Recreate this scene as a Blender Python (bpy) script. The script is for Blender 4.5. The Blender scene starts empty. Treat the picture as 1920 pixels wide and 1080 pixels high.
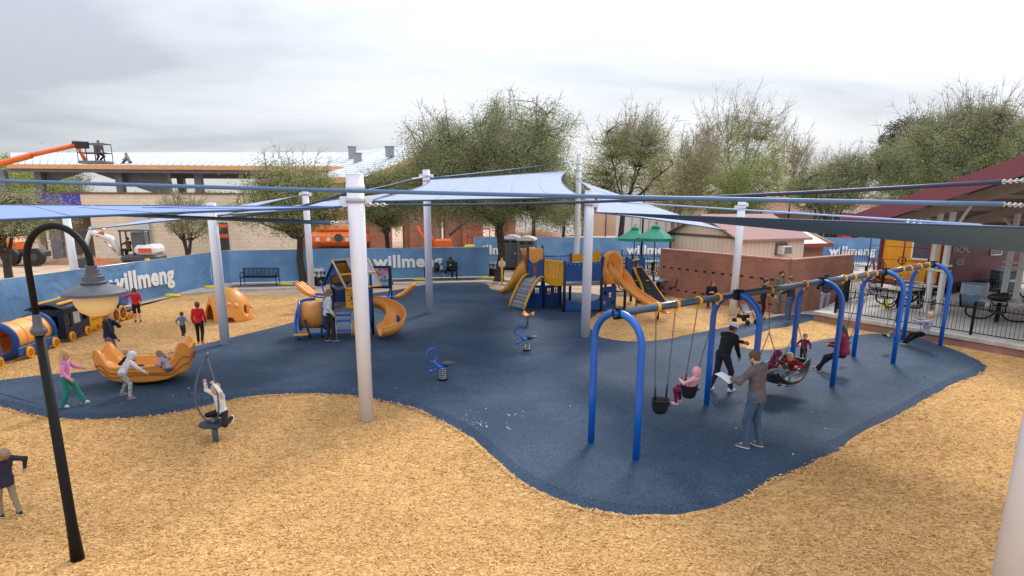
import bpy, math, random
import numpy as np
from mathutils import Vector, Matrix
random.seed(7); RNG = np.random.default_rng(11)
C = bpy.context.scene.collection
R = math.radians
# ------------------------------------------------------------------ camera, sky, sun
FPX, YC, PITCH, ROLL, CAMH = 1207.5, 669.0, 0.2359, 0.0047, 4.366
cam_d = bpy.data.cameras.new('camera'); cam = bpy.data.objects.new('camera', cam_d); C.objects.link(cam)
cam_d.sensor_width = 36; cam_d.lens = FPX/1920*36; cam_d.shift_y = (YC-540)/1920
cam_d.clip_start = 0.1; cam_d.clip_end = 3000
cam.location = (0, 0, CAMH); cam.rotation_mode = 'XYZ'
_c, _s = math.cos(PITCH), math.sin(PITCH)
_F = np.array([0, _c, -_s]); _U0 = np.array([0, _s, _c]); _R0 = np.array([1., 0, 0])
_cr, _sr = math.cos(ROLL), math.sin(ROLL)
_R = _cr*_R0+_sr*_U0; _U = -_sr*_R0+_cr*_U0
cam.matrix_world = Matrix(((_R[0], _U[0], -_F[0], 0), (_R[1], _U[1], -_F[1], 0), (_R[2], _U[2], -_F[2], CAMH), (0, 0, 0, 1)))
bpy.context.scene.camera = cam
SUN_AZ, SUN_EL = R(21.6), R(42)
sd = bpy.data.lights.new('sun', 'SUN'); sun = bpy.data.objects.new('sun', sd); C.objects.link(sun)
sd.energy = 1.5; sd.angle = R(13); sd.color = (1.0, 0.95, 0.88)
_sv = Vector((math.sin(SUN_AZ)*math.cos(SUN_EL), math.cos(SUN_AZ)*math.cos(SUN_EL), math.sin(SUN_EL)))
sun.rotation_euler = _sv.to_track_quat('Z', 'Y').to_euler(); sun.location = (10, 30, 40)
vs = bpy.context.scene.view_settings
vs.view_transform = 'Standard'; vs.look = 'None'; vs.gamma = 1; vs.exposure = 0.62
w = bpy.data.worlds.new('World'); bpy.context.scene.world = w; w.use_nodes = True
nt = w.node_tree; N = nt.nodes; Lk = nt.links
bg = N['Background']
sky = N.new('ShaderNodeTexSky'); sky.sky_type = 'NISHITA'; sky.sun_disc = False; sky.sun_elevation = SUN_EL; sky.sun_rotation = SUN_AZ
tc = N.new('ShaderNodeTexCoord'); sep = N.new('ShaderNodeSeparateXYZ'); Lk.new(tc.outputs['Generated'], sep.inputs[0])
def wm(op, a, b=None, c=None):
    n = N.new('ShaderNodeMath'); n.operation = op
    for i, v in enumerate((a, b, c)):
        if v is None: continue
        if isinstance(v, (int, float)): n.inputs[i].default_value = v
        else: Lk.new(v, n.inputs[i])
    return n.outputs[0]
zz = wm('ADD', wm('MAXIMUM', sep.outputs[2], 0.0), 0.13)
cx = wm('DIVIDE', sep.outputs[0], zz); cy = wm('DIVIDE', sep.outputs[1], zz)
cmb = N.new('ShaderNodeCombineXYZ'); Lk.new(cx, cmb.inputs[0]); Lk.new(cy, cmb.inputs[1])
mp = N.new('ShaderNodeMapping'); mp.inputs['Scale'].default_value = (0.55, 0.75, 1); mp.inputs['Location'].default_value = (3.1, 0.6, 0); mp.inputs['Rotation'].default_value = (0, 0, 0.35)
Lk.new(cmb.outputs[0], mp.inputs[0])
nz = N.new('ShaderNodeTexNoise'); nz.inputs['Scale'].default_value = 0.75; nz.inputs['Detail'].default_value = 6; nz.inputs['Roughness'].default_value = 0.52; nz.inputs['Distortion'].default_value = 0.35
Lk.new(mp.outputs[0], nz.inputs['Vector'])
# the left of the sky carries darker streaks than the middle
bias = wm('MULTIPLY_ADD', sep.outputs[0], -0.10, 0.0)
fac = wm('SUBTRACT', nz.outputs['Fac'], bias)
rp = N.new('ShaderNodeValToRGB'); Lk.new(fac, rp.inputs[0])
e = rp.color_ramp.elements; e[0].position = 0.34; e[0].color = (0.36, 0.385, 0.42, 1); e[1].position = 0.60; e[1].color = (0.64, 0.65, 0.67, 1)
m_ = e.new(0.47); m_.color = (0.53, 0.55, 0.58, 1)
# brighter overhead, as under any overcast sky
up = wm('MULTIPLY_ADD', wm('MAXIMUM', sep.outputs[2], 0.0), 1.75, 0.77)
mul = N.new('ShaderNodeVectorMath'); mul.operation = 'SCALE'; Lk.new(rp.outputs[0], mul.inputs[0]); Lk.new(up, mul.inputs['Scale'])
sk = N.new('ShaderNodeVectorMath'); sk.operation = 'SCALE'; Lk.new(sky.outputs[0], sk.inputs[0]); sk.inputs['Scale'].default_value = 0.10
mx = N.new('ShaderNodeMix'); mx.data_type = 'RGBA'; mx.inputs[0].default_value = 0.88
Lk.new(sk.outputs[0], mx.inputs[6]); Lk.new(mul.outputs[0], mx.inputs[7])
Lk.new(mx.outputs[2], bg.inputs[0]); bg.inputs[1].default_value = 1.0

# ------------------------------------------------------------------ photo pixel -> world point
def ray(px, py): return _F*FPX+_R*(px-960)-_U*(py-YC)
def G(px, py, z=0.0):
    d = ray(px, py); t = (z-CAMH)/d[2]; return Vector((d[0]*t, d[1]*t, z))
def P(px, py, Y):
    d = ray(px, py); t = Y/d[1]; return Vector((d[0]*t, Y, CAMH+d[2]*t))
def Hz(base, py):      # height above the ground point `base` at which the photo row py is met
    lo, hi = 0.0, 40.0
    for _ in range(50):
        m = (lo+hi)/2
        d = np.array([base[0], base[1], m-CAMH]); y = YC-FPX*(d@_U)/(d@_F)
        if y > py: lo = m
        else: hi = m
    return lo
# ------------------------------------------------------------------ materials
MATS = {}
def mat(name, col, rough=0.6, var=0.12, scale=6, bump=0.0, bscale=40, metal=0.0, col2=None, spec=None, coat=0.0):
    if name in MATS: return MATS[name]
    m = bpy.data.materials.new(name); m.use_nodes = True; n = m.node_tree.nodes; l = m.node_tree.links
    b = n['Principled BSDF']; b.inputs['Roughness'].default_value = rough; b.inputs['Metallic'].default_value = metal
    if spec is not None: b.inputs['Specular IOR Level'].default_value = spec
    if coat: b.inputs['Coat Weight'].default_value = coat; b.inputs['Coat Roughness'].default_value = 0.15
    t = n.new('ShaderNodeTexCoord')
    no = n.new('ShaderNodeTexNoise'); no.inputs['Scale'].default_value = scale; no.inputs['Detail'].default_value = 5; no.inputs['Roughness'].default_value = 0.6
    l.new(t.outputs['Object'], no.inputs['Vector'])
    r = n.new('ShaderNodeValToRGB'); l.new(no.outputs['Fac'], r.inputs[0])
    c2 = col2 or tuple(min(1, c*(1+var)) for c in col); c1 = tuple(c*(1-var) for c in col) if not col2 else col
    r.color_ramp.elements[0].position = 0.3; r.color_ramp.elements[0].color = (*c1, 1)
    r.color_ramp.elements[1].position = 0.7; r.color_ramp.elements[1].color = (*c2, 1)
    l.new(r.outputs[0], b.inputs['Base Color'])
    if bump:
        n2 = n.new('ShaderNodeTexNoise'); n2.inputs['Scale'].default_value = bscale; n2.inputs['Detail'].default_value = 4
        l.new(t.outputs['Object'], n2.inputs['Vector'])
        bp = n.new('ShaderNodeBump'); bp.inputs['Strength'].default_value = bump; bp.inputs['Distance'].default_value = 0.02
        l.new(n2.outputs['Fac'], bp.inputs['Height']); l.new(bp.outputs[0], b.inputs['Normal'])
    MATS[name] = m; return m
def node_mat(name):
    m = bpy.data.materials.new(name); m.use_nodes = True; MATS[name] = m
    return m, m.node_tree.nodes, m.node_tree.links, m.node_tree.nodes['Principled BSDF']
def ramp(n, l, src, stops):
    r = n.new('ShaderNodeValToRGB'); l.new(src, r.inputs[0]); el = r.color_ramp.elements
    while len(el) < len(stops): el.new(0.5)
    for e_, (p, c) in zip(el, stops): e_.position = p; e_.color = (*c, 1)
    return r.outputs[0]
def tex(n, l, kind, vec, **kw):
    t = n.new(kind)
    if vec is not None: l.new(vec, t.inputs['Vector'])
    for k, v in kw.items(): t.inputs[k.replace('_', ' ')].default_value = v
    return t
def mixc(n, l, fac, a, b, mode='MIX'):
    m = n.new('ShaderNodeMix'); m.data_type = 'RGBA'; m.blend_type = mode
    for i, v in ((0, fac), (6, a), (7, b)):
        if isinstance(v, (int, float)): m.inputs[i].default_value = v
        elif isinstance(v, tuple): m.inputs[i].default_value = (*v, 1)
        else: l.new(v, m.inputs[i])
    return m.outputs[2]
def bumpn(n, l, b, h, s, d=0.02):
    bp = n.new('ShaderNodeBump'); bp.inputs['Strength'].default_value = s; bp.inputs['Distance'].default_value = d
    l.new(h, bp.inputs['Height']); l.new(bp.outputs[0], b.inputs['Normal'])
def brick_mat(name, c1, c2, mortar, bw=0.2, bh=0.067, ms=0.006, var=0.25):
    m, n, l, b = node_mat(name); t = n.new('ShaderNodeTexCoord'); s = n.new('ShaderNodeSeparateXYZ'); l.new(t.outputs['Object'], s.inputs[0])
    a = n.new('ShaderNodeMath'); a.operation = 'ADD'; l.new(s.outputs[0], a.inputs[0]); l.new(s.outputs[1], a.inputs[1])
    c = n.new('ShaderNodeCombineXYZ'); l.new(a.outputs[0], c.inputs[0]); l.new(s.outputs[2], c.inputs[1])
    k = n.new('ShaderNodeTexBrick'); l.new(c.outputs[0], k.inputs['Vector']); k.inputs['Scale'].default_value = 1
    k.inputs['Brick Width'].default_value = bw; k.inputs['Row Height'].default_value = bh; k.inputs['Mortar Size'].default_value = ms
    k.inputs['Color1'].default_value = (*c1, 1); k.inputs['Color2'].default_value = (*c2, 1); k.inputs['Mortar'].default_value = (*mortar, 1)
    no = tex(n, l, 'ShaderNodeTexNoise', t.outputs['Object'], Scale=0.9, Detail=6)
    v = ramp(n, l, no.outputs['Fac'], [(0.3, (1-var,)*3), (0.7, (1+var*0.4,)*3)])
    l.new(mixc(n, l, 1.0, k.outputs['Color'], v, 'MULTIPLY'), b.inputs['Base Color']); b.inputs['Roughness'].default_value = 0.9
    return m
# ------------------------------------------------------------------ mesh building
def nrm(v): v = Vector(v); return v.normalized() if v.length > 1e-9 else Vector((0, 0, 1))
class MB:
    def __init__(s): s.v = []; s.f = []; s.sm = []; s.mi = []; s.cm = 0
    def add(s, vs, fs, smooth=False):
        o = len(s.v); s.v += [tuple(v) for v in vs]
        for f in fs: s.f.append(tuple(i+o for i in f)); s.sm.append(smooth); s.mi.append(s.cm)
        return s
    def box(s, c, d, rz=0, rx=0, ry=0, bev=0.0):
        M = Matrix.Rotation(rz, 3, 'Z') @ Matrix.Rotation(ry, 3, 'Y') @ Matrix.Rotation(rx, 3, 'X'); c = Vector(c)
        h = [x/2 for x in d]
        if bev <= 0 or bev*2 >= min(d):
            vs = [c+M@Vector((x*h[0], y*h[1], z*h[2])) for x in (-1, 1) for y in (-1, 1) for z in (-1, 1)]
            return s.add(vs, [(0, 1, 3, 2), (4, 6, 7, 5), (0, 4, 5, 1), (2, 3, 7, 6), (0, 2, 6, 4), (1, 5, 7, 3)])
        vs = []
        for ax in range(3):
            for sg in (-1, 1):
                a, b = (ax+1) % 3, (ax+2) % 3
                for (u, w_) in ((-1, -1), (1, -1), (1, 1), (-1, 1)):
                    p = [0, 0, 0]; p[ax] = sg*h[ax]; p[a] = u*(h[a]-bev); p[b] = w_*(h[b]-bev); vs.append(p)
        fs = []
        for i in range(6):
            q = [i*4+k for k in range(4)]; fs.append(tuple(q if i % 2 else q[::-1]))
        def vid(ax, sg, u, w_): return (ax*2+(sg > 0))*4+[(-1, -1), (1, -1), (1, 1), (-1, 1)].index((u, w_))
        def on(ax, sg, other):  # other: dict axis->sign
            a, b = (ax+1) % 3, (ax+2) % 3; return vid(ax, sg, other[a], other[b])
        for a in range(3):
            for b in range(a+1, 3):
                cax = 3-a-b
                for sa in (-1, 1):
                    for sb in (-1, 1):
                        q = [on(a, sa, {b: sb, cax: -1}), on(a, sa, {b: sb, cax: 1}), on(b, sb, {a: sa, cax: 1}), on(b, sb, {a: sa, cax: -1})]
                        fs.append(tuple(q))
        for sx in (-1, 1):
            for sy in (-1, 1):
                for sz in (-1, 1):
                    fs.append((on(0, sx, {1: sy, 2: sz}), on(1, sy, {0: sx, 2: sz}), on(2, sz, {0: sx, 1: sy})))
        return s.add([c+M@Vector(p) for p in vs], fs)
    def tube(s, pts, r, seg=8, closed=False, cap=True, smooth=True, squash=1.0):
        pts = [Vector(p) for p in pts]; n = len(pts)
        rs = r if isinstance(r, (list, tuple)) else [r]*n
        tg = []
        for i in range(n):
            a = pts[i-1] if (i > 0 or closed) else pts[i]; b = pts[(i+1) % n] if (i < n-1 or closed) else pts[i]
            tg.append(nrm(b-a))
        up = Vector((0, 0, 1)) if abs(tg[0].z) < 0.9 else Vector((1, 0, 0))
        x = nrm(up.cross(tg[0])); vs = []
        for i in range(n):
            x = nrm(x-tg[i]*x.dot(tg[i])); y = tg[i].cross(x)
            for k in range(seg):
                a = 2*math.pi*k/seg; vs.append(pts[i]+x*math.cos(a)*rs[i]+y*math.sin(a)*rs[i]*squash)
        fs = []
        for i in range(n if closed else n-1):
            for k in range(seg):
                j = (i+1) % n; fs.append((i*seg+k, i*seg+(k+1) % seg, j*seg+(k+1) % seg, j*seg+k))
        s.add(vs, fs, smooth)
        if cap and not closed:
            o = len(s.v)-n*seg
            s.f.append(tuple(o+k for k in range(seg))[::-1]); s.sm.append(False); s.mi.append(s.cm)
            s.f.append(tuple(o+(n-1)*seg+k for k in range(seg))); s.sm.append(False); s.mi.append(s.cm)
        return s
    def lathe(s, prof, c=(0, 0, 0), seg=20, M=None, smooth=True, a0=0, a1=2*math.pi):
        c = Vector(c); vs = []; full = abs(a1-a0-2*math.pi) < 1e-6; m = seg if full else seg+1
        for (r, z) in prof:
            for k in range(m):
                a = a0+(a1-a0)*k/seg; p = Vector((r*math.cos(a), r*math.sin(a), z)); vs.append(c+(M@p if M else p))
        fs = []
        for i in range(len(prof)-1):
            for k in range(seg):
                k2 = (k+1) % m; fs.append((i*m+k, i*m+k2, (i+1)*m+k2, (i+1)*m+k))
        return s.add(vs, fs, smooth)
    def prism(s, poly, t, M=None, c=(0, 0, 0)):   # poly in local xz plane, thickness t along local y, placed by M
        c = Vector(c); n = len(poly); vs = []
        for y in (-t/2, t/2):
            for (x, z) in poly:
                p = Vector((x, y, z)); vs.append(c+(M@p if M else p))
        fs = [tuple(range(n)), tuple(range(2*n-1, n-1, -1))]+[(i, i+n, (i+1) % n+n, (i+1) % n) for i in range(n)]
        return s.add(vs, fs)
    def ball(s, c, r, seg=14, rings=8, M=None):
        rr = r if isinstance(r, (tuple, list)) else (r, r, r); c = Vector(c); vs = []; fs = []
        for i in range(rings+1):
            th = math.pi*i/rings
            for k in range(seg):
                a = 2*math.pi*k/seg; p = Vector((rr[0]*math.sin(th)*math.cos(a), rr[1]*math.sin(th)*math.sin(a), rr[2]*math.cos(th)))
                vs.append(c+(M@p if M else p))
        for i in range(rings):
            for k in range(seg): fs.append((i*seg+k, (i+1)*seg+k, (i+1)*seg+(k+1) % seg, i*seg+(k+1) % seg))
        return s.add(vs, fs, True)
    def grid(s, fn, nu, nv, smooth=True):
        vs = [fn(i/nu, j/nv) for i in range(nu+1) for j in range(nv+1)]
        fs = [(i*(nv+1)+j, (i+1)*(nv+1)+j, (i+1)*(nv+1)+j+1, i*(nv+1)+j+1) for i in range(nu) for j in range(nv)]
        return s.add(vs, fs, smooth)
    def rel(s, o):     # world coordinates -> relative to o
        o = Vector(o); s.v = [tuple(Vector(v)-o) for v in s.v]; return s
    def build(s, name, mats, parent=None, loc=None, solid=0):
        me = bpy.data.meshes.new(name); me.from_pydata(s.v, [], s.f)
        for m in (mats if isinstance(mats, (list, tuple)) else [mats]): me.materials.append(m)
        me.polygons.foreach_set('use_smooth', s.sm); me.polygons.foreach_set('material_index', s.mi); me.update()
        o = bpy.data.objects.new(name, me); C.objects.link(o)
        if parent is not None: o.parent = parent
        if loc is not None: o.location = loc
        if solid:
            md = o.modifiers.new('thickness', 'SOLIDIFY'); md.thickness = solid; md.offset = 0
        return o
def np_mesh(name, V, F, m, parent=None, smooth=False, loc=None):
    me = bpy.data.meshes.new(name); V = np.asarray(V, np.float32); F = np.asarray(F, np.int32); k = F.shape[1]
    me.vertices.add(len(V)); me.vertices.foreach_set('co', V.ravel()); me.loops.add(F.size); me.loops.foreach_set('vertex_index', F.ravel())
    me.polygons.add(len(F)); me.polygons.foreach_set('loop_start', np.arange(0, F.size, k, dtype=np.int32)); me.polygons.foreach_set('loop_total', np.full(len(F), k, np.int32))
    if smooth: me.polygons.foreach_set('use_smooth', np.ones(len(F), bool))
    me.update(calc_edges=True); me.validate()
    for q in (m if isinstance(m, (list, tuple)) else [m]): me.materials.append(q)
    o = bpy.data.objects.new(name, me); C.objects.link(o)
    if parent is not None: o.parent = parent
    if loc is not None: o.location = loc
    return o
def tag(o, label=None, cat=None, group=None, kind=None):
    for k, v in (('label', label), ('category', cat), ('group', group), ('kind', kind)):
        if v: o[k] = v
    return o
def thing(name, label, cat, loc=(0, 0, 0), rz=0, group=None):
    o = bpy.data.objects.new(name, None); C.objects.link(o); o.empty_display_size = 0.2
    o.location = loc; o.rotation_euler = (0, 0, rz); return tag(o, label, cat, group)
def copy_tree(o, loc=None, rz=None, label=None, parent=None):
    c = o.copy(); C.objects.link(c); c.parent = parent
    if loc is not None: c.location = loc
    if rz is not None: c.rotation_euler = (0, 0, rz)
    if label: c['label'] = label
    for ch in list(o.children): copy_tree(ch, parent=c)
    return c
def text_mesh(txt, size, bold=0.0, shear=0.0, ext=0.004, sp=1.0):
    cu = bpy.data.curves.new('t', 'FONT'); cu.body = txt; cu.size = size; cu.offset = bold; cu.shear = shear; cu.extrude = ext
    cu.align_x = 'CENTER'; cu.align_y = 'CENTER'; cu.space_character = sp; cu.resolution_u = 3
    o = bpy.data.objects.new('t', cu); C.objects.link(o); bpy.context.view_layer.update()
    me = bpy.data.meshes.new_from_object(o.evaluated_get(bpy.context.evaluated_depsgraph_get()))
    bpy.data.objects.remove(o); me.materials.clear(); return me
def lettering(name, txt, size, m, parent, loc, rot, bold=0.0, shear=0.0, sx=1.0, sp=1.0):
    me = text_mesh(txt, size, bold, shear, sp=sp); me.materials.append(m)
    o = bpy.data.objects.new(name, me); C.objects.link(o); o.parent = parent; o.location = loc; o.rotation_euler = rot; o.scale = (sx, 1, 1); return o
def smooth_path(pts, n=6, closed=False):
    pts = [Vector(p) for p in pts]; out = []; m = len(pts)
    for i in range(m if closed else m-1):
        if closed: p0, p1, p2, p3 = pts[i-1], pts[i], pts[(i+1) % m], pts[(i+2) % m]
        else: p0 = pts[max(i-1, 0)]; p1 = pts[i]; p2 = pts[i+1]; p3 = pts[min(i+2, m-1)]
        for k in range(n):
            t = k/n; out.append(0.5*((2*p1)+(p2-p0)*t+(2*p0-5*p1+4*p2-p3)*t*t+(-p0+3*p1-3*p2+p3)*t**3))
    if not closed: out.append(pts[-1])
    return out
# ------------------------------------------------------------------ organic surfaces: distance field + surface nets
def surf_nets(prims, vox, cut=None, wr=0.0, seed=0):
    lo = np.min([p['lo'] for p in prims], 0)-vox*3; hi = np.max([p['hi'] for p in prims], 0)+vox*3
    n = np.ceil((hi-lo)/vox).astype(int)+1
    D = np.full(n, 1.0, np.float32); ax = [lo[i]+vox*np.arange(n[i]) for i in range(3)]
    for p in prims:
        k = p['k']; a = np.maximum(((p['lo']-k-lo)/vox).astype(int)-1, 0); b = np.minimum(((p['hi']+k-lo)/vox).astype(int)+3, n)
        sl = tuple(slice(a[i], b[i]) for i in range(3))
        X, Y, Z = np.meshgrid(*[ax[i][a[i]:b[i]] for i in range(3)], indexing='ij')
        Q = np.stack([X, Y, Z], -1)
        if p['t'] == 'c':
            pa = Q-p['a']; ba = p['b']-p['a']; h = np.clip((pa@ba)/max(ba@ba, 1e-9), 0, 1)
            d = np.sqrt(((pa-h[..., None]*ba)**2).sum(-1))-(p['ra']+(p['rb']-p['ra'])*h)
        else:
            q = (Q-p['c'])@p['R']; k0 = np.sqrt(((q/p['r'])**2).sum(-1)); k1 = np.sqrt(((q/p['r']**2)**2).sum(-1)); d = k0*(k0-1)/np.maximum(k1, 1e-6)
        o = D[sl]
        if p.get('sub'): D[sl] = np.maximum(o, -d)
        else:
            h = np.maximum(k-np.abs(o-d), 0)/k if k > 0 else 0
            D[sl] = np.minimum(o, d)-h*h*k*0.25
    if cut is not None or wr:
        X, Y, Z = np.meshgrid(*ax, indexing='ij')
        if wr: D = D+wr*(np.sin(X*31+seed+4*np.sin(Z*17+seed))*np.sin(Z*43+3*np.sin(X*19)+seed)+0.6*np.sin(Y*37+Z*29+seed*2))
        if cut is not None: D = np.maximum(D, cut(X, Y, Z))
    D[0] = D[-1] = 1; D[:, 0] = D[:, -1] = 1; D[:, :, 0] = D[:, :, -1] = 1
    S = D < 0; c = [slice(None, -1), slice(1, None)]
    cnt = np.zeros(np.array(S.shape)-1, np.int8)
    for i in (0, 1):
        for j in (0, 1):
            for k in (0, 1): cnt += S[c[i], c[j], c[k]]
    act = (cnt > 0) & (cnt < 8); idx = -np.ones(act.shape, np.int64); I = np.argwhere(act); idx[act] = np.arange(len(I))
    acc = np.zeros((len(I), 3)); num = np.zeros(len(I)); corners = np.array([(i, j, k) for i in (0, 1) for j in (0, 1) for k in (0, 1)])
    val = [D[I[:, 0]+o[0], I[:, 1]+o[1], I[:, 2]+o[2]] for o in corners]
    for a in range(8):
        for b in range(a+1, 8):
            if np.abs(corners[a]-corners[b]).sum() != 1: continue
            m = (val[a] < 0) != (val[b] < 0); t = np.where(m, val[a]/np.where(m, val[a]-val[b], 1), 0)
            acc += np.where(m[:, None], corners[a]+t[:, None]*(corners[b]-corners[a]), 0); num += m
    V = lo+(I+acc/np.maximum(num, 1)[:, None])*vox
    F = []
    for d in range(3):
        u, v = (d+1) % 3, (d+2) % 3
        s0 = [slice(None)]*3; s1 = [slice(None)]*3; s0[d] = slice(None, -1); s1[d] = slice(1, None)
        A, B = S[tuple(s0)], S[tuple(s1)]; E_ = np.argwhere(A != B)
        E_ = E_[(E_[:, u] > 0) & (E_[:, v] > 0)]
        flip = A[E_[:, 0], E_[:, 1], E_[:, 2]]
        def cell(du, dv):
            q = E_.copy(); q[:, u] -= du; q[:, v] -= dv; return idx[q[:, 0], q[:, 1], q[:, 2]]
        q = np.stack([cell(1, 1), cell(0, 1), cell(0, 0), cell(1, 0)], 1); q[~flip] = q[~flip][:, ::-1]; F.append(q)
    return V, np.concatenate(F)
def cone(a, b, ra, rb, k=0.03):
    a = np.array(a, float); b = np.array(b, float); r = max(ra, rb)
    return dict(t='c', a=a, b=b, ra=ra, rb=rb, k=k, lo=np.minimum(a, b)-r, hi=np.maximum(a, b)+r)
def ell(c, r, Rm=None, k=0.03, sub=False):
    c = np.array(c, float); r = np.array(r, float); m = max(r); return dict(t='e', c=c, r=r, R=np.eye(3) if Rm is None else Rm, k=k, lo=c-m, hi=c+m, sub=sub)
def rotm(yaw=0, pitch=0, roll=0):   # columns: right, forward, up. pitch > 0 leans forward, yaw > 0 turns right, roll > 0 leans right
    y, p, r = -R(yaw), -R(pitch), R(roll)
    return np.array(Matrix.Rotation(y, 3, 'Z') @ Matrix.Rotation(p, 3, 'X') @ Matrix.Rotation(r, 3, 'Y'))
def ik(a, b, l1, l2, hint):
    a = np.array(a, float); b = np.array(b, float); d = b-a; L = np.linalg.norm(d); mxl = (l1+l2)*0.995
    if L > mxl: b = a+d*mxl/L; d = b-a; L = mxl
    L = max(L, 0.05); u = d/L; x = (l1*l1-l2*l2+L*L)/(2*L); h = math.sqrt(max(l1*l1-x*x, 0)); hv = np.array(hint, float); hv = hv-u*(hv@u)
    return a+u*x+hv/max(np.linalg.norm(hv), 1e-6)*h, b
def cloth(name, c, rough=0.9): return mat('cloth_'+name, c, rough, 0.18, 9, bump=0.35, bscale=30)
SKIN = {'light': mat('skin_light', (0.62, 0.36, 0.25), 0.55, 0.06, 12), 'tan': mat('skin_tan', (0.40, 0.21, 0.13), 0.55, 0.06, 12)}
HAIR = {'brown': mat('hair_brown', (0.10, 0.055, 0.03), 0.6, 0.4, 40), 'blond': mat('hair_blond', (0.50, 0.33, 0.16), 0.6, 0.3, 40), 'dark': mat('hair_dark', (0.02, 0.014, 0.012), 0.5, 0.4, 40), 'ash': mat('hair_ash', (0.26, 0.17, 0.10), 0.6, 0.3, 40)}
EYE = mat('eye_dark', (0.02, 0.02, 0.025), 0.2, 0)
LIP = mat('lip', (0.36, 0.12, 0.10), 0.5, 0)
WHITE_SOLE = mat('sole_white', (0.75, 0.75, 0.74), 0.6, 0.05)
def hand_prims(w, d, side, curl, pn=None, k=0.01):
    # wrist point, forearm direction, curl 0..1; palm, four bent fingers, a thumb
    d = np.array(nrm(d)); n = np.array(pn if pn is not None else (-side, 0, 0), float); n = n-d*(n@d)
    if np.linalg.norm(n) < 0.1: n = np.array([0, -1., 0])-d*(-d[1])
    n /= np.linalg.norm(n); x = np.cross(d, n); out = [cone(w, w+d*0.03, 0.026, 0.028, 0.015)]
    for i, (o, L) in enumerate(((-0.030, 0.060), (-0.010, 0.074), (0.010, 0.070), (0.029, 0.054))):
        base = w+d*0.085+x*o; out.append(cone(w+d*0.03+x*o*0.6, base, 0.017, 0.0125, 0.012))
        a1 = curl*1.25; a2 = curl*2.5; p1 = base+(d*math.cos(a1)+n*math.sin(a1))*L*0.55; p2 = p1+(d*math.cos(a2)+n*math.sin(a2))*L*0.5
        out += [cone(base, p1, 0.0105, 0.0095, 0.004), cone(p1, p2, 0.0095, 0.008, 0.003)]
    tdir = -side*1.0
    sgn = 1 if (x[1] > 0 or (abs(x[1]) < .3 and x[2] > 0)) else -1      # thumb on the forward / upper edge
    t0 = w+d*0.035+x*sgn*0.026; t1 = t0+d*0.028+x*sgn*0.024+n*0.012; t2 = t1+d*0.03+n*0.016*(0.5+curl)
    out += [cone(t0, t1, 0.014, 0.012, 0.01), cone(t1, t2, 0.012, 0.009, 0.004)]
    return out
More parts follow.
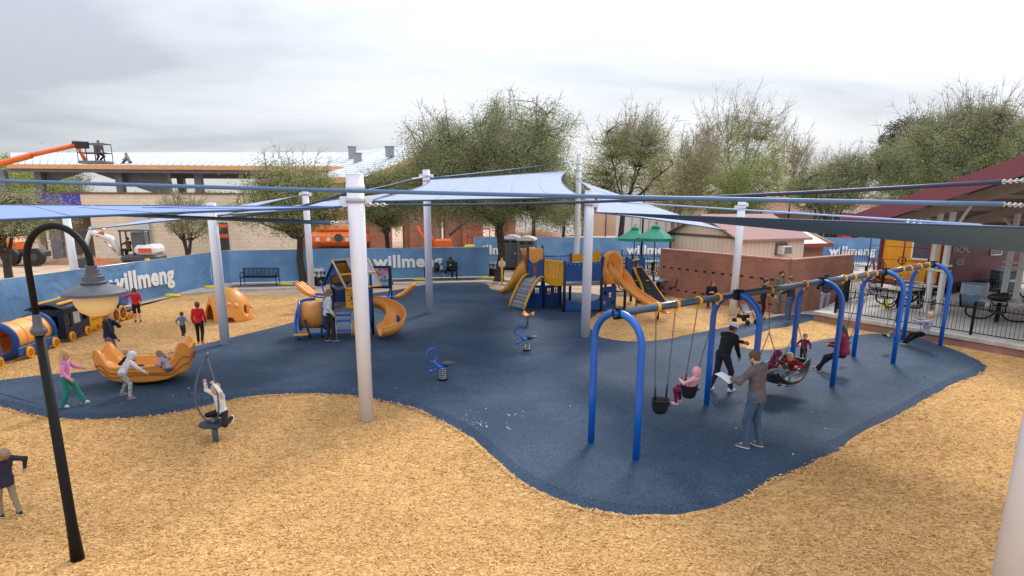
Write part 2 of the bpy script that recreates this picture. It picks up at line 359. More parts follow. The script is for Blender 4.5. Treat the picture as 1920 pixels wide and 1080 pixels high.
def person(label, loc, face, h, top, bottom, shoes, hair='brown', skin='light', group=None, pel=(0, 0, 0.93), lean=3, tilt=0, yaw=0,
           hl=None, hr=None, el=None, er=None, fl=(-0.10, 0, 0.08), fr=(0.10, 0, 0.08), kl=(-0.05, 1, 0), kr=(0.05, 1, 0), ful=0, fur=0, fpl=0, fpr=0,
           hp=0, hy=0, hroll=0, long=0, hood=None, cap=None, wide=1.0, short=False, flare=0.0, curl=0.35, bodyrot=None, sleeve=1.0, sleeve_mat=None,
           pony=False, shirt_len=0.0, glasses=False, beard=None, foot=True, vox=0.0095, sock=None, body_only=False, hand_mat=None):
    hs = 1+(1.75-h)*0.46; s = h/(1.75+(hs-1)*0.23)
    T = rotm(yaw, lean, tilt); pel = np.array(pel, float); L_ = lambda v: T@np.array(v, float)
    chest = pel+L_((0, 0, 0.30)); neck = pel+L_((0, -0.005, 0.50)); shl = pel+L_((-0.175*wide, 0, 0.46)); shr = pel+L_((0.175*wide, 0, 0.46))
    Hm = rotm(hy+yaw, lean*0.4+hp, tilt*0.4+hroll); hc = neck+Hm@np.array([0, 0.022, 0.075+0.075*hs]); H_ = lambda v: hc+Hm@(np.array(v, float)*hs)
    hl = shl+np.array([-0.07, 0.06, -0.52]) if hl is None else np.array(hl, float); hr = shr+np.array([0.07, 0.06, -0.52]) if hr is None else np.array(hr, float)
    eL, wl = ik(shl, hl, 0.285, 0.255, el or (-0.5, -1, -0.1)); eR, wr_ = ik(shr, hr, 0.285, 0.255, er or (0.5, -1, -0.1))
    hipl = pel+T@np.array([-0.088*wide, 0, -0.02]); hipr = pel+T@np.array([0.088*wide, 0, -0.02])
    kL, aL = ik(hipl, fl, 0.425, 0.415, kl); kR, aR = ik(hipr, fr, 0.425, 0.415, kr)
    w2 = wide
    torso = lambda g, kk: [ell(pel+T@np.array([0, 0, 0.02]), (0.158*w2+g, 0.112*w2+g, 0.12+g), T, kk), ell(pel+L_((0, 0.005, 0.17)), (0.138*w2+g, 0.10*w2+g, 0.14+g), T, kk),
                       ell(pel+L_((0, 0.0, 0.335)), (0.165*w2+g, 0.108+g, 0.165+g), T, kk), cone(shl+L_((0.03, 0, 0)), shr-L_((0.03, 0, 0)), 0.058+g, 0.058+g, kk)]
    arms = lambda g, f, kk: [c for a, e_, w_ in ((shl, eL, wl), (shr, eR, wr_)) for c in (cone(a, e_, 0.055+g, 0.041+g, kk),)+((cone(e_, e_+(w_-e_)*f, 0.041+g, 0.041+g-(0.013)*f, kk),) if f > 0 else ())]
    legs = lambda g, gf, kk: [c for a, k_, q in ((hipl, kL, aL), (hipr, kR, aR)) for c in (cone(a, k_, 0.085+g, 0.056+g, kk),)+((cone(k_, q, 0.055+g, 0.042+gf, kk),) if not short else ())]
    # body: head with face, neck, torso, arms and hands, legs
    body = [ell(H_((0, -0.008, 0.03)), np.array([0.076, 0.094, 0.09])*hs, Hm, 0.02), ell(H_((0, 0.018, -0.045)), np.array([0.058, 0.068, 0.068])*hs, Hm, 0.03*hs),
            cone(H_((0, 0.083, 0.012)), H_((0, 0.101, -0.022)), 0.009*hs, 0.014*hs, 0.012), ell(H_((-0.078, -0.005, -0.008)), np.array([0.012, 0.02, 0.03])*hs, Hm, 0.008), ell(H_((0.078, -0.005, -0.008)), np.array([0.012, 0.02, 0.03])*hs, Hm, 0.008),
            ell(H_((0, 0.075, -0.06)), np.array([0.024, 0.012, 0.009])*hs, Hm, 0.01), ell(H_((0, 0.066, -0.092)), np.array([0.024, 0.02, 0.016])*hs, Hm, 0.02),
            ell(H_((0, 0.078, 0.032)), np.array([0.05, 0.012, 0.010])*hs, Hm, 0.015), cone(neck-L_((0, 0, 0.03)), H_((0, -0.01, -0.06)), 0.055, 0.050, 0.03)]
    body += torso(-0.004, 0.05)+arms(-0.004, 1.0, 0.03)+[c for a, k_, q in ((hipl, kL, aL), (hipr, kR, aR)) for c in (cone(a, k_, 0.08, 0.054, 0.03), cone(k_, k_+(q-k_)*0.35, 0.052, 0.053, 0.02), cone(k_+(q-k_)*0.35, q, 0.053, 0.036, 0.02))]
    body += hand_prims(wl, wl-eL, -1, curl, pn=(1, 0, -0.2))+hand_prims(wr_, wr_-eR, 1, curl, pn=(-1, 0, -0.2))
    tl = []
    for q, k_, fu, fp, sd_ in ((aL, kL, ful, fpl, -1), (aR, kR, fur, fpr, 1)):
        Fm = rotm(fu+sd_*6+yaw*0, -fp); tl.append((q, Fm)); body.append(cone(q, q+Fm@np.array([0, 0.11, -0.04]), 0.035, 0.026, 0.02))
    V, F = surf_nets(body, vox)
    root = thing('person', label, 'person', loc, -R(face), group)
    if bodyrot is not None:
        root.rotation_euler = (Matrix.Rotation(-R(face), 3, 'Z') @ bodyrot).to_euler()
    def put(name, V, F, m, par=root): return np_mesh(name, V*s, F, m, par, True)
    sv = vox*1.25; sd2 = (len(label)*7) % 13
    b = put('body', V, F, SKIN[skin])
    for sx in (-1, 1):
        MB().ball(H_((sx*0.031, 0.083, 0.012))*s, (0.010*hs*s, 0.006*hs*s, 0.0065*hs*s), 8, 5).build('eye', EYE, root)
    MB().ball(H_((0, 0.086, -0.060))*s, (0.021*hs*s, 0.006*hs*s, 0.004*hs*s), 8, 4, Matrix(Hm.tolist())).build('mouth', LIP, root)
    # top
    tp = torso(0.016, 0.05)+arms(0.012, sleeve*0.97, 0.03)+[cone(neck-L_((0, 0, 0.035)), neck+L_((0, 0.005, 0.0)), 0.066, 0.060, 0.03)]
    if hood in ('down', 'up'): tp += [ell(neck+L_((0, -0.075, -0.01)), (0.10, 0.055, 0.055), T, 0.03), cone(neck+L_((-0.07, -0.02, 0)), neck+L_((-0.02, 0.08, -0.06)), 0.03, 0.02, 0.02), cone(neck+L_((0.07, -0.02, 0)), neck+L_((0.02, 0.08, -0.06)), 0.03, 0.02, 0.02)]
    if shirt_len: tp += [ell(pel+T@np.array([0, 0, -0.06-shirt_len/2]), (0.165*w2, 0.125*w2, 0.10+shirt_len/2), T, 0.05)]
    pz = pel+L_((0, 0, -0.045-shirt_len)); tu = T[:, 2]
    V, F = surf_nets(tp, sv, cut=lambda X, Y, Z: np.minimum(-((X-pz[0])*tu[0]+(Y-pz[1])*tu[1]+(Z-pz[2])*tu[2]), 0.27*w2-np.sqrt((X-pz[0])**2+(Y-pz[1])**2+(Z-pz[2])**2)), wr=0.0035, seed=sd2)
    put('top', V, F, top)
    if hood == 'up':
        hd = [ell(H_((0, -0.02, 0.02)), np.array([0.105, 0.115, 0.125])*hs, Hm, 0.03), cone(H_((0, -0.03, -0.06)), neck, 0.085*hs, 0.075, 0.04), ell(H_((0, 0.12, -0.01)), np.array([0.066, 0.08, 0.085])*hs, Hm, 0, True)]
        V, F = surf_nets(hd, sv, wr=0.002); put('hood', V, F, top)
    # bottom
    if bottom is not None:
        lg = [ell(pel+T@np.array([0, 0, 0.0]), (0.166*w2, 0.122*w2, 0.11), T, 0.04)]+legs(0.012, 0.012+flare, 0.03)
        V, F = surf_nets(lg, sv, cut=lambda X, Y, Z: np.minimum(((X-pel[0])*tu[0]+(Y-pel[1])*tu[1]+(Z-pel[2])*tu[2])-0.05, 0.25*w2-np.sqrt((X-pel[0])**2+(Y-pel[1])**2+(Z-pel[2])**2)), wr=0.003, seed=sd2+2)
        put('trousers' if not short else 'shorts', V, F, bottom)
    if foot:
        for q, Fm in tl:
            sh = [ell(q+Fm@np.array([0, 0.045, -0.045]), (0.044, 0.125, 0.042), Fm, 0.02), ell(q+Fm@np.array([0, -0.01, -0.01]), (0.045, 0.055, 0.05), Fm, 0.02)]
            fz = q+Fm@np.array([0, 0, -0.058]); fu_ = Fm[:, 2]
            V, F = surf_nets(sh, 0.009, cut=lambda X, Y, Z: -((X-fz[0])*fu_[0]+(Y-fz[1])*fu_[1]+(Z-fz[2])*fu_[2])); o = put('shoe', V, F, shoes)
            V, F = surf_nets([ell(q+Fm@np.array([0, 0.045, -0.066]), (0.048, 0.132, 0.014), Fm, 0)], 0.008); put('sole', V, F, WHITE_SOLE, o)
    # hair
    if hood != 'up' and hair:
        hp_ = [ell(H_((0, -0.018, 0.042)), np.array([0.086, 0.100, 0.095])*hs, Hm, 0.02), ell(H_((0, 0.095, -0.045)), np.array([0.085, 0.085, 0.085])*hs, Hm, 0, True)]
        if not long: hp_.insert(1, ell(H_((0, -0.05, -0.02)), np.array([0.074, 0.055, 0.05])*hs, Hm, 0.02))
        else:
            hp_.insert(1, cone(H_((0, -0.055, 0.0)), H_((0, -0.075, -0.08-long)), 0.07*hs, 0.05*hs, 0.04))
            if not pony:
                for sx in (-1, 1): hp_.insert(1, cone(H_((sx*0.066, -0.015, 0.02)), H_((sx*0.078, -0.01, -0.10-long*0.8)), 0.03*hs, 0.026*hs, 0.03))
        V, F = surf_nets(hp_, 0.0085, wr=0.003, seed=sd2); put('hair', V, F, HAIR[hair])
    if beard: 
        V, F = surf_nets([ell(H_((0, 0.03, -0.075)), np.array([0.058, 0.062, 0.045])*hs, Hm, 0.01), ell(H_((0, 0.085, -0.045)), np.array([0.03, 0.02, 0.012])*hs, Hm, 0.01)], 0.0085); put('beard', V, F, HAIR[beard])
    if cap is not None:
        cp = [ell(H_((0, -0.01, 0.055)), np.array([0.099, 0.116, 0.098])*hs, Hm, 0.01)]
        cz = H_((0, 0, 0.035)); cu_ = Hm[:, 2]; V, F = surf_nets(cp, 0.0085, cut=lambda X, Y, Z: -((X-cz[0])*cu_[0]+(Y-cz[1])*cu_[1]+(Z-cz[2])*cu_[2])); c_ = put('cap', V, F, cap)
        V, F = surf_nets([ell(H_((0, 0.115, 0.038)), np.array([0.07, 0.075, 0.010])*hs, Hm, 0)], 0.007); put('brim', V, F, cap, c_)
    if glasses:
        g = MB()
        for sx in (-1, 1):
            g.tube([H_((sx*0.033+0.024*math.cos(a), 0.100, 0.010+0.016*math.sin(a)))*s for a in np.linspace(0, 2*math.pi, 11)[:-1]], 0.0025, 5, closed=True)
            g.tube([H_((sx*0.057, 0.098, 0.014))*s, H_((sx*0.082, 0.0, 0.01))*s], 0.0025, 5)
        g.build('glasses', mat('glasses_frame', (0.12, 0.03, 0.02), 0.3), root)
    return root, dict(s=s, wl=wl*s, wr=wr_*s, pel=pel*s, head=hc*s, H=H_, T=T, neck=neck*s)
# ------------------------------------------------------------------ materials of the place
def mulch_mat():
    m, n, l, b = node_mat('wood_chips'); t = n.new('ShaderNodeTexCoord'); o = t.outputs['Object']
    mp = n.new('ShaderNodeMapping'); l.new(o, mp.inputs[0]); mp.inputs['Scale'].default_value = (1, 1.7, 1)
    dn = tex(n, l, 'ShaderNodeTexNoise', o, Scale=5, Detail=3)
    vm = n.new('ShaderNodeVectorMath'); vm.operation = 'ADD'; sc = n.new('ShaderNodeVectorMath'); sc.operation = 'SCALE'; sc.inputs['Scale'].default_value = 0.35
    l.new(dn.outputs['Color'], sc.inputs[0]); l.new(mp.outputs[0], vm.inputs[0]); l.new(sc.outputs[0], vm.inputs[1])
    v = tex(n, l, 'ShaderNodeTexVoronoi', vm.outputs[0], Scale=19)
    s = n.new('ShaderNodeSeparateColor'); l.new(v.outputs['Color'], s.inputs[0])
    c = ramp(n, l, s.outputs[0], [(0.0, (0.34, 0.17, 0.06)), (0.2, (0.58, 0.335, 0.125)), (0.6, (0.70, 0.43, 0.175)), (1.0, (0.82, 0.55, 0.26))])
    edge = ramp(n, l, v.outputs['Distance'], [(0.3, (1, 1, 1)), (0.8, (0.68, 0.60, 0.52))])
    c = mixc(n, l, 0.75, c, edge, 'MULTIPLY')
    n2 = tex(n, l, 'ShaderNodeTexNoise', o, Scale=0.55, Detail=5)
    c = mixc(n, l, 1.0, c, ramp(n, l, n2.outputs['Fac'], [(0.36, (0.90, 0.87, 0.84)), (0.5, (1.0, 0.98, 0.97)), (0.66, (1.08, 1.06, 1.04))]), 'MULTIPLY')
    n3 = tex(n, l, 'ShaderNodeTexNoise', o, Scale=2.2, Detail=4, Roughness=0.7, Distortion=0.8); c = mixc(n, l, 1.0, c, ramp(n, l, n3.outputs['Fac'], [(0.36, (0.88, 0.84, 0.80)), (0.48, (1.0, 1.0, 1.0))]), 'MULTIPLY')
    l.new(c, b.inputs['Base Color']); b.inputs['Roughness'].default_value = 0.95; b.inputs['Specular IOR Level'].default_value = 0.2
    bumpn(n, l, b, v.outputs['Distance'], 0.7, 0.03); return m
def rubber_mat():
    m, n, l, b = node_mat('poured_rubber'); t = n.new('ShaderNodeTexCoord'); o = t.outputs['Object']
    v = tex(n, l, 'ShaderNodeTexVoronoi', o, Scale=95); s = n.new('ShaderNodeSeparateColor'); l.new(v.outputs['Color'], s.inputs[0])
    c = ramp(n, l, s.outputs[0], [(0.0, (0.007, 0.018, 0.038)), (0.45, (0.020, 0.047, 0.094)), (0.8, (0.034, 0.068, 0.124)), (1.0, (0.075, 0.115, 0.17))])
    n2 = tex(n, l, 'ShaderNodeTexNoise', o, Scale=0.45, Detail=6, Roughness=0.6, Distortion=0.4)
    c = mixc(n, l, 1.0, c, ramp(n, l, n2.outputs['Fac'], [(0.34, (0.66, 0.76, 0.84)), (0.50, (1.0, 1.0, 1.0)), (0.66, (1.55, 1.38, 1.26))]), 'MULTIPLY')
    n3 = tex(n, l, 'ShaderNodeTexNoise', o, Scale=3.5, Detail=6, Roughness=0.75, Distortion=1.2); c = mixc(n, l, 1.0, c, ramp(n, l, n3.outputs['Fac'], [(0.34, (0.80, 0.82, 0.86)), (0.5, (1, 1, 1)), (0.68, (1.22, 1.18, 1.12))]), 'MULTIPLY')
    l.new(c, b.inputs['Base Color']); b.inputs['Roughness'].default_value = 0.80; b.inputs['Specular IOR Level'].default_value = 0.35
    bumpn(n, l, b, v.outputs['Distance'], 0.35, 0.008); return m
M_mulch, M_rubber = mulch_mat(), rubber_mat()
M_conc = mat('concrete', (0.46, 0.43, 0.40), 0.9, 0.14, 1.6, bump=0.2, bscale=60)
M_conc2 = mat('concrete_cap', (0.50, 0.46, 0.42), 0.9, 0.2, 3, bump=0.3, bscale=50)
M_dirt = mat('bare_dirt', (0.36, 0.235, 0.15), 0.98, 0.25, 0.6, bump=0.6, bscale=5, col2=(0.58, 0.43, 0.31))
M_soil = mat('planting_soil', (0.13, 0.095, 0.07), 0.98, 0.3, 3, bump=0.5, bscale=30)
M_post = mat('white_powder_coat', (0.73, 0.74, 0.82), 0.42, 0.03, 2)
M_black = mat('black_steel', (0.008, 0.008, 0.009), 0.5, 0.2, 8, spec=0.18)
M_swch = mat('swing_chain_steel', (0.16, 0.165, 0.17), 0.45, 0.15, 20, metal=0.6)
M_galv = mat('galvanised_chain', (0.55, 0.56, 0.58), 0.35, 0.15, 20, metal=0.8)
M_brick = brick_mat('red_brick', (0.46, 0.185, 0.115), (0.37, 0.14, 0.09), (0.42, 0.28, 0.22))
M_brick_far = brick_mat('red_brick_far', (0.50, 0.18, 0.12), (0.40, 0.14, 0.09), (0.45, 0.28, 0.22), 0.4, 0.13, 0.012)
M_tanbrick = brick_mat('tan_block', (0.86, 0.73, 0.57), (0.83, 0.69, 0.53), (0.70, 0.57, 0.44), 0.6, 0.3, 0.015, var=0.12)
# ------------------------------------------------------------------ ground
def sheet(name, pts, z, m, t=0.0):
    mb = MB(); n = len(pts); mb.add([(p[0], p[1], z) for p in pts], [tuple(range(n))])
    if t:
        mb.add([(p[0], p[1], z) for p in pts]+[(p[0], p[1], z-t) for p in pts], [(i, i+n, (i+1) % n+n, (i+1) % n) for i in range(n)])
    return tag(mb.build(name, m), kind='structure')
def hnoise(x, y): return 0.35*math.sin(x*7.1+2*math.sin(y*3.3))*math.sin(y*6.3+1.7*math.sin(x*2.9))+0.5*math.sin(x*0.9+1.3*math.sin(y*0.7))+0.3*math.sin(y*2.1+x*1.3)+0.2*math.sin(x*4.3-y*3.1)
tag(MB().grid(lambda u, v: (-400+800*u, -60+760*v, -0.05), 8, 8).build('ground', M_dirt), kind='structure')
tag(MB().grid(lambda u, v: (-22+46*u, 0.5+30.0*v, 0.02*hnoise(-22+46*u, 30*v)), 130, 90).build('wood_chip_bed', M_mulch), kind='structure')
RUB = [(-90, 722), (0, 714), (82, 704), (182, 695), (260, 677), (335, 657), (405, 640), (480, 622), (535, 608), (566, 596), (582, 580), (600, 566), (660, 556), (740, 545), (800, 534), (860, 531), (911, 531), (920, 541), (945, 547), (985, 549), (1060, 549), (1120, 553), (1142, 562), (1138, 577), (1112, 598), (1110, 615), (1128, 632), (1180, 641), (1235, 638), (1290, 627), (1350, 615), (1400, 606), (1450, 594), (1500, 590), (1533, 593), (1532, 600), (1500, 608), (1450, 619), (1413, 630), (1390, 639), (1389, 647), (1405, 655), (1435, 657), (1480, 649), (1540, 637), (1590, 630), (1640, 627), (1710, 632), (1770, 648), (1822, 668), (1852, 688), (1840, 702), (1800, 720), (1750, 745), (1700, 775), (1647, 802), (1560, 853), (1480, 890), (1440, 907), (1390, 940), (1300, 968), (1180, 970), (1080, 952), (1000, 920), (955, 892), (910, 852), (872, 818), (845, 801), (800, 778), (765, 764), (700, 750), (640, 742), (560, 740), (480, 745), (430, 753), (330, 775), (240, 786), (130, 788), (60, 780), (0, 765), (-90, 748)]
rub = smooth_path([G(*p) for p in RUB], 5, closed=True)
RZ = 0.075
def offset_poly(pts, d):
    n = len(pts); out = []
    for i in range(n):
        t = nrm(pts[(i+2) % n]-pts[i-2]); out.append(pts[i]+Vector((-t.y, t.x, 0))*d)
    return out
_area = sum(rub[i-1].x*rub[i].y-rub[i].x*rub[i-1].y for i in range(len(rub)))
_sg = 1 if _area > 0 else -1
rin = offset_poly(rub, 0.26*_sg); nR = len(rub)
mb = MB(); mb.add([(p.x, p.y, RZ) for p in rin], [tuple(range(nR)) if _sg > 0 else tuple(range(nR))[::-1]])
rwob = [rub[i]+Vector((0.02*math.sin(i*2.3), 0.02*math.cos(i*1.7), 0)) for i in range(nR)]
mb.add([(p.x, p.y, RZ) for p in rin]+[(p.x, p.y, -0.02) for p in rwob], [(i, i+nR, (i+1) % nR+nR, (i+1) % nR) if _sg > 0 else (i, (i+1) % nR, (i+1) % nR+nR, i+nR) for i in range(nR)], True)
tag(mb.build('rubber_surface', M_rubber), kind='structure')
def inside(X, Y, poly):
    px = np.array([p.x for p in poly]); py = np.array([p.y for p in poly]); c = np.zeros(len(X), bool); j = len(px)-1
    for i in range(len(px)):
        m = ((py[i] > Y) != (py[j] > Y)) & (X < (px[j]-px[i])*(Y-py[i])/(py[j]-py[i]+1e-12)+px[i]); c ^= m; j = i
    return c
# loose chips lying on the bed and spilled over the rubber edge
def chips(name, X, Y, Z, size, m):
    n = len(X); a = RNG.uniform(0, math.pi, n); L = RNG.uniform(0.5, 1.3, n)*size; W = L*RNG.uniform(0.25, 0.5, n); t = RNG.uniform(-0.6, 0.6, n)
    d = np.stack([np.cos(a)*np.cos(t), np.sin(a)*np.cos(t), np.sin(t)], 1); p = np.stack([-np.sin(a), np.cos(a), RNG.uniform(-0.5, 0.5, n)], 1)
    c = np.stack([X, Y, Z+np.abs(np.sin(t))*L*0.5+0.004], 1); V = np.stack([c-d*L[:, None]/2-p*W[:, None]/2, c+d*L[:, None]/2-p*W[:, None]/2, c+d*L[:, None]/2+p*W[:, None]/2, c-d*L[:, None]/2+p*W[:, None]/2], 1)
    return np_mesh(name, V.reshape(-1, 3), np.arange(4*n).reshape(-1, 4), m)
def chipmat(name, a, b):
    m, n, l, bs = node_mat(name); g = n.new('ShaderNodeNewGeometry'); l.new(ramp(n, l, g.outputs['Random Per Island'], [(0.0, a), (1.0, b)]), bs.inputs['Base Color']); bs.inputs['Roughness'].default_value = 0.9; return m
M_chip = chipmat('loose_chip', (0.46, 0.25, 0.085), (0.80, 0.50, 0.215))
nC = 185000; dd = 5.2+13.5*RNG.random(nC)**1.25; aa = RNG.uniform(-0.75, 0.75, nC); X = dd*np.tan(aa); Y = dd
ok = ~inside(X, Y, rub) & (X > -20) & (X < 22); X, Y = X[ok], Y[ok]
Zc = np.array([0.02*hnoise(x, y-0.5) for x, y in zip(X, Y)])
o = chips('wood_chips', X, Y, Zc, 0.030, M_chip); tag(o, 'loose golden wood chips scattered over the mulch bed', 'wood chips', kind='stuff')
i_ = RNG.integers(0, nR, 9000); fr_ = RNG.random(9000); E0 = np.array([[rub[i].x, rub[i].y] for i in i_]); E1 = np.array([[rub[(i+1) % nR].x, rub[(i+1) % nR].y] for i in i_])
Q = E0+(E1-E0)*fr_[:, None]+RNG.normal(0, 0.03, (9000, 2)); ok = Q[:, 1] < 22; Q = Q[ok]
o = chips('wood_chips', Q[:, 0], Q[:, 1], np.full(len(Q), 0.012), 0.040, M_chip); tag(o, 'ragged line of wood chips heaped along the rubber edge', 'wood chips', kind='stuff')
sp = []
for (px, py, n_, r_) in ((868, 803, 45, 0.30), (905, 790, 22, 0.6), (380, 745, 30, 0.5), (190, 765, 8, 1.0), (1500, 800, 10, 1.3), (560, 700, 6, 1.5), (1250, 780, 8, 1.5), (1600, 855, 12, 0.8), (1740, 722, 5, 0.8)):
    g = G(px, py); sp.append(np.stack([g.x+RNG.normal(0, r_, n_), g.y+RNG.normal(0, r_*0.6, n_)], 1))
sp = np.concatenate(sp); sp = sp[inside(sp[:, 0], sp[:, 1], rin)]
o = chips('wood_chips', sp[:, 0], sp[:, 1], np.full(len(sp), RZ+0.004), 0.045, chipmat('stray_chip', (0.42, 0.30, 0.18), (0.66, 0.56, 0.44))); tag(o, 'few stray pale chips kicked onto the blue rubber', 'wood chips', kind='stuff')
# concrete walk behind the bed
wk = [G(*p) for p in ((-200, 690), (0, 632), (265, 572), (345, 553), (410, 545), (480, 543), (560, 541), (640, 536), (790, 531), (860, 530), (912, 529), (960, 536), (1010, 536), (1040, 534), (1100, 530), (1200, 528), (1240, 524))]
wb = [Vector((p.x*1.0+(0.0), p.y+3.2, 0)) for p in wk]
sheet('concrete_walk', wk+wb[::-1], 0.035, M_conc, 0.1)
sheet('planting_strip', [p+Vector((0.0, 0.75, 0)) for p in wk[4:12]]+[p+Vector((0, 1.9, 0)) for p in wk[4:12][::-1]], 0.039, M_soil)
# mulch reaches to the walk; ground level concrete between the brick enclosure and the raised patio
sheet('concrete_path', [G(1432, 596), G(1470, 592), G(1533, 596), G(1560, 600), G(1640, 560), G(1660, 470), G(1500, 470), G(1560, 520), G(1475, 585)], 0.03, M_conc, 0.06)
# ------------------------------------------------------------------ sail posts
def sail_post(px, py, top, r0, r1, label, attaches, rot=0.0, base=None):
    b = base or G(px, py); h = top; t = thing('sail_post', label, 'post', b, 0, 'white steel sail posts')
    MB().tube([(0, 0, 0), (0, 0, h*0.5), (0, 0, h-0.01)], [r0, (r0+r1)/2, r1], 28, smooth=True).build('pole', M_post, t)
    MB().lathe([(0, 0.015), (r1-0.02, 0.013), (r1+0.002, 0.0), (r1+0.002, -0.012)], (0, 0, h), 28).build('cap', M_post, t)
    for (z, az) in attaches:
        q = MB(); d = Vector((math.cos(az), math.sin(az), 0)); c = Vector((0, 0, z))+d*(r1+0.05)
        q.box(c, (0.16, 0.03, 0.15), rz=az, bev=0.008); q.lathe([(r1-0.01, -0.04), (r1+0.012, -0.04), (r1+0.012, 0.04), (r1-0.01, 0.04)], (0, 0, z), 24)
        q.tube([c+d*0.05+Vector((0, 0.0, -0.03)), c+d*0.10, c+d*0.05+Vector((0, 0, 0.03))], 0.012, 6); q.build('bracket', M_post, t)
    return t, b
PA, PAb = sail_post(688, 788, 4.86, 0.135, 0.165, 'tall white sail post standing in the front mulch bed', [(4.38, 0.1), (4.38, 3.3), (4.62, 1.2)])
PB, PBb = sail_post(423, 650, 4.29, 0.14, 0.14, 'white sail post beside the orange climbing dome', [(4.12, 0.6), (4.12, -0.5)])
PC, PCb = sail_post(806, 590, 5.52, 0.14, 0.14, 'white sail post on blue rubber in front of the bench sitter', [(5.3, 3.4), (5.3, 0.4), (5.15, -1.2)])
PD, PDb = sail_post(586, 562, 4.75, 0.14, 0.14, 'white sail post beside the trash can and small play house', [(4.65, 3.2), (4.65, 0.1)])
PE, PEb = sail_post(1097, 635, 4.71, 0.15, 0.15, 'white sail post in front of the large play structure', [(4.3, 0.2), (4.45, 2.9), (4.3, -1.0)])
PF, PFb = sail_post(1080, 520, 7.05, 0.16, 0.16, 'tallest white sail post rising behind the play structure', [(6.5, -2.6), (6.15, 2.8), (5.7, -0.6)])
PG, PGb = sail_post(1373, 592, 4.52, 0.145, 0.145, 'white sail post in front of the brick enclosure', [(4.2, 3.2), (4.3, 0.2)])
PJ, PJb = sail_post(150, 575, 4.1, 0.15, 0.15, 'white sail post behind the blue banner fence at left', [(3.8, 0.2)])
ib = P(1908, 860, 5.7); PI_, PIb = sail_post(0, 0, 4.9, 0.15, 0.15, 'white sail post cut off by the right edge of the view', [(4.52, 2.5), (4.34, 2.9)], base=Vector((ib.x+0.16, 5.7, 0)))
# ------------------------------------------------------------------ shade sails and their cables
def sail_mat():
    m, n, l, b = node_mat('sail_fabric'); t = n.new('ShaderNodeTexCoord')
    wv = tex(n, l, 'ShaderNodeTexNoise', t.outputs['Object'], Scale=1.5, Detail=3)
    c = ramp(n, l, wv.outputs['Fac'], [(0.3, (0.47, 0.55, 0.76)), (0.7, (0.53, 0.61, 0.81))])
    l.new(c, b.inputs['Base Color']); b.inputs['Roughness'].default_value = 0.8
    tr = n.new('ShaderNodeBsdfTranslucent'); tr.inputs[0].default_value = (0.25, 0.36, 0.55, 1); ms = n.new('ShaderNodeMixShader'); ms.inputs[0].default_value = 0.35
    out = n['Material Output']; l.new(b.outputs[0], ms.inputs[1]); l.new(tr.outputs[0], ms.inputs[2]); l.new(ms.outputs[0], out.inputs[0]); return m
M_sail = sail_mat(); M_sail_dark = mat('sail_underside_shade', (0.055, 0.18, 0.40), 0.75, 0.1, 2)  # slate tone puts the shade of a sail underside into the cloth colour
M_hem = mat('sail_hem', (0.035, 0.085, 0.20), 0.55, 0.1, 3); M_seam = mat('sail_seam', (0.30, 0.38, 0.56), 0.7)
def sag_edge(a, b, c, s, n=14):   # edge pulled towards the centroid
    a, b = Vector(a), Vector(b); return [a+(b-a)*(i/n)+(c-(a+b)/2)*(s*4*(i/n)*(1-i/n)) for i in range(n+1)]
def shade_sail(label, corners, sags, m=None, hem=0.02, seams=4, hems=None):
    cs = [Vector(c) for c in corners]; cen = sum(cs, Vector())/len(cs); t = thing('shade_sail', label, 'shade sail', cen, 0, 'blue shade sails')
    E_ = [sag_edge(cs[i], cs[(i+1) % len(cs)], cen, sags[i]) for i in range(len(cs))]
    q = MB(); nn = 14
    if len(cs) == 4:
        def f(u, v):
            i = int(round(u*nn)); j = int(round(v*nn)); a, b = E_[0][i], E_[2][nn-i]; c, d = E_[3][nn-j], E_[1][j]
            bil = cs[0]*(1-u)*(1-v)+cs[1]*u*(1-v)+cs[3]*(1-u)*v+cs[2]*u*v
            return a*(1-v)+b*v+c*(1-u)+d*u-bil
        q.grid(f, nn, nn)
    else:
        ring = E_[0][:-1]+E_[1][:-1]+E_[2][:-1]; m_ = len(ring); vs = [cen]; K = 6
        for k in range(1, K+1): vs += [cen+(p-cen)*(k/K) for p in ring]
        fs = [(0, 1+i, 1+(i+1) % m_) for i in range(m_)]+[(1+(k-1)*m_+i, 1+k*m_+i, 1+k*m_+(i+1) % m_, 1+(k-1)*m_+(i+1) % m_) for k in range(1, K) for i in range(m_)]
        q.add(vs, fs, True)
    q.rel(cen).build('cloth', m or M_sail, t)
    for i, e_ in enumerate(E_):
        if hems is None or hems[i]: MB().tube(e_, hem, 7).rel(cen).build('hem', M_hem, t)
    if seams and len(cs) == 4:
        for k in range(1, seams+1):
            j = int(round(nn*k/(seams+1))); s_ = MB(); s_.tube([f(i/nn, j/nn)+Vector((0, 0, 0.004)) for i in range(nn+1)], 0.008, 4); s_.rel(cen).build('seam', M_seam, t)
    elif seams:
        for k in range(1, seams+1):
            i = int(14*k/(seams+1)); s_ = MB(); s_.tube([E_[0][i]+Vector((0, 0, 0.006)), cen+(E_[0][i]-cen)*0.5+Vector((0, 0, .006)), E_[2][14-i]+Vector((0, 0, 0.006))], 0.008, 4); s_.rel(cen).build('seam', M_seam, t)
    return t
def chain(q, a, b, link=0.07, r=0.009):
    a, b = Vector(a), Vector(b); n = max(2, int((b-a).length/(link*0.72))); d = nrm(b-a); u = nrm(d.cross(Vector((0, 0, 1))) if abs(d.z) < 0.9 else d.cross(Vector((1, 0, 0)))); w_ = d.cross(u)
    for i in range(n):
        c = a+(b-a)*((i+0.5)/n); s = u if i % 2 else w_
        q.tube([c+d*(link*0.5*math.cos(t))+s*(link*0.27*math.sin(t)) for t in np.linspace(0, 2*math.pi, 9)[:-1]], r, 4, closed=True)
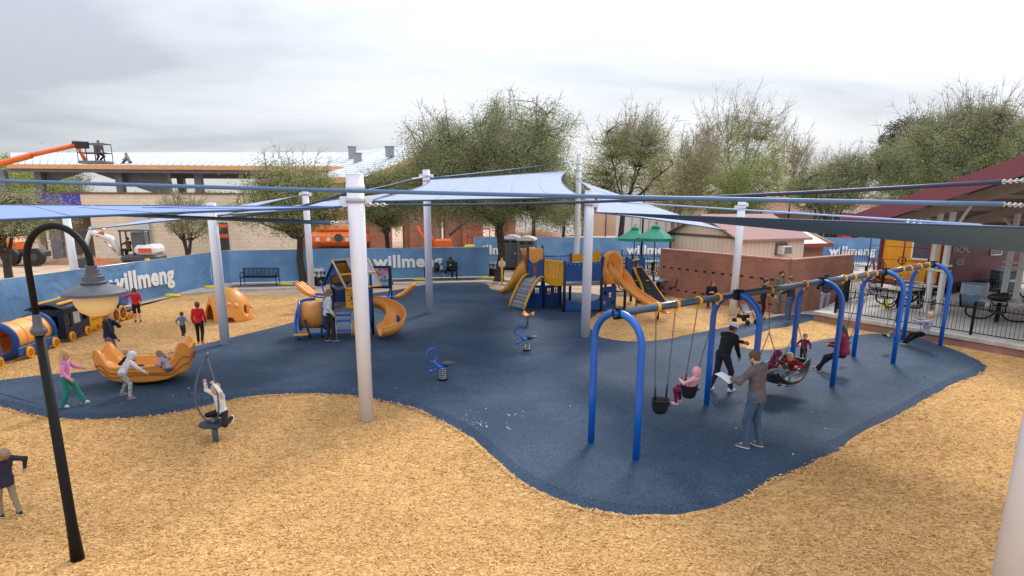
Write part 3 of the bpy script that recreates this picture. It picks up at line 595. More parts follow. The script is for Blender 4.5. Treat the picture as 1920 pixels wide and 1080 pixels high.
shade_sail('pale blue shade sail lying flat across the left edge of the view', [P(640, 388, 12.4), P(-120, 384, 19), P(-120, 418, 9.0)], [0.03, 0.0, 0.06], hems=[1, 0, 1], seams=3, m=mat('sail_fabric_blue', (0.20, 0.29, 0.56), 0.8, 0.08, 2))
shade_sail('broad white blue shade sail raised to the tallest post', [P(690, 378, 13), P(806, 337, 25.1), P(1070, 318, 38), P(1096, 371, 20.8)], [0.10, 0.17, 0.25, 0.02], hems=[1, 1, 1, 1], seams=4)
shade_sail('thin pale shade sail left of the front post', [P(408, 404, 19.2), P(655, 388, 12.6), P(745, 360, 24.0)], [0.02, 0.02, 0.02], hems=[1, 0, 0], seams=1)
shade_sail('narrow shade sail between the banner fence post and trash can post', [P(150, 432, 25.0), P(564, 366, 29.0), P(418, 404, 19.3)], [0.12, 0.10, 0.05], hems=[0, 1, 1], seams=1)
shade_sail('white blue shade sail sloping down to the brick enclosure post', [P(1083, 338, 38), P(1362, 432, 25.2), P(1116, 398, 20.8)], [0.05, 0.06, 0.26], hems=[0, 1, 1], seams=2)
shade_sail('shade sail coloured like a shaded underside, seen from below across the right side', [P(1117, 398, 20.8), P(2010, 430, 5.6), P(2010, 482, 11.5)], [0.03, 0.0, 0.04], m=M_sail_dark, hems=[1, 0, 0], seams=0, hem=0.012)
def cable(label, pts, r, m, chains=()):
    pts = [Vector(p) for p in pts]; t = thing('sail_cable', label, 'cable', pts[0], 0, 'cables and sail edges strung between the posts')
    MB().tube(pts, r, 8).rel(pts[0]).build('cable', m, t)
    for a, b in chains:
        q = MB(); chain(q, a, b, 0.10, 0.013); q.rel(pts[0]).build('chain', M_galv, t)
    return t
M_cab = mat('cable_blue', (0.07, 0.16, 0.33), 0.5, 0.1, 2); M_nav = mat('cable_navy', (0.02, 0.035, 0.10), 0.5, 0.1, 2); M_lt = mat('cable_pale', (0.42, 0.50, 0.70), 0.6, 0.05)
def arc(a, b, sagz, n=10): a, b = Vector(a), Vector(b); return [a+(b-a)*(i/n)-Vector((0, 0, sagz*4*(i/n)*(1-i/n))) for i in range(n+1)]
cable('thick blue sail edge crossing the whole view in front of all posts', arc(P(-60, 337, 7.5), P(1880, 383, 5.5), 0.02, 12), 0.020, M_cab, [])
cable('navy cable with galvanised chains rising right from the front post', arc(P(728, 384, 12.4), P(1880, 341, 5.6), 0.06, 12), 0.019, M_nav, [(P(688, 384, 12.5), P(728, 384, 12.4))])
cable('thin pale cable sloping down towards the pavilion', arc(P(1150, 378, 21), P(1840, 422, 9.0), 0.0, 8), 0.016, M_lt, [(P(1700, 414, 12), P(1735, 417, 11.5))])
cable('teal cable from the bench post up to the tallest post', arc(P(806, 334, 25.2), P(1076, 302, 38.4), 0.04), 0.026, M_cab)
cable('navy cable with chain between front post and bench post', arc(P(640, 366, 13), P(772, 336, 24), 0.03), 0.026, M_nav, [(P(772, 336, 24), P(798, 331, 25))])
cable('dark navy cable between left post and top of front post', arc(P(420, 408, 19.3), P(652, 362, 12.7), 0.10), 0.026, M_nav)
cable('slate cable from left edge to lower chain of the front post', arc(P(-80, 391, 16.5), P(620, 418, 12.2), 0.0)[:], 0.036, M_hem, [(P(620, 418, 12.2), P(660, 417, 12.5))])
cable('short chain on left side of the front post', arc(P(655, 388, 12.5), P(660, 388, 12.5), 0), 0.01, M_galv, [(P(618, 391, 12.4), P(660, 386, 12.5))])
for k_, (ya, yb) in enumerate(((383, 386), (341, 337))):
    a_, b_ = P(1880, ya, 5.5), P(1932, yb, 5.7); t = thing('tension_chain', ('lower', 'upper')[k_]+' galvanised chain at the right edge tying a cable to the post', 'chain', a_, 0, 'galvanised chains on the right post'); q = MB(); chain(q, a_, b_, 0.060, 0.0055); q.rel(a_).build('links', M_galv, t)
# ------------------------------------------------------------------ playground materials
M_blue = mat('blue_powder_coat', (0.001, 0.115, 0.53), 0.33, 0.06, 3, coat=0.3)
M_navy = mat('navy_powder_coat', (0.055, 0.095, 0.16), 0.30, 0.08, 3, coat=0.3)
M_dnavy = mat('dark_navy_plastic', (0.012, 0.022, 0.055), 0.5, 0.15, 4)
M_pblue = mat('blue_plastic', (0.003, 0.075, 0.30), 0.45, 0.12, 3)
M_orange = mat('orange_plastic', (0.88, 0.36, 0.07), 0.42, 0.07, 2.5)
M_amber = mat('amber_plastic', (0.92, 0.42, 0.012), 0.45, 0.08, 3)
M_dorange = mat('dark_orange_groove_shade', (0.42, 0.13, 0.015), 0.6)
M_grey = mat('grey_deck', (0.20, 0.20, 0.21), 0.7, 0.15, 6)
M_rubberblk = mat('black_rubber', (0.014, 0.014, 0.015), 0.55, 0.2, 9)
M_steel = mat('steel', (0.5, 0.51, 0.53), 0.3, 0.1, 9, metal=0.9)
def gz(x, y):
    return RZ if inside(np.array([x]), np.array([y]), rin)[0] else 0.0
def on(v): return Vector((v[0], v[1], gz(v[0], v[1])))
# ------------------------------------------------------------------ swing set
SA = Vector((1.79, 10.70, 0)); su = Vector((math.cos(0.6918), math.sin(0.6918), 0)); sv_ = Vector((su.y, -su.x, 0)); SP, SHW, SH = 3.6245, 0.5266, 2.56
sw = thing('swing_set', 'long blue arch swing set with navy top rail and yellow hangers', 'swing set', SA)
for k in range(5):
    o = su*SP*k; pts = [o-sv_*SHW+Vector((0, 0, 0)), o-sv_*SHW+Vector((0, 0, (SH-SHW)*0.5)), o-sv_*SHW+Vector((0, 0, SH-SHW-0.02))]
    pts += [o-sv_*SHW*math.cos(a)+Vector((0, 0, SH-SHW+SHW*math.sin(a))) for a in np.linspace(0, math.pi, 19)]
    pts += [o+sv_*SHW+Vector((0, 0, SH-SHW-0.02)), o+sv_*SHW+Vector((0, 0, (SH-SHW)*0.5)), o+sv_*SHW]
    a_ = MB().tube(pts, 0.062, 20).build('arch', M_blue, sw)
    q = MB()
    for sgn in (-1, 1):
        q.tube([o+su*sgn*0.075+sv_*0.078*math.cos(t)+Vector((0, 0, SH+0.078*math.sin(t))) for t in np.linspace(0, 2*math.pi, 17)[:-1]], 0.013, 6, closed=True)
        q.tube([o+su*sgn*0.075+sv_*0.09+Vector((0, 0, SH+0.09)), o+su*sgn*0.075-sv_*0.09+Vector((0, 0, SH+0.09))], 0.012, 6)
    q.box(o+Vector((0, 0, SH+0.075)), (0.20, 0.10, 0.02), rz=0.6918); q.box(o+Vector((0, 0, SH-0.085)), (0.20, 0.08, 0.03), rz=0.6918); q.build('clamp', M_black, sw)
    for sgn in (-1, 1):
        MB().tube([o+sv_*sgn*SHW+Vector((0, 0, RZ-0.01)), o+sv_*sgn*SHW+Vector((0, 0, RZ+0.012))], 0.072, 16).build('foot_collar', M_pblue, sw)
for k in range(4):
    MB().tube([su*(SP*k+0.02)+Vector((0, 0, SH)), su*(SP*k+SP/2)+Vector((0, 0, SH)), su*(SP*k+SP-0.02)+Vector((0, 0, SH))], 0.068, 20).build('top_rail', M_navy, sw)
def projx(v):
    d = np.array([v[0], v[1], v[2]-CAMH]); return 960+FPX*(d@_R)/(d@_F)
def rail_t(px):
    lo, hi = 0, SP*4
    for _ in range(40):
        m = (lo+hi)/2
        if projx(SA+su*m+Vector((0, 0, SH))) < px: lo = m
        else: hi = m
    return lo
HX = [1231, 1267, 1309, 1346, 1443, 1508, 1581, 1599, 1622, 1639, 1690, 1705, 1723, 1738]
HT = [rail_t(x) for x in HX]
for t in HT:
    q = MB(); o = su*t
    q.tube([o+sv_*0.078*math.cos(a)+Vector((0, 0, SH+0.078*math.sin(a))) for a in np.linspace(0, 2*math.pi, 15)[:-1]], 0.017, 6, closed=True)
    q.box(o+sv_*0.072+Vector((0, 0, SH+0.0)), (0.06, 0.05, 0.10), rz=0.6918, bev=0.008); q.box(o+Vector((0, 0, SH-0.105)), (0.045, 0.05, 0.07), rz=0.6918, bev=0.008); q.build('hanger', M_amber, sw)
def RP(t, z, off=0.0): return SA+su*t+sv_*off+Vector((0, 0, z))
def swing_chain(q, a, b): chain(q, a, b, 0.045, 0.0045)
TOPZ = SH-0.14
def bucket(t0, t1, ang, label, rope):
    tm = (t0+t1)/2; L = TOPZ-rope; off = math.sin(ang)*rope; z = TOPZ-math.cos(ang)*rope; c = RP(tm, z, off)
    th = thing('bucket_swing', label, 'swing', c, 0, 'bucket swings'); Mx = Matrix.Rotation(0.6918, 3, 'Z')
    q = MB(); prof = [(0.001, -0.26), (0.09, -0.255), (0.13, -0.22), (0.155, -0.12), (0.165, 0.0), (0.172, 0.012), (0.162, 0.018), (0.150, 0.0), (0.138, -0.12), (0.11, -0.20), (0.001, -0.215)]
    q.lathe(prof, (0, 0, 0.0), 22, Mx); q.tube([Mx@Vector((0.168*math.cos(a), 0.168*math.sin(a), 0.008)) for a in np.linspace(0, 2*math.pi, 25)[:-1]], 0.013, 6, closed=True)
    q.build('seat', M_rubberblk, th)
    for sg in (-1, 1): MB().box(Mx@Vector((0.10, sg*0.150, -0.06)), (0.05, 0.03, 0.08), rz=0.6918).build('buckle', M_steel, th)
    for tt, sg in ((t0, -1), (t1, 1)):
        top = RP(tt, TOPZ)-c; low = su*sg*0.165+Vector((0, 0, 0.02)); m_ = low+nrm(top-low)*0.26
        MB().tube([low, m_], 0.018, 6).build('chain_sleeve', M_rubberblk, th); q = MB(); swing_chain(q, m_, top); q.build('chain', M_swch, th)
    return th, c
b1, b1c = bucket(HT[0], HT[1], 0.0, 'empty black bucket swing hanging still in the first bay', TOPZ-0.78)
PINKANG = -0.17
b2, b2c = bucket(HT[2], HT[3], PINKANG, 'black bucket swing carrying the child in pink', TOPZ-0.74)
def belt(t0, t1, ang, label, rope, wide=0.0):
    tm = (t0+t1)/2; off = math.sin(ang)*rope; z = TOPZ-math.cos(ang)*rope; c = RP(tm, z, off); th = thing('belt_swing', label, 'swing', c, 0, 'belt swings')
    h = min(0.24, (t1-t0)*0.48+0.02); dn = Vector((0, 0, -1))*math.cos(ang)+sv_*math.sin(ang); cr = dn.cross(su)
    q = MB(); q.grid(lambda u, v: su*(h*(2*u-1))+dn*(0.10*(1-(2*u-1)**2)-0.10)+cr*(0.155*(v-0.5))*(1-0.25*(2*u-1)**4), 14, 3)
    q.build('seat', M_rubberblk, th, solid=0.014)
    for tt, sg in ((t0, -1), (t1, 1)):
        q = MB(); swing_chain(q, su*sg*h-dn*0.10, RP(tt, TOPZ)-c); q.build('chain', M_swch, th)
        MB().tube([su*sg*h-dn*0.10+cr*0.06, su*sg*h-dn*0.16, su*sg*h-dn*0.10-cr*0.06], 0.006, 5).build('hanger_link', M_steel, th)
    return th, c, dn, cr
w1 = belt(HT[6], HT[7], 0.04, 'belt swing holding the woman in the maroon sweater', TOPZ-0.50)
w2 = belt(HT[8], HT[9], -0.22, 'empty black belt swing behind the woman in maroon', TOPZ-0.50)
w3 = belt(HT[10], HT[11], -0.12, 'empty belt swing nearest to the fourth arch', TOPZ-0.52)
w4 = belt(HT[12], HT[13], 0.16, 'belt swing under the leaning boy in grey', TOPZ-0.50)
# wide basket swing for several children in the second bay
tb = (HT[4]+HT[5])/2; bk = RP(tb, 0.62, 0.06); th = thing('basket_swing', 'large dark curved basket swing shared by two children', 'swing', bk)
q = MB(); BL, BW = 0.72, 0.40
def bsurf(u, v):
    x = (2*u-1); y = (2*v-1); return su*(BL*x)+sv_*(BW*y*(1-0.25*x*x))+Vector((0, 0, -0.22+0.34*abs(x)**2.4+0.06*y*y+0.06*x))
q.grid(bsurf, 20, 10); q.build('shell', mat('basket_shell', (0.045, 0.048, 0.055), 0.55, 0.15, 6), th, solid=0.03)
rim = [bsurf(u, 0)+Vector((0, 0, 0.01)) for u in np.linspace(0, 1, 15)]+[bsurf(1, v) for v in np.linspace(0.15, 0.85, 6)]+[bsurf(u, 1)+Vector((0, 0, 0.01)) for u in np.linspace(1, 0, 15)]+[bsurf(0, v) for v in np.linspace(0.85, 0.15, 6)]
MB().tube(rim, 0.028, 8, closed=True).build('rim', M_rubberblk, th)
for sg in (-1, 1): MB().tube([su*sg*(BL-0.02)+sv_*(y*0.28)+Vector((0, 0, 0.14+0.06*sg)) for y in (-1, -0.5, 0, 0.5, 1)], 0.045, 8).build('end_bolster', M_rubberblk, th)
for y in (-1, 1): MB().tube([su*(-0.55)+sv_*y*0.36+Vector((0, 0, 0.05)), su*0.0+sv_*y*0.40+Vector((0, 0, 0.14)), su*0.62+sv_*y*0.30+Vector((0, 0, 0.26))], 0.018, 6).build('hand_bar', M_navy, th)
for tt, sg in ((HT[4], -1), (HT[5], 1)):
    top = RP(tt, TOPZ)-bk; sp_ = top*0.55+(su*sg*0.5)*0.45; q = MB(); swing_chain(q, top, sp_)
    for y in (-1, 1): swing_chain(q, sp_, su*sg*0.60+sv_*y*0.30+Vector((0, 0, 0.16)))
    q.build('chain', M_swch, th)
# ------------------------------------------------------------------ spring riders
def rider():
    t = thing('spring_rider', 'x', 'spring rider', (0, 0, 0), 0, 'blue spring riders with grey disc seats')
    MB().tube([(0.075*math.cos(a), 0.075*math.sin(a), 0.02+0.30*a/(2*math.pi*6)) for a in np.linspace(0, 2*math.pi*6, 97)], 0.014, 6).build('spring', M_steel, t)
    MB().lathe([(0, 0.01), (0.12, 0.01), (0.12, 0.03), (0.04, 0.035), (0.04, 0.30), (0, 0.30)], seg=16).build('base', M_black, t)
    MB().tube([(0.14, 0, 0.36), (0.0, 0, 0.33), (-0.12, 0, 0.345), (-0.16, 0, 0.42), (-0.22, 0, 0.50)], [0.03, 0.055, 0.05, 0.035, 0.028], 12).build('body', M_blue, t)
    MB().lathe([(0, 0.40), (0.15, 0.40), (0.17, 0.41), (0.17, 0.43), (0.14, 0.445), (0, 0.44)], (0.15, 0, 0), 20).build('seat', mat('seat_grey', (0.05, 0.055, 0.06), 0.5), t)
    MB().tube([(0.14, 0, 0.34), (0.15, 0, 0.41)], 0.03, 8).build('stem', M_blue, t)
    MB().tube([(-0.25+0.145*math.cos(a), 0.04*math.cos(a), 0.65+0.165*math.sin(a)) for a in np.linspace(0, 2*math.pi, 25)[:-1]], 0.019, 8, closed=True).build('handle_ring', M_blue, t)
    q = MB(); q.tube([(-0.08, 0, 0.33), (-0.26, -0.05, 0.27)], 0.02, 8); q.ball((-0.31, -0.06, 0.26), 0.05, 12, 8); q.build('footrest', M_blue, t)
    return t
r1 = rider(); r1.location = on(G(830, 718)); r1.rotation_euler = (0, 0, 0.35); r1['label'] = 'nearest blue spring rider alone on open blue rubber'
copy_tree(r1, on(G(988, 662)), 0.25, 'blue spring rider just in front of the orange petal seat')
f = on(G(989, 614)); t = thing('petal_spinner', 'small orange petal seat on a blue stem behind a spring rider', 'spinner', f)
for k in range(4):
    a = k*math.pi/2+0.5; MB().grid(lambda u, v: Vector((math.cos(a)*(0.04+0.22*u)-math.sin(a)*(v-0.5)*0.26*math.sin(math.pi*(0.25+0.7*u)), math.sin(a)*(0.04+0.22*u)+math.cos(a)*(v-0.5)*0.26*math.sin(math.pi*(0.25+0.7*u)), 0.33+0.14*u*u)), 6, 4).build('petal', M_orange, t, solid=0.02)
MB().ball((0, 0, 0.33), (0.12, 0.12, 0.05), 14, 7).build('seat', M_orange, t); MB().tube([(0, 0, -0.02), (0, 0, 0.31)], [0.03, 0.045], 10).build('stem', M_blue, t)
f = on(G(741, 612)); t = thing('stepping_stool', 'low yellow disc stool near the curved orange slide', 'stool', f)
MB().lathe([(0, 0.10), (0.10, 0.11), (0.17, 0.15), (0.18, 0.17), (0, 0.175)], seg=18).build('seat', M_amber, t); MB().tube([(0, 0, 0), (0, 0, 0.12)], 0.05, 10).build('stem', M_dnavy, t)
# ------------------------------------------------------------------ standing spinner
SPN = on(G(405, 828)); t = thing('standing_spinner', 'navy cage spinner on a round foot plate in the front mulch', 'spinner', SPN)
MB().tube([(0, 0, -0.05), (0, 0, 0.34)], 0.055, 12).build('post', M_navy, t)
MB().lathe([(0, 0.335), (0.25, 0.335), (0.265, 0.345), (0.265, 0.365), (0.25, 0.375), (0, 0.375)], seg=30).build('foot_plate', mat('plate_rubber', (0.03, 0.035, 0.045), 0.6), t)
for k in range(3):
    a = k*2.094+3.5; d = Vector((math.cos(a), math.sin(a), 0))
    MB().tube(smooth_path([(0.03*d.x, 0.03*d.y, 0.40)]+[tuple(d*r+Vector((0, 0, z))) for r, z in ((0.16, 0.48), (0.25, 0.72), (0.255, 0.98), (0.17, 1.30), (0.02, 1.62))], 5), 0.017, 8).build('cage_bar', M_navy, t)
MB().ball((0, 0, 1.66), 0.05, 14, 9).build('top_ball', M_navy, t); MB().tube([(0, 0, 0.37), (0, 0, 0.46)], [0.07, 0.04], 12).build('hub', M_navy, t)
# ------------------------------------------------------------------ boat rocker
BT = on(G(262, 728)); BT = Vector((BT.x, BT.y+0.42, BT.z)); boat = thing('boat_rocker', 'big orange boat shaped rocker with wavy sides on blue rubber', 'rocker', BT, R(13))
def brim(a):
    c, s = math.cos(a), math.sin(a); x = 1.08*abs(c)**0.8*(1 if c > 0 else -1); y = 0.56*abs(s)**0.75*(1 if s > 0 else -1)
    corner = math.exp(-((abs(c)-0.80)/0.17)**2); z = 0.40+0.36*corner+(0.16 if abs(s) < 0.35 else 0)*(1-abs(s)/0.35 if abs(s) < .35 else 0)+0.12*max(0, c)**2; return x, y, z
def hull(u, v):
    a = 2*math.pi*u; x, y, z = brim(a)
    keys = [(0.0, 0.10, -1), (0.12, 0.72, 0.06), (0.30, 0.86, 0.16), (0.55, 0.95, 0.62), (0.78, 1.0, 0.97), (0.84, 0.98, 1.0), (0.89, 0.92, 0.98), (0.95, 0.84, 0.45), (1.0, 0.0, -2)]
    for i in range(len(keys)-1):
        if v <= keys[i+1][0]+1e-9:
            k0, k1 = keys[i], keys[i+1]; f_ = (v-k0[0])/(k1[0]-k0[0]); break
    def pz(k): return (0.03+0.10*(x*k[1])**2) if k[2] in (-1,) else ((0.24+0.08*(x*0.5)**2) if k[2] == -2 else (0.03+0.10*(x*k[1])**2)*(1-k[2])+z*k[2])
    r = k0[1]*(1-f_)+k1[1]*f_; zz_ = pz(k0)*(1-f_)+pz(k1)*f_; return Vector((x*r, y*r, zz_))
MB().grid(hull, 72, 26).build('hull', M_orange, boat)
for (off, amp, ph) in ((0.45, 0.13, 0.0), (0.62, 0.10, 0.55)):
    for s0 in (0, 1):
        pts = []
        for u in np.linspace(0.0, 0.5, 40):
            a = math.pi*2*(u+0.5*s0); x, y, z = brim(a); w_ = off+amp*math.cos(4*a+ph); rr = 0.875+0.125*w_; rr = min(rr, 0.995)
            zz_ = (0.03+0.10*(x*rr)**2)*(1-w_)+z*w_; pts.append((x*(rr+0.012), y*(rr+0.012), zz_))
        MB().tube(pts, 0.013, 5).build('groove_shade', M_dorange, boat)  # raised dark orange tubes paint the shade of the wavy grooves
MB().tube([hull(u, 0.84) for u in np.linspace(0, 1, 73)[:-1]], 0.028, 8, closed=True).build('rim', M_orange, boat)
MB().lathe([(0, 0.0), (0.35, 0.0), (0.3, 0.06), (0, 0.07)], seg=20).build('pivot_base', M_black, boat)
boat.scale = (1.03, 1.08, 1.18)
# ------------------------------------------------------------------ climbing dome
DM = on(G(419, 603)); DM = Vector((DM.x, DM.y+0.55, 0)); t = thing('climbing_dome', 'hollow orange climbing dome with round holes and arched doorway', 'climber', DM)
pr = [ell((0, 0, 0.0), (0.86, 0.82, 1.20), None, 0)]
bumps = []
for k in range(16):
    a = k*2.4+0.3; el = 0.35+0.9*((k*0.618) % 1); bumps.append((0.86*math.cos(a)*math.cos(el), 0.82*math.sin(a)*math.cos(el), 1.2*math.sin(el)))
for b in bumps[::2]: pr.append(ell(b, (0.07, 0.07, 0.07), None, 0.06))
pr.append(ell((0, 0, 0.0), (0.78, 0.74, 1.11), None, 0, True))
for b in bumps[1::2]: pr.append(ell(b, (0.085, 0.085, 0.085), None, 0, True))
pr.append(ell((-0.60, -0.66, 0.0), (0.36, 0.45, 0.74), None, 0, True)); pr.append(ell((0.85, -0.30, 0.45), (0.16, 0.22, 0.30), None, 0, True)); pr.append(ell((0.35, -0.8, 0.0), (0.2, 0.2, 0.2), None, 0, True))
V, F = surf_nets(pr, 0.028, cut=lambda X, Y, Z: -Z); np_mesh('shell', V, F, M_orange, t, True)
# ------------------------------------------------------------------ toy train along the banner fence
TR = R(96.5)
def wheel(q, x, y, z, r, w=0.06): q.tube([(x, y-w/2, z), (x, y+w/2, z)], r, 20)
def wheels(t, xs, y, r, m=M_amber):
    for x in xs:
        q = MB(); wheel(q, x, y, r*0.95+0.02, r); w_ = q.build('wheel', m, t)
        q = MB(); wheel(q, x, y-0.035 if y < 0 else y+0.035, r*0.95+0.02, r*0.62, 0.02); q.build('hub', M_dorange if m is M_amber else M_dnavy, w_)
def side_panel(wins, x0, x1, z0, z1):   # rectangles tiling a wall with openings
    xs = sorted({x0, x1, *[w_[0] for w_ in wins], *[w_[1] for w_ in wins]}); out = []
    for a, b in zip(xs[:-1], xs[1:]):
        ws = sorted([w_ for w_ in wins if w_[0] <= a+1e-6 and w_[1] >= b-1e-6], key=lambda w_: w_[2]); z = z0
        for w_ in ws:
            if w_[2] > z: out.append((a, b, z, w_[2]))
            z = w_[3]
        if z < z1: out.append((a, b, z, z1))
    return out
def wall(q, y, wins, x0, x1, z0, z1, th=0.05):
    for a, b, c, d in side_panel(wins, x0, x1, z0, z1): q.box(((a+b)/2, y, (c+d)/2), (b-a, th, d-c))
def endwall(q, x, wins, y0, y1, z0, z1, th=0.05):
    for a, b, c, d in side_panel(wins, y0, y1, z0, z1): q.box((x, (a+b)/2, (c+d)/2), (th, b-a, d-c))
Wd = 0.46
t = thing('train_wagon', 'open blue toy train wagon at the left edge of the view', 'toy train car', (-14.02, 15.85, 0), TR, 'toy train along the banner fence')
q = MB(); wall(q, -Wd, [(-0.2, 0.15, 0.55, 0.85), (0.45, 0.72, 0.55, 0.85)], -1.0, 0.85, 0.12, 0.95); wall(q, Wd, [], -1.0, 0.85, 0.12, 0.95); endwall(q, 0.825, [(-0.28, 0.28, 0.2, 0.8)], -Wd, Wd, 0.12, 0.95); q.build('body', M_pblue, t)
MB().box((0, 0, 0.2), (1.9, 0.86, 0.05)).build('floor', M_grey, t); MB().tube([(0.85, -Wd, 0.93), (0.85, -0.3, 1.12), (0.85, 0, 1.18), (0.85, 0.3, 1.12), (0.85, Wd, 0.93)], 0.04, 8).build('arch', M_pblue, t); wheels(t, (0.12, 0.62, -0.7), -Wd-0.06, 0.15)
t = thing('train_tunnel_wagon', 'toy train wagon with a ribbed orange crawl tunnel and blue rings', 'toy train car', (-14.28, 18.25, 0), TR, 'toy train along the banner fence')
q = MB(); q.grid(lambda u, v: Vector((-0.85+1.7*u, 0.43*math.cos(2*math.pi*v), 0.55+0.43*math.sin(2*math.pi*v))), 14, 28); q.build('tunnel', M_orange, t, solid=0.03)
for x in (-0.35, 0.3): MB().tube([(x, 0.44*math.cos(a), 0.55+0.44*math.sin(a)) for a in np.linspace(0, 2*math.pi, 25)[:-1]], 0.025, 6, closed=True).build('rib', M_orange, t)
for x in (-0.9, 0.9): MB().lathe([(0.38, -0.04), (0.53, -0.04), (0.535, 0.04), (0.38, 0.04)], (x, 0, 0.55), 28, Matrix.Rotation(R(90), 3, 'Y')).build('end_ring', M_pblue, t)
q = MB(); q.box((0, -Wd-0.03, 0.24), (1.9, 0.06, 0.24), bev=0.01); q.box((0, Wd+0.03, 0.26), (1.9, 0.06, 0.26)); q.build('skirt', M_pblue, t); wheels(t, (-0.55, 0.72), -Wd-0.10, 0.16)
t = thing('train_caboose', 'dark navy toy train cabin with windows and an orange framed roof', 'toy train car', (-14.52, 20.42, 0), TR, 'toy train along the banner fence')
q = MB(); wall(q, -Wd, [(-0.50, -0.34, 0.45, 0.9), (-0.2, 0.16, 0.5, 0.9), (0.34, 0.58, 0.55, 0.9)], -0.72, 0.70, 0.12, 1.05); wall(q, Wd, [(-0.2, 0.2, 0.5, 0.9)], -0.72, 0.70, 0.12, 1.05); endwall(q, -0.695, [(-0.3, 0.05, 0.45, 0.85)], -Wd, Wd, 0.12, 1.05); endwall(q, 0.675, [(-0.25, 0.25, 0.3, 0.9)], -Wd, Wd, 0.12, 1.05)
q.build('body', M_dnavy, t); q = MB(); q.grid(lambda u, v: Vector((-0.82+1.62*u, 0.56*(2*v-1), 1.22-0.18*(2*v-1)**2)), 1, 8); q.build('roof', M_dnavy, t, solid=0.04)
for y in (-0.35, 0.3): MB().box((0.0, y, 1.215), (1.35, 0.10, 0.05), rx=-0.25*y).build('roof_rail', M_amber, t)
wheels(t, (-0.48, 0.46), -Wd-0.06, 0.15)
q = MB()
for i in range(6): q.box((-0.17+0.062*i, -Wd-0.027, 0.7), (0.05, 0.01, 0.36))
q.build('window_slats', mat('panel_grey', (0.55, 0.57, 0.60), 0.5), t)
t = thing('train_tender', 'amber yellow toy train car behind the lamp globe', 'toy train car', (-14.72, 21.85, 0), TR, 'toy train along the banner fence')
q = MB(); wall(q, -0.42, [], -0.55, 0.50, 0.12, 0.85); wall(q, 0.42, [], -0.55, 0.50, 0.12, 0.85); endwall(q, -0.525, [], -0.42, 0.42, 0.12, 0.98); endwall(q, 0.475, [], -0.42, 0.42, 0.12, 0.85); q.build('body', M_amber, t)
MB().box((-0.30, 0.1, 1.12), (0.4, 0.8, 0.22), bev=0.03).build('load', M_amber, t)
q = MB()
for z in (0.42, 0.62): q.tube([(-0.45, -0.455, z), (0.42, -0.455, z+0.03)], 0.015, 6)
q.build('trim', M_dorange, t); wheels(t, (-0.25, 0.25), -0.48, 0.14, M_amber)
t = thing('train_locomotive', 'blue toy locomotive with cab, chimney and large amber wheels', 'toy train car', (-14.92, 23.50, 0), TR, 'toy train along the banner fence')
q = MB(); wall(q, -0.42, [(-0.75, -0.45, 0.85, 1.2)], -0.9, -0.3, 0.15, 1.35); wall(q, 0.42, [(-0.75, -0.45, 0.85, 1.2)], -0.9, -0.3, 0.15, 1.35); endwall(q, -0.875, [(-0.2, 0.2, 0.3, 1.1)], -0.42, 0.42, 0.15, 1.35); q.box((-0.6, 0, 1.38), (0.8, 1.0, 0.06), bev=0.015); q.build('cab', M_pblue, t)
MB().tube([(-0.3, 0, 0.72), (0.3, 0, 0.72), (0.95, 0, 0.72)], [0.36, 0.36, 0.34], 24).build('boiler', M_pblue, t); MB().tube([(0.65, 0, 1.0), (0.65, 0, 1.3), (0.65, 0, 1.36)], [0.09, 0.10, 0.14], 14).build('chimney', M_pblue, t)
MB().box((0.1, 0, 0.28), (2.1, 0.84, 0.16), bev=0.02).build('frame', M_dnavy, t)
for x in (-0.55, -0.02):
    o = MB().tube([(x, -0.46, 0.32), (x, -0.52, 0.32)], 0.27, 24).build('wheel', M_amber, t); MB().tube([(x, -0.515, 0.32), (x, -0.53, 0.32)], 0.20, 20).build('wheel_disc', M_dnavy, o)
    q = MB()
    for k in range(6): q.box((x+0.1*math.cos(k*1.047), -0.535, 0.32+0.1*math.sin(k*1.047)), (0.2, 0.012, 0.03), ry=-k*1.047)
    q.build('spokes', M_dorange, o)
wheels(t, (0.42, 0.72, 0.98), -0.48, 0.12)
# ------------------------------------------------------------------ small play house
HC = Vector((-5.35, 21.35, RZ)); hr_ = R(14); hs = thing('play_house', 'small blue and orange play house with gable roof and curved slide', 'play structure', HC, hr_)
pp = [(-0.62, -0.62), (0.62, -0.62), (0.62, 0.62), (-0.62, 0.62)]
for x, y in pp: MB().tube([(x, y, 0), (x, y, 2.0)], 0.045, 12).build('post', M_dnavy, hs)
MB().box((0, 0, 0.86), (1.3, 1.3, 0.09), bev=0.01).build('deck', M_grey, hs)
for gy in (-0.66, 0.66): MB().prism([(-0.72, 1.68), (-0.78, 1.72), (0, 2.42), (0.78, 1.72), (0.72, 1.68), (0, 2.05)], 0.05, c=(0, gy, 0)).build('gable', M_pblue, hs)

def slab(name, a, b, y0, y1, th_, m):
    a, b = Vector((a[0], 0, a[1])), Vector((b[0], 0, b[1])); d = nrm(b-a); n_ = Vector((-d.z, 0, d.x)); c = (a+b)/2
    q = MB(); vs = [p+n_*s_*th_/2+Vector((0, y, 0)) for y in (y0, y1) for p in (a, b) for s_ in (-1, 1)]
    q.add(vs, [(0, 1, 3, 2), (4, 6, 7, 5), (0, 4, 5, 1), (2, 3, 7, 6), (0, 2, 6, 4), (1, 5, 7, 3)]); return q.build(name, m, hs)
slab('roof_panel', (-0.92, 1.66), (0.02, 2.50), -0.75, 0.75, 0.04, M_pblue); slab('roof_lining', (-0.84, 1.68), (-0.05, 2.385), -0.55, 0.6, 0.03, M_amber)
slab('roof_panel', (0.02, 2.50), (0.92, 1.66), -0.2, 0.75, 0.04, mat('roof_film', (0.35, 0.38, 0.55), 0.3, 0.2, 9))
q = MB()
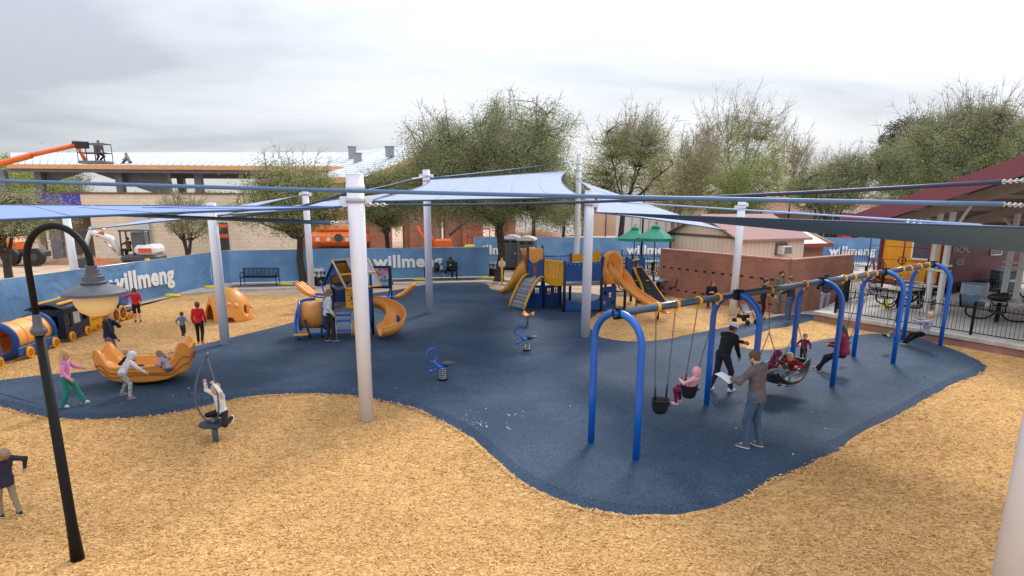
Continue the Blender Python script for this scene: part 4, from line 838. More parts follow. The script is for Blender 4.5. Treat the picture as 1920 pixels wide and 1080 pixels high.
for (a, b) in (((0.02, -0.78, 2.52), (0.95, -0.78, 1.66)), ((0.02, 0.78, 2.52), (0.95, 0.78, 1.66)), ((0.0, -0.78, 2.52), (0.0, 0.78, 2.52)), ((0.95, -0.78, 1.66), (0.95, 0.78, 1.66)), ((0.5, -0.78, 2.08), (0.5, 0.78, 2.08))): q.tube([a, b], 0.035, 6)
q.build('roof_frame', mat('pale_yellow', (0.85, 0.55, 0.13), 0.5), hs)
for o_ in hs.children:
    if o_.name.split('.')[0] in ('gable', 'roof_panel', 'roof_lining', 'roof_frame'): o_.rotation_euler = (0, 0, R(-62)); o_.scale = (0.90, 0.82, 0.965)
def fp(name, x0, x1, y, z0, z1, m, yth=0.035, ax='x'):
    q = MB(); q.box(((x0+x1)/2, y, (z0+z1)/2) if ax == 'x' else (y, (x0+x1)/2, (z0+z1)/2), (x1-x0, yth, z1-z0) if ax == 'x' else (yth, x1-x0, z1-z0), bev=0.01); return q.build(name, m, hs)
fp('panel', -0.20, 0.20, -0.66, 0.92, 1.62, M_amber); q = MB()
for k in range(12): a = k*1.1; q.box((0.0+0.011*k*math.cos(a), -0.682, 1.25+0.018*k*math.sin(a)), (0.05, 0.012, 0.03), ry=a)
q.build('maze', M_dnavy, hs)
fp('panel', 0.24, 0.60, -0.66, 0.45, 1.55, M_pblue); fp('panel', -0.58, 0.58, 0.66, 0.92, 1.6, M_pblue); fp('panel', -0.62, 0.0, -0.64, 0.92, 1.6, M_amber, ax='y'); fp('panel', 0.0, 0.6, 0.66, 0.92, 1.6, M_pblue, ax='y')
q = MB()
for i in range(4):
    for j in range(3): q.box((0.29+0.075*i, -0.683, 0.95+0.075*j), (0.05, 0.01, 0.05))
q.build('beads', mat('bead_mix', (0.45, 0.25, 0.35), 0.5, 0.6, 60), hs)
MB().tube([(-0.60, -0.70, 1.68), (-0.42, -0.82, 1.56), (-0.1, -0.86, 1.64), (0.2, -0.74, 1.86)], 0.06, 8).build('swoop_rail', mat('rail_brown', (0.16, 0.12, 0.12), 0.4), hs)
for z, y in ((0.28, -1.12), (0.56, -0.95), (0.72, -0.80)): MB().box((-0.30, y, z), (0.46, 0.16, 0.04), bev=0.01).build('step', M_blue, hs)
for x in (-0.54, -0.06): MB().tube([(x, -1.26, 0), (x, -0.72, 0.86)], 0.02, 8).build('ladder_rail', M_steel, hs)
fp('play_counter', -0.02, 0.30, -0.98, 0.10, 0.52, M_amber); MB().box((0.14, -0.90, 0.52), (0.4, 0.2, 0.04), bev=0.01).build('counter_top', M_amber, hs)
def chute(name, path, wid, hgt, m, parent, nsec=None, tilt=0.0):
    P_ = [Vector(p) for p in path]; q = MB(); n = len(P_)
    hh = hgt if isinstance(hgt, list) else [hgt]*n
    vs = []; prof = lambda h: [(-1, h), (-0.97, h*0.55), (-0.86, 0.12), (-0.55, 0.015), (0, 0), (0.55, 0.015), (0.86, 0.12), (0.97, h*0.55), (1, h)]
    for i in range(n):
        d = nrm(P_[min(i+1, n-1)]-P_[max(i-1, 0)]); s_ = nrm(d.cross(Vector((0, 0, 1)))); u_ = s_.cross(d)
        for (a, b) in prof(hh[i]): vs.append(P_[i]+s_*a*wid/2+u_*b)
    fs = [(i*9+k, i*9+k+1, (i+1)*9+k+1, (i+1)*9+k) for i in range(n-1) for k in range(8)]
    q.add(vs, fs, True); o = q.build(name, m, parent, solid=0.03)
    for k in (0, 8): MB().tube([vs[i*9+k] for i in range(n)], 0.026, 8).build('slide_rim', m, o)
    return o
pa = smooth_path([(0.55, -0.15, 0.90), (0.9, -0.18, 0.82), (1.22, -0.38, 0.62), (1.36, -0.75, 0.38), (1.28, -1.12, 0.2), (1.02, -1.38, 0.13), (0.80, -1.46, 0.12)], 4)
chute('slide', pa, 0.62, [0.26+0.10*math.sin(i/len(pa)*3) for i in range(len(pa))], M_orange, hs)
q = MB(); q.lathe([(0.40, -0.38), (0.42, 0.38)], (-1.28, -0.35, 0.68), 26, Matrix.Rotation(R(90), 3, 'Y')@Matrix.Rotation(0, 3, 'X')); q.build('crawl_barrel', M_orange, hs, solid=0.03)
for x in (-1.66, -0.90): MB().tube([(x, -0.35+0.46*math.cos(a), 0.68+0.46*math.sin(a)) for a in np.linspace(0, 2*math.pi, 25)[:-1]], 0.045, 8, closed=True).build('barrel_ring', M_blue, hs)
MB().tube(smooth_path([(-1.72, -0.9, 0.0), (-1.80, -0.85, 0.35), (-1.75, -0.5, 0.75), (-1.6, -0.2, 1.12), (-1.2, 0.0, 1.16)], 4), 0.05, 10).build('arch_leg', M_blue, hs)
for (a, b) in (((-1.35, -0.86, 0.02), (-1.50, -0.80, 0.62)), ((-1.0, -0.8, 0.02), (-1.0, -0.7, 0.4))): MB().tube([a, b], 0.035, 8).build('leg', M_dnavy, hs)
MB().box((-1.10, -0.80, 0.12), (1.0, 0.12, 0.08), bev=0.02).build('foot_rail', M_pblue, hs); MB().box((-1.62, -0.95, 0.17), (0.45, 0.25, 0.05), bev=0.02).build('step_pad', M_amber, hs)
MB().box((-0.95, -0.45, 0.45), (0.6, 0.5, 0.06), bev=0.01).build('low_deck', M_pblue, hs)
q = MB(); endwall(q, 0, [(-0.26, 0.26, 1.28, 1.9)], -0.34, 0.34, 1.2, 1.98, 0.06); o = q.rel((0, 0, 0)); o = q.build('tile_board', M_dnavy, hs, loc=(1.02, 0.75, 0.15)); o.rotation_euler = (0, 0, R(75))
tcols = [mat('tile_'+n_, c_, 0.4) for n_, c_ in (('pink', (0.75, 0.35, 0.36)), ('cream', (0.8, 0.72, 0.6)), ('red', (0.65, 0.12, 0.08)), ('sky', (0.05, 0.33, 0.75)), ('teal', (0.02, 0.50, 0.55)), ('violet', (0.25, 0.2, 0.7)))]
q = MB()
for i in range(6):
    for j in range(7):
        q.cm = (RNG.integers(0, 3) if j > 2 else RNG.integers(3, 6)); q.box((0, -0.22+0.088*i, 1.32+0.088*j), (0.03, 0.07, 0.07))
q.build('tiles', tcols, o)
for y in (-0.34, 0.34): MB().tube([(0, y, -0.15), (0, y, 1.98)], 0.03, 8).build('board_post', M_dnavy, o)
MB().box((1.45, -0.3, 0.35), (0.10, 0.9, 0.5), bev=0.02).build('slide_bracket', M_pblue, hs)
# ------------------------------------------------------------------ seesaw with orange scoops
SW = Vector((-6.3, 25.9, RZ)); t = thing('seesaw', 'blue seesaw with ribbed orange scoop seats behind the play house', 'seesaw', SW, R(-4))
MB().tube([(-1.7, 0, 0.62), (0, 0, 0.50), (1.7, 0, 0.55)], 0.05, 10).build('beam', M_blue, t); MB().tube([(0, 0, 0), (0, 0, 0.5)], 0.08, 12).build('pivot', M_dnavy, t)
for sg in (-1, 1):
    MB().tube([(sg*1.3, -0.15, 0.50), (sg*1.7, -0.18, 0.55), (sg*1.95, -0.1, 0.62)], 0.04, 8).build('seat_arm', M_blue, t); MB().tube([(sg*1.3, 0, 0.55), (sg*1.42, 0, 1.0), (sg*1.45, 0, 1.12)], 0.03, 8).build('handle', M_blue, t)
    MB().box((sg*1.46, 0, 1.08), (0.08, 0.22, 0.16), ry=sg*0.4, bev=0.02).build('grip', M_dnavy, t)
    for k in range(3): q = MB(); q.tube(smooth_path([(sg*1.65, -0.22+0.22*k, 0.58), (sg*1.95, -0.24+0.24*k, 0.68), (sg*2.25, -0.26+0.26*k, 0.92), (sg*2.38, -0.26+0.26*k, 1.08)], 4), [0.05+0.06*math.sin(math.pi*i/12) for i in range(13)], 12); q.build('scoop', M_orange, t)
    MB().tube([(sg*1.7, 0.1, 0), (sg*1.7, 0.1, 0.08)], 0.1, 12).build('bumper', M_rubberblk, t)
# ------------------------------------------------------------------ large play structure
PS = Vector((2.6, 27.0, RZ)); ps = thing('play_structure', 'large blue and orange play structure with slides and arched climber', 'play structure', PS)
def wp(x, y, z=0.0): return Vector((x-PS.x, y-PS.y, z))
Pa, Pb, Pc, T1, T2 = (1.31, 26.80), (2.08, 25.66), (3.60, 25.96), (0.66, 27.70), (1.32, 28.55)
for (x, y), h in ((Pa, 2.05), (Pb, 2.05), (Pc, 2.2), (T1, 2.42), (T2, 2.45), ((2.07, 27.6), 1.1), ((4.38, 27.94), 2.1), ((4.75, 27.0), 2.1), ((2.6, 28.9), 2.1), ((4.2, 29.0), 2.1), ((5.3, 28.6), 2.1)):
    MB().tube([wp(x, y, -0.02), wp(x, y, h)], 0.058, 14).build('post', M_dnavy, ps); 
q = MB(); dk = [T1, Pa, Pb, Pc, (4.75, 27.0), (5.3, 28.6), (4.2, 29.0), (2.6, 28.9), T2]; n_ = len(dk)
q.add([wp(*p, 1.14) for p in dk]+[wp(*p, 1.04) for p in dk], [tuple(range(n_)), tuple(range(2*n_-1, n_-1, -1))]+[(i, i+n_, (i+1) % n_+n_, (i+1) % n_) for i in range(n_)]); q.build('deck', M_grey, ps)
def pan(name, a, b, z0, z1, m, wins=(), th_=0.04, dip=0.0, wave=0.0, parent=None, topfn=None, botfn=None):
    A, B = wp(*a), wp(*b); d = B-A; L = d.length; rz_ = math.atan2(d.y, d.x); q = MB()
    if wins:
        for x0, x1, c0, c1 in side_panel([(w_[0]*L, w_[1]*L, w_[2], w_[3]) for w_ in wins], 0.0, L, z0, z1):
            q.box(A+nrm(d)*((x0+x1)/2)+Vector((0, 0, (c0+c1)/2)), (x1-x0, th_, c1-c0), rz=rz_)
    else:
        top = [(x*L, z1+(topfn(x) if topfn else 0)) for x in np.linspace(1, 0, 13)]; bot = [(x*L, z0+(botfn(x) if botfn else 0)) for x in np.linspace(0, 1, 13)]
        q.prism(bot+top, th_, Matrix.Rotation(rz_, 3, 'Z'), A)
    return q.build(name, m, parent or ps)
slots = [(0.15+0.15*i, 0.21+0.15*i, 1.30, 1.88) for i in range(5)]
pan('barrier', Pa, Pb, 1.08, 2.0, M_amber, slots, 0.05); pan('barrier_bow', Pa, Pb, 0.98, 1.09, M_amber, botfn=lambda x: 0.10-0.10*math.sin(math.pi*x), th_=0.048); pan('barrier', Pb, Pc, 1.22, 2.0, M_pblue, th_=0.05, topfn=lambda x: -0.05*math.sin(math.pi*x))
q = MB()
for i in range(9): q.ball(wp(2.08+1.5*(i+0.5)/9, 25.66+0.3*(i+0.5)/9-0.03, 1.93-0.05*math.sin(math.pi*(i+.5)/9)), 0.018, 6, 4)
for i in range(4): q.ball(wp(2.12, 25.64, 1.3+0.2*i), 0.016, 6, 4)
q.build('bolts', mat('bolt_white', (0.7, 0.7, 0.72), 0.4), ps)
win = lambda a, b, c0, c1: [(a, (a+b)/2-0.012, c0, (c0+c1)/2-0.015), ((a+b)/2+0.012, b, c0, (c0+c1)/2-0.015), (a, (a+b)/2-0.012, (c0+c1)/2+0.015, c1), ((a+b)/2+0.012, b, (c0+c1)/2+0.015, c1)]
pan('house_panel', (0.42, 27.15), Pa, 0.02, 0.90, M_pblue, win(0.30, 0.45, 0.55, 0.80)+win(0.60, 0.78, 0.55, 0.80)); pan('house_panel', Pa, (2.07, 27.6), 0.02, 0.88, M_pblue, win(0.2, 0.42, 0.5, 0.78)+win(0.6, 0.82, 0.5, 0.78))
MB().box(wp(0.95, 27.5, 0.42), (0.7, 0.3, 0.05), rz=R(-25)).build('inner_seat', M_amber, ps)
pan('bench_panel', Pb, Pc, 0.05, 0.62, M_pblue, topfn=lambda x: -0.30*math.sin(math.pi*min(1, x*1.0))**0.6)
pan('net_panel', Pc, (4.3, 26.6), 0.05, 0.95, M_pblue, th_=0.05, wins=[(0.15, 0.35, 0.2, 0.4), (0.5, 0.7, 0.5, 0.7), (0.15, 0.35, 0.6, 0.8), (0.7, 0.9, 0.2, 0.35)])
# arched climber with amber rails
def arc3(a, b, lift, n=14): a, b = Vector(a), Vector(b); return [a+(b-a)*(i/n)+Vector((0, 0, 0))*0+Vector((0, 0, (b.z-a.z)*(math.sin(math.pi/2*(i/n))-(i/n))*lift)) for i in range(n+1)]
cA0, cA1 = wp(-0.12, 26.75, 0.0), wp(0.72, 27.62, 1.16); cB0, cB1 = wp(0.47, 25.78, 0.0), wp(1.28, 26.72, 1.16); ra, rb = arc3(cA0, cA1, 1.25), arc3(cB0, cB1, 1.25)
for r_ in (ra, rb): MB().tube([p+Vector((0, 0, 0.12)) if i else p for i, p in enumerate(r_)], 0.045, 8).build('climber_rail', M_amber, ps)
for i in range(1, 14):
    a, b = ra[i], rb[i]; d = b-a; mid = (a+b)/2; fw = nrm(ra[min(i+1, 14)]-ra[i-1]); q = MB(); q.add([a+fw*0.05, a-fw*0.05, b-fw*0.05, b+fw*0.05]+[p-Vector((0, 0, 0.05)) for p in (a+fw*0.05, a-fw*0.05, b-fw*0.05, b+fw*0.05)], [(0, 1, 2, 3), (7, 6, 5, 4), (0, 4, 5, 1), (1, 5, 6, 2), (2, 6, 7, 3), (3, 7, 4, 0)]); q.build('tread', M_grey if i % 2 else mat('tread_grey', (0.27, 0.27, 0.29), 0.7), ps)
# left slide with hood
hood = MB(); 
for (z0, z1) in ((1.2, 2.3),):
    hood.grid(lambda u, v: wp(0.66+0.66*u, 27.72+0.85*u, 0)+Vector((-0.35*(math.sin(math.pi*v)), 0.3*math.sin(math.pi*v), 1.15+1.2*(1-abs(2*v-1)**2.5)*(0.35+0.65*abs(2*u-1)**0.0))), 10, 10)
hood.build('slide_hood', M_orange, ps, solid=0.04)
q = MB(); q.prism([(0, 1.75), (1.06, 1.75), (1.06, 2.28), (0.95, 2.34), (0.1, 2.34), (0, 2.28)], 0.10, Matrix.Rotation(math.atan2(0.85, 0.66), 3, 'Z'), wp(0.66, 27.70)); q.build('hood_header', M_orange, ps)
pa = smooth_path([wp(0.85, 28.2, 1.15), wp(0.55, 28.45, 1.0), wp(0.2, 28.75, 0.62), wp(-0.1, 29.0, 0.32), wp(-0.35, 29.2, 0.22)], 4); chute('slide', pa, 0.6, [0.75, 0.72, 0.66, 0.6, 0.5, 0.42, 0.36, 0.3, 0.3, 0.28, 0.26, 0.24, 0.22, 0.2, 0.2, 0.2, 0.2], M_orange, ps)
pan('gate_panel', T1, (0.86, 27.96), 1.16, 1.98, M_pblue, topfn=lambda x: -0.2*x*x); pan('gate_panel', (1.12, 28.3), T2, 1.16, 1.98, M_pblue, topfn=lambda x: -0.2*(1-x)**2)
pan('side_panel', Pa, (1.02, 27.2), 1.16, 2.0, M_pblue, topfn=lambda x: -0.18*x*x); pan('side_panel', T1, (0.86, 27.42), 1.16, 1.95, M_pblue, topfn=lambda x: -0.18*x*x)
q = MB()
for i in range(12):
    x = 1.32+1.28*i/11; y = 28.55+0.35*i/11; q.tube([wp(x, y, 1.16), wp(x, y, 1.98)], 0.012, 5)
q.tube([wp(1.32, 28.55, 1.98), wp(2.6, 28.9, 1.98)], 0.025, 6); q.build('railing', M_pblue, ps)
# right slide: big moulded hood and S shaped chute
hd = [ell((0, 0, 0.05), (0.50, 0.42, 0.62), None, 0.05), ell((0.05, 0.0, 0.45), (0.44, 0.40, 0.45), None, 0.1), ell((0.42, -0.26, 0.36), (0.50, 0.22, 0.52), None, 0, True), ell((-0.1, 0.3, 0.2), (0.36, 0.5, 0.52), None, 0, True)]
V, F = surf_nets(hd, 0.03, cut=lambda X, Y, Z: -(Z+0.42)); rr = R(-35); ca, sa = math.cos(rr), math.sin(rr); V2 = V.copy(); V2[:, 0] = V[:, 0]*ca-V[:, 1]*sa; V2[:, 1] = V[:, 0]*sa+V[:, 1]*ca
np_mesh('slide_hood', V2+np.array(wp(3.98, 26.15, 1.52)), F, M_orange, ps, True)
pa = smooth_path([wp(3.95, 26.2, 1.22), wp(4.35, 25.85, 1.10), wp(4.75, 25.4, 0.78), wp(5.15, 24.95, 0.50), wp(5.55, 24.5, 0.30), wp(5.95, 24.05, 0.22)], 4); nn_ = len(pa)
chute('slide', pa, 0.62, [max(0.19, 0.80-0.09*i) for i in range(nn_)], M_orange, ps)
MB().tube([wp(5.60, 24.42, -0.1), wp(5.60, 24.42, 0.2)], 0.04, 10).build('slide_leg', M_dnavy, ps); MB().tube([wp(4.9, 25.25, -0.1), wp(4.9, 25.25, 0.62)], 0.03, 8).build('slide_leg', M_dnavy, ps)
pan('amber_wave', (2.6, 28.9), (3.9, 28.95), 1.7, 2.05, M_amber, topfn=lambda x: 0.16*x*x)
# right tower: blue wings, bars, black leaf climbers, hoops
pan('tower_wing', (4.75, 27.0), (5.05, 27.35), 1.0, 2.05, M_pblue, topfn=lambda x: -0.15*x*x); pan('tower_wing', (5.45, 27.9), (5.75, 28.2), 1.2, 2.1, M_pblue, topfn=lambda x: -0.2*x*x, botfn=lambda x: 0.25*x)
for i in range(6): MB().tube([wp(4.42, 27.9, 1.2+0.15*i), wp(4.75, 27.0, 1.2+0.15*i)], 0.025, 6).build('tower_bar', M_pblue, ps)
MB().tube([wp(5.05, 27.35, 1.92), wp(5.45, 27.9, 1.92)], 0.035, 8).build('grab_bar', M_amber, ps)
for (bx0, bx1, by, tx, ty, tz) in ((5.30, 5.75, 27.1, 5.10, 28.0, 1.55), (5.60, 6.55, 26.7, 5.45, 27.8, 1.60)):
    cA, cB, cT = wp(bx0, by, 0.1), wp(bx1, by-0.1, 0.1), wp(tx, ty, tz); w_ = 0.16
    out = [cA, cA+(cT-cA)*0.5+Vector((-0.03, 0, 0)), cT+Vector((-w_*0.9, 0, -0.12)), cT+Vector((-w_*0.4, 0, 0)), cT+Vector((w_*0.5, 0, 0)), cT+Vector((w_*1.1, 0, -0.14)), cB+(cT-cB)*0.5+Vector((0.06, 0, 0)), cB]
    out = smooth_path(out, 3); o = MB().add(out, [tuple(range(len(out)))]).build('leaf_climber', M_rubberblk, ps, solid=0.04); MB().tube(out, 0.035, 7, closed=True).build('leaf_rim', M_amber, o)
    for k in range(3): MB().box(cA*(0.6-0.2*k)+cB*0.15+cT*(0.25+0.2*k)+Vector((0.1, -0.03, 0)), (0.14, 0.05, 0.035), rz=0.2).build('foothold', mat('foothold_'+'ogr'[k], ((0.5, 0.15, 0.05), (0.12, 0.16, 0.10), (0.6, 0.6, 0.03))[k], 0.6), o)
MB().tube([wp(6.05, 27.6, -0.1), wp(6.05, 27.6, 1.35)], 0.05, 12).build('hoop_post', M_dnavy, ps)
for s_ in (-1, 1): MB().tube([wp(6.05+s_*0.27+0.24*math.cos(a), 27.6, 0.75+0.25*math.sin(a)) for a in np.linspace(0, 2*math.pi, 21)[:-1]], 0.022, 7, closed=True).build('hoop', M_pblue, ps)
MB().box(wp(6.6, 27.3, 0.18), (0.5, 0.35, 0.1), bev=0.02).build('step_pad', M_grey, ps)
# round sign on an amber post
f = G(941, 534); t = thing('round_sign', 'round white sign on a slim amber post by the big tree', 'sign', f)
MB().tube([(0, 0, 0), (0, 0, 1.45)], 0.05, 12).build('post', M_amber, t); o = MB().lathe([(0, -0.012), (0.20, -0.012), (0.20, 0.012), (0, 0.012)], (0, 0.062, 1.12), 24, Matrix.Rotation(R(90), 3, 'X')); o.build('disc', mat('sign_white', (0.70, 0.70, 0.78), 0.5), t)
# ------------------------------------------------------------------ people
c_ = lambda n, r, g, b: cloth(n, (r, g, b))
CL = dict(pink=c_('pink', .75, .27, .52), teal=c_('teal', .01, .20, .15), white=c_('white', .72, .72, .78), ltgrey=c_('lightgrey', .36, .37, .37), navy=c_('navy', .018, .022, .045), black=c_('black', .010, .010, .013),
          taupe=c_('taupe', .25, .20, .185), red=c_('red', .62, .012, .02), denim=c_('denim', .06, .11, .20), ltdenim=c_('lightdenim', .22, .29, .40), olive=c_('olive', .14, .15, .10), khaki=c_('khaki', .26, .21, .155),
          grey=c_('grey', .125, .115, .12), maroon=c_('maroon', .22, .012, .055), wine=c_('wine', .16, .010, .045), rose=c_('rose', .85, .42, .50), lilac=c_('lilac', .42, .36, .50), brown=c_('brown', .10, .055, .035), dgreen=c_('darkolive', .035, .04, .03),
          slate=c_('slateblue', .10, .18, .30), coral=c_('coral', .85, .20, .14), dk=c_('darktrousers', .035, .03, .022), greyblue=c_('greyblue', .34, .34, .44), shoew=c_('shoewhite', .70, .70, .70), shoek=c_('shoeblack', .015, .015, .018), magenta=c_('magenta', .40, .05, .22))
def plaid():
    m, n, l, b = node_mat('cloth_plaid'); t = n.new('ShaderNodeTexCoord')
    w1_ = n.new('ShaderNodeTexChecker'); w1_.inputs['Scale'].default_value = 22; w1_.inputs['Color1'].default_value = (0.55, 0.01, 0.015, 1); w1_.inputs['Color2'].default_value = (0.05, 0.004, 0.008, 1)
    l.new(t.outputs['Object'], w1_.inputs['Vector']); l.new(w1_.outputs[0], b.inputs['Base Color']); b.inputs['Roughness'].default_value = 0.9; return m
CL['plaid'] = plaid()
def heather(name, a, b_):
    m, n, l, b = node_mat(name); t = n.new('ShaderNodeTexCoord'); v = tex(n, l, 'ShaderNodeTexVoronoi', t.outputs['Object'], Scale=28); s = n.new('ShaderNodeSeparateColor'); l.new(v.outputs['Color'], s.inputs[0])
    l.new(ramp(n, l, s.outputs[0], [(0.3, a), (0.75, b_)]), b.inputs['Base Color']); b.inputs['Roughness'].default_value = 0.9; return m
CL['camo'] = heather('cloth_camo', (0.10, 0.12, 0.09), (0.30, 0.26, 0.19)); CL['print'] = heather('cloth_print', (0.22, 0.26, 0.24), (0.44, 0.45, 0.44))
def near(px, py): return on(G(px, py))
# left side
person('blond girl in a pink sweater and flared green trousers walking by the rubber edge', near(133, 768), 78, 1.27, CL['pink'], CL['teal'], CL['shoew'], 'blond', long=0.16, pony=False,
       fl=(-0.09, 0.36, 0.08), fr=(0.10, -0.14, 0.10), fpr=-8, hl=(-0.22, 0.40, 1.12), hr=(0.30, 0.22, 0.94), flare=0.03, lean=4, hp=8)
person('child in white hooded sweatshirt and grey leggings pushing the orange boat rocker', near(238, 750), 42, 1.18, CL['white'], CL['print'], CL['magenta'], 'brown', hood='up',
       pel=(0, -0.05, 0.84), lean=38, fl=(-0.34, -0.02, 0.08), fr=(0.36, 0.0, 0.08), hl=(0.06, 0.58, 0.82), hr=(0.30, 0.60, 0.80), hp=10)
k1 = Vector((-9.02, 14.72, 0.34)); person('child in black shirt sitting at the left end of the orange boat rocker', k1, 82, 1.05, CL['black'], CL['black'], CL['red'], 'blond',
       pel=(0, 0, 0.26), lean=-12, fl=(-0.12, 0.78, 0.14), fr=(0.12, 0.74, 0.14), kl=(0, 0.1, 1), kr=(0, 0.1, 1), fpl=60, fpr=60, hl=(-0.34, 0.05, 0.55), hr=(0.34, 0.05, 0.55), hp=15)
k2 = Vector((-8.15, 14.80, 0.34)); person('child with tousled hair in lilac top curled at the right end of the boat rocker', k2, -80, 1.05, CL['lilac'], CL['denim'], CL['shoew'], 'ash', long=0.10,
       pel=(0, 0, 0.26), lean=25, fl=(-0.12, 0.66, 0.12), fr=(0.12, 0.70, 0.12), kl=(0, 0.1, 1), kr=(0, 0.1, 1), fpl=55, fpr=55, hl=(-0.28, 0.35, 0.5), hr=(0.30, 0.3, 0.5), hp=35)
person('woman with long hair in dark sweater and taupe trousers watching beside the train', near(213, 690), 78, 1.62, CL['navy'], CL['taupe'], CL['shoek'], 'ash', long=0.26, wide=1.18,
       hr=(0.10, 0.22, 0.90), hl=(-0.02, 0.15, 1.40), el=(-0.5, 0.6, -1), hy=-10, hp=-3)
person('boy in red shirt and black shorts reaching toward the toy locomotive', near(259, 604), -30, 1.30, CL['red'], CL['black'], CL['shoek'], 'brown', short=True, sleeve=0.0,
       hl=(-0.50, 0.32, 1.30), fl=(-0.10, 0.05, 0.08), fr=(0.12, -0.10, 0.08))
person('toddler in blue shirt and dark trousers running across the mulch', near(345, 636), -6, 0.92, CL['slate'], CL['dk'], CL['shoew'], 'brown', sleeve=0.0,
       lean=8, fl=(-0.10, 0.10, 0.10), fr=(0.10, -0.32, 0.22), fpr=-50, hl=(-0.38, 0.10, 1.0), hr=(0.40, 0.16, 1.22), er=(0.6, -1, -0.8))
person('child in bright red hooded jacket and black leggings walking toward the dome', near(377, 644), -12, 1.36, CL['red'], CL['black'], CL['red'], 'brown', hood='down', shirt_len=0.02,
       fl=(-0.11, 0.08, 0.08), fr=(0.11, -0.24, 0.14), fpr=-30, lean=4)
person('person in white sweater and dark trousers standing in front of the play house', near(618, 644), 62, 1.70, CL['white'], CL['dk'], CL['shoek'], 'ash', long=0.16,
       fl=(-0.10, -0.05, 0.08), fr=(0.12, 0.14, 0.08), hp=16, hr=(0.24, 0.10, 0.92), hl=(-0.2, 0.16, 0.95), wide=1.05, shirt_len=0.03)
# child on the standing spinner: kneeling on the plate, arms up on the bars
s_ = SPN+Vector((0.06, 0.05, 0.375)); person('child in white sweatshirt kneeling on the standing spinner and gripping its bars', s_, 214, 1.22, CL['white'], CL['black'], CL['shoew'], 'blond', hood=None,
       pel=(-0.08, -0.10, 0.30), lean=8, tilt=0, fl=(-0.22, -0.26, 0.09), fr=(0.14, -0.26, 0.09), kl=(-0.4, 1, 0.15), kr=(0.7, 1, 0.1), ful=-20, fur=20, fpl=-60, fpr=-60, hl=(-0.26, 0.16, 1.16), hr=(0.28, 0.10, 1.10), el=(-1, 0.1, -0.3), er=(1, 0.1, -0.3), hp=10, curl=0.95)
# somebody bending forward at the very left, near the camera
person('child in wide dark navy jacket at the lower left corner, head tilted back', on(G(20, 968)), -70, 1.10, CL['navy'], CL['khaki'], CL['shoek'], 'ash', lean=-6, hp=-38, hl=(-0.42, 0.10, 1.10), hr=(0.36, -0.22, 1.12), er=(0.5, -1, 0.1), fl=(-0.12, 0.12, 0.08), fr=(0.12, -0.16, 0.08), shirt_len=0.10, wide=1.25)
# behind, on the bench
BN2 = Vector((-4.15, 37.6, 0.04))
person('person in dark hooded jacket and coral shoes sitting on the bench', BN2+Vector((0.58, -0.12, 0)), 180, 1.70, CL['dgreen'], CL['black'], CL['coral'], 'dark', hood='up',
       pel=(0, 0, 0.53), lean=8, fl=(-0.12, 0.50, 0.08), fr=(0.30, 0.34, 0.30), kl=(-0.1, 1, 0.5), kr=(0.1, 1, 0.6), hl=(-0.06, 0.26, 0.80), hr=(0.06, 0.26, 0.78), hp=35, fur=30)
# around the swings
person('man in white cap and black hooded sweatshirt reaching out to the basket swing', near(1352, 738), 62, 1.72, CL['black'], CL['navy'], CL['shoew'], 'dark', skin='tan', cap=CL['white'], hood='down', wide=1.12,
       pel=(0, -0.04, 0.90), lean=20, hr=(0.16, 0.34, 0.78), hl=(0.10, 0.72, 1.06), fl=(-0.16, -0.22, 0.08), fr=(0.16, 0.12, 0.08), hp=18, hy=8)
gm, gi = person('man in grey hooded sweatshirt and jeans holding a white sheet of paper', near(1409, 846), -42, 1.84, CL['grey'], CL['denim'], CL['grey'], 'brown', hood='down', glasses=True, wide=1.08,
       hl=(-0.16, 0.38, 1.16), hr=(0.02, 0.40, 1.12), el=(-1, -0.4, -0.6), er=(1, -0.3, -0.6), hp=24, shirt_len=0.06, fl=(-0.12, 0.06, 0.08), fr=(0.13, -0.06, 0.08), beard='brown')
ml = (gi['wl']+gi['wr'])/2; T_ = Matrix.Rotation(-R(-42), 3, 'Z'); pc = gm.location+T_@Vector((ml[0]-0.10, ml[1]+0.10, ml[2]+0.03))
q = MB(); q.grid(lambda u, v: T_@Vector((0.0+0.24*(u-0.5)-0.05, 0.30*(v-0.5), 0.02*math.sin(3*v)+0.12*(v-0.5))), 6, 6); o = q.build('paper_sheet', mat('paper', (0.82, 0.82, 0.84), 0.7, 0.02), None, loc=pc, solid=0.002); tag(o, 'white sheet of paper held by the man in the grey sweatshirt', 'paper')
# pink child: seat of the second bucket swing, facing away-left
pa_ = math.degrees(math.atan2(-sv_.x, -sv_.y))
person('small child bundled in a pink hooded coat riding the second bucket swing', b2c-Vector((0, 0, 0.53)), pa_-8, 1.16, CL['rose'], CL['wine'], CL['rose'], None, hood='up', wide=1.25, lean=-24,
       pel=(0, 0, 0.68), fl=(-0.10, 0.36, 0.22), fr=(0.10, 0.34, 0.28), kl=(0, 1, 0.6), kr=(0, 1, 0.6), hl=(-0.16, 0.24, 1.0), hr=(0.16, 0.24, 1.0), hp=8, shirt_len=0.05)
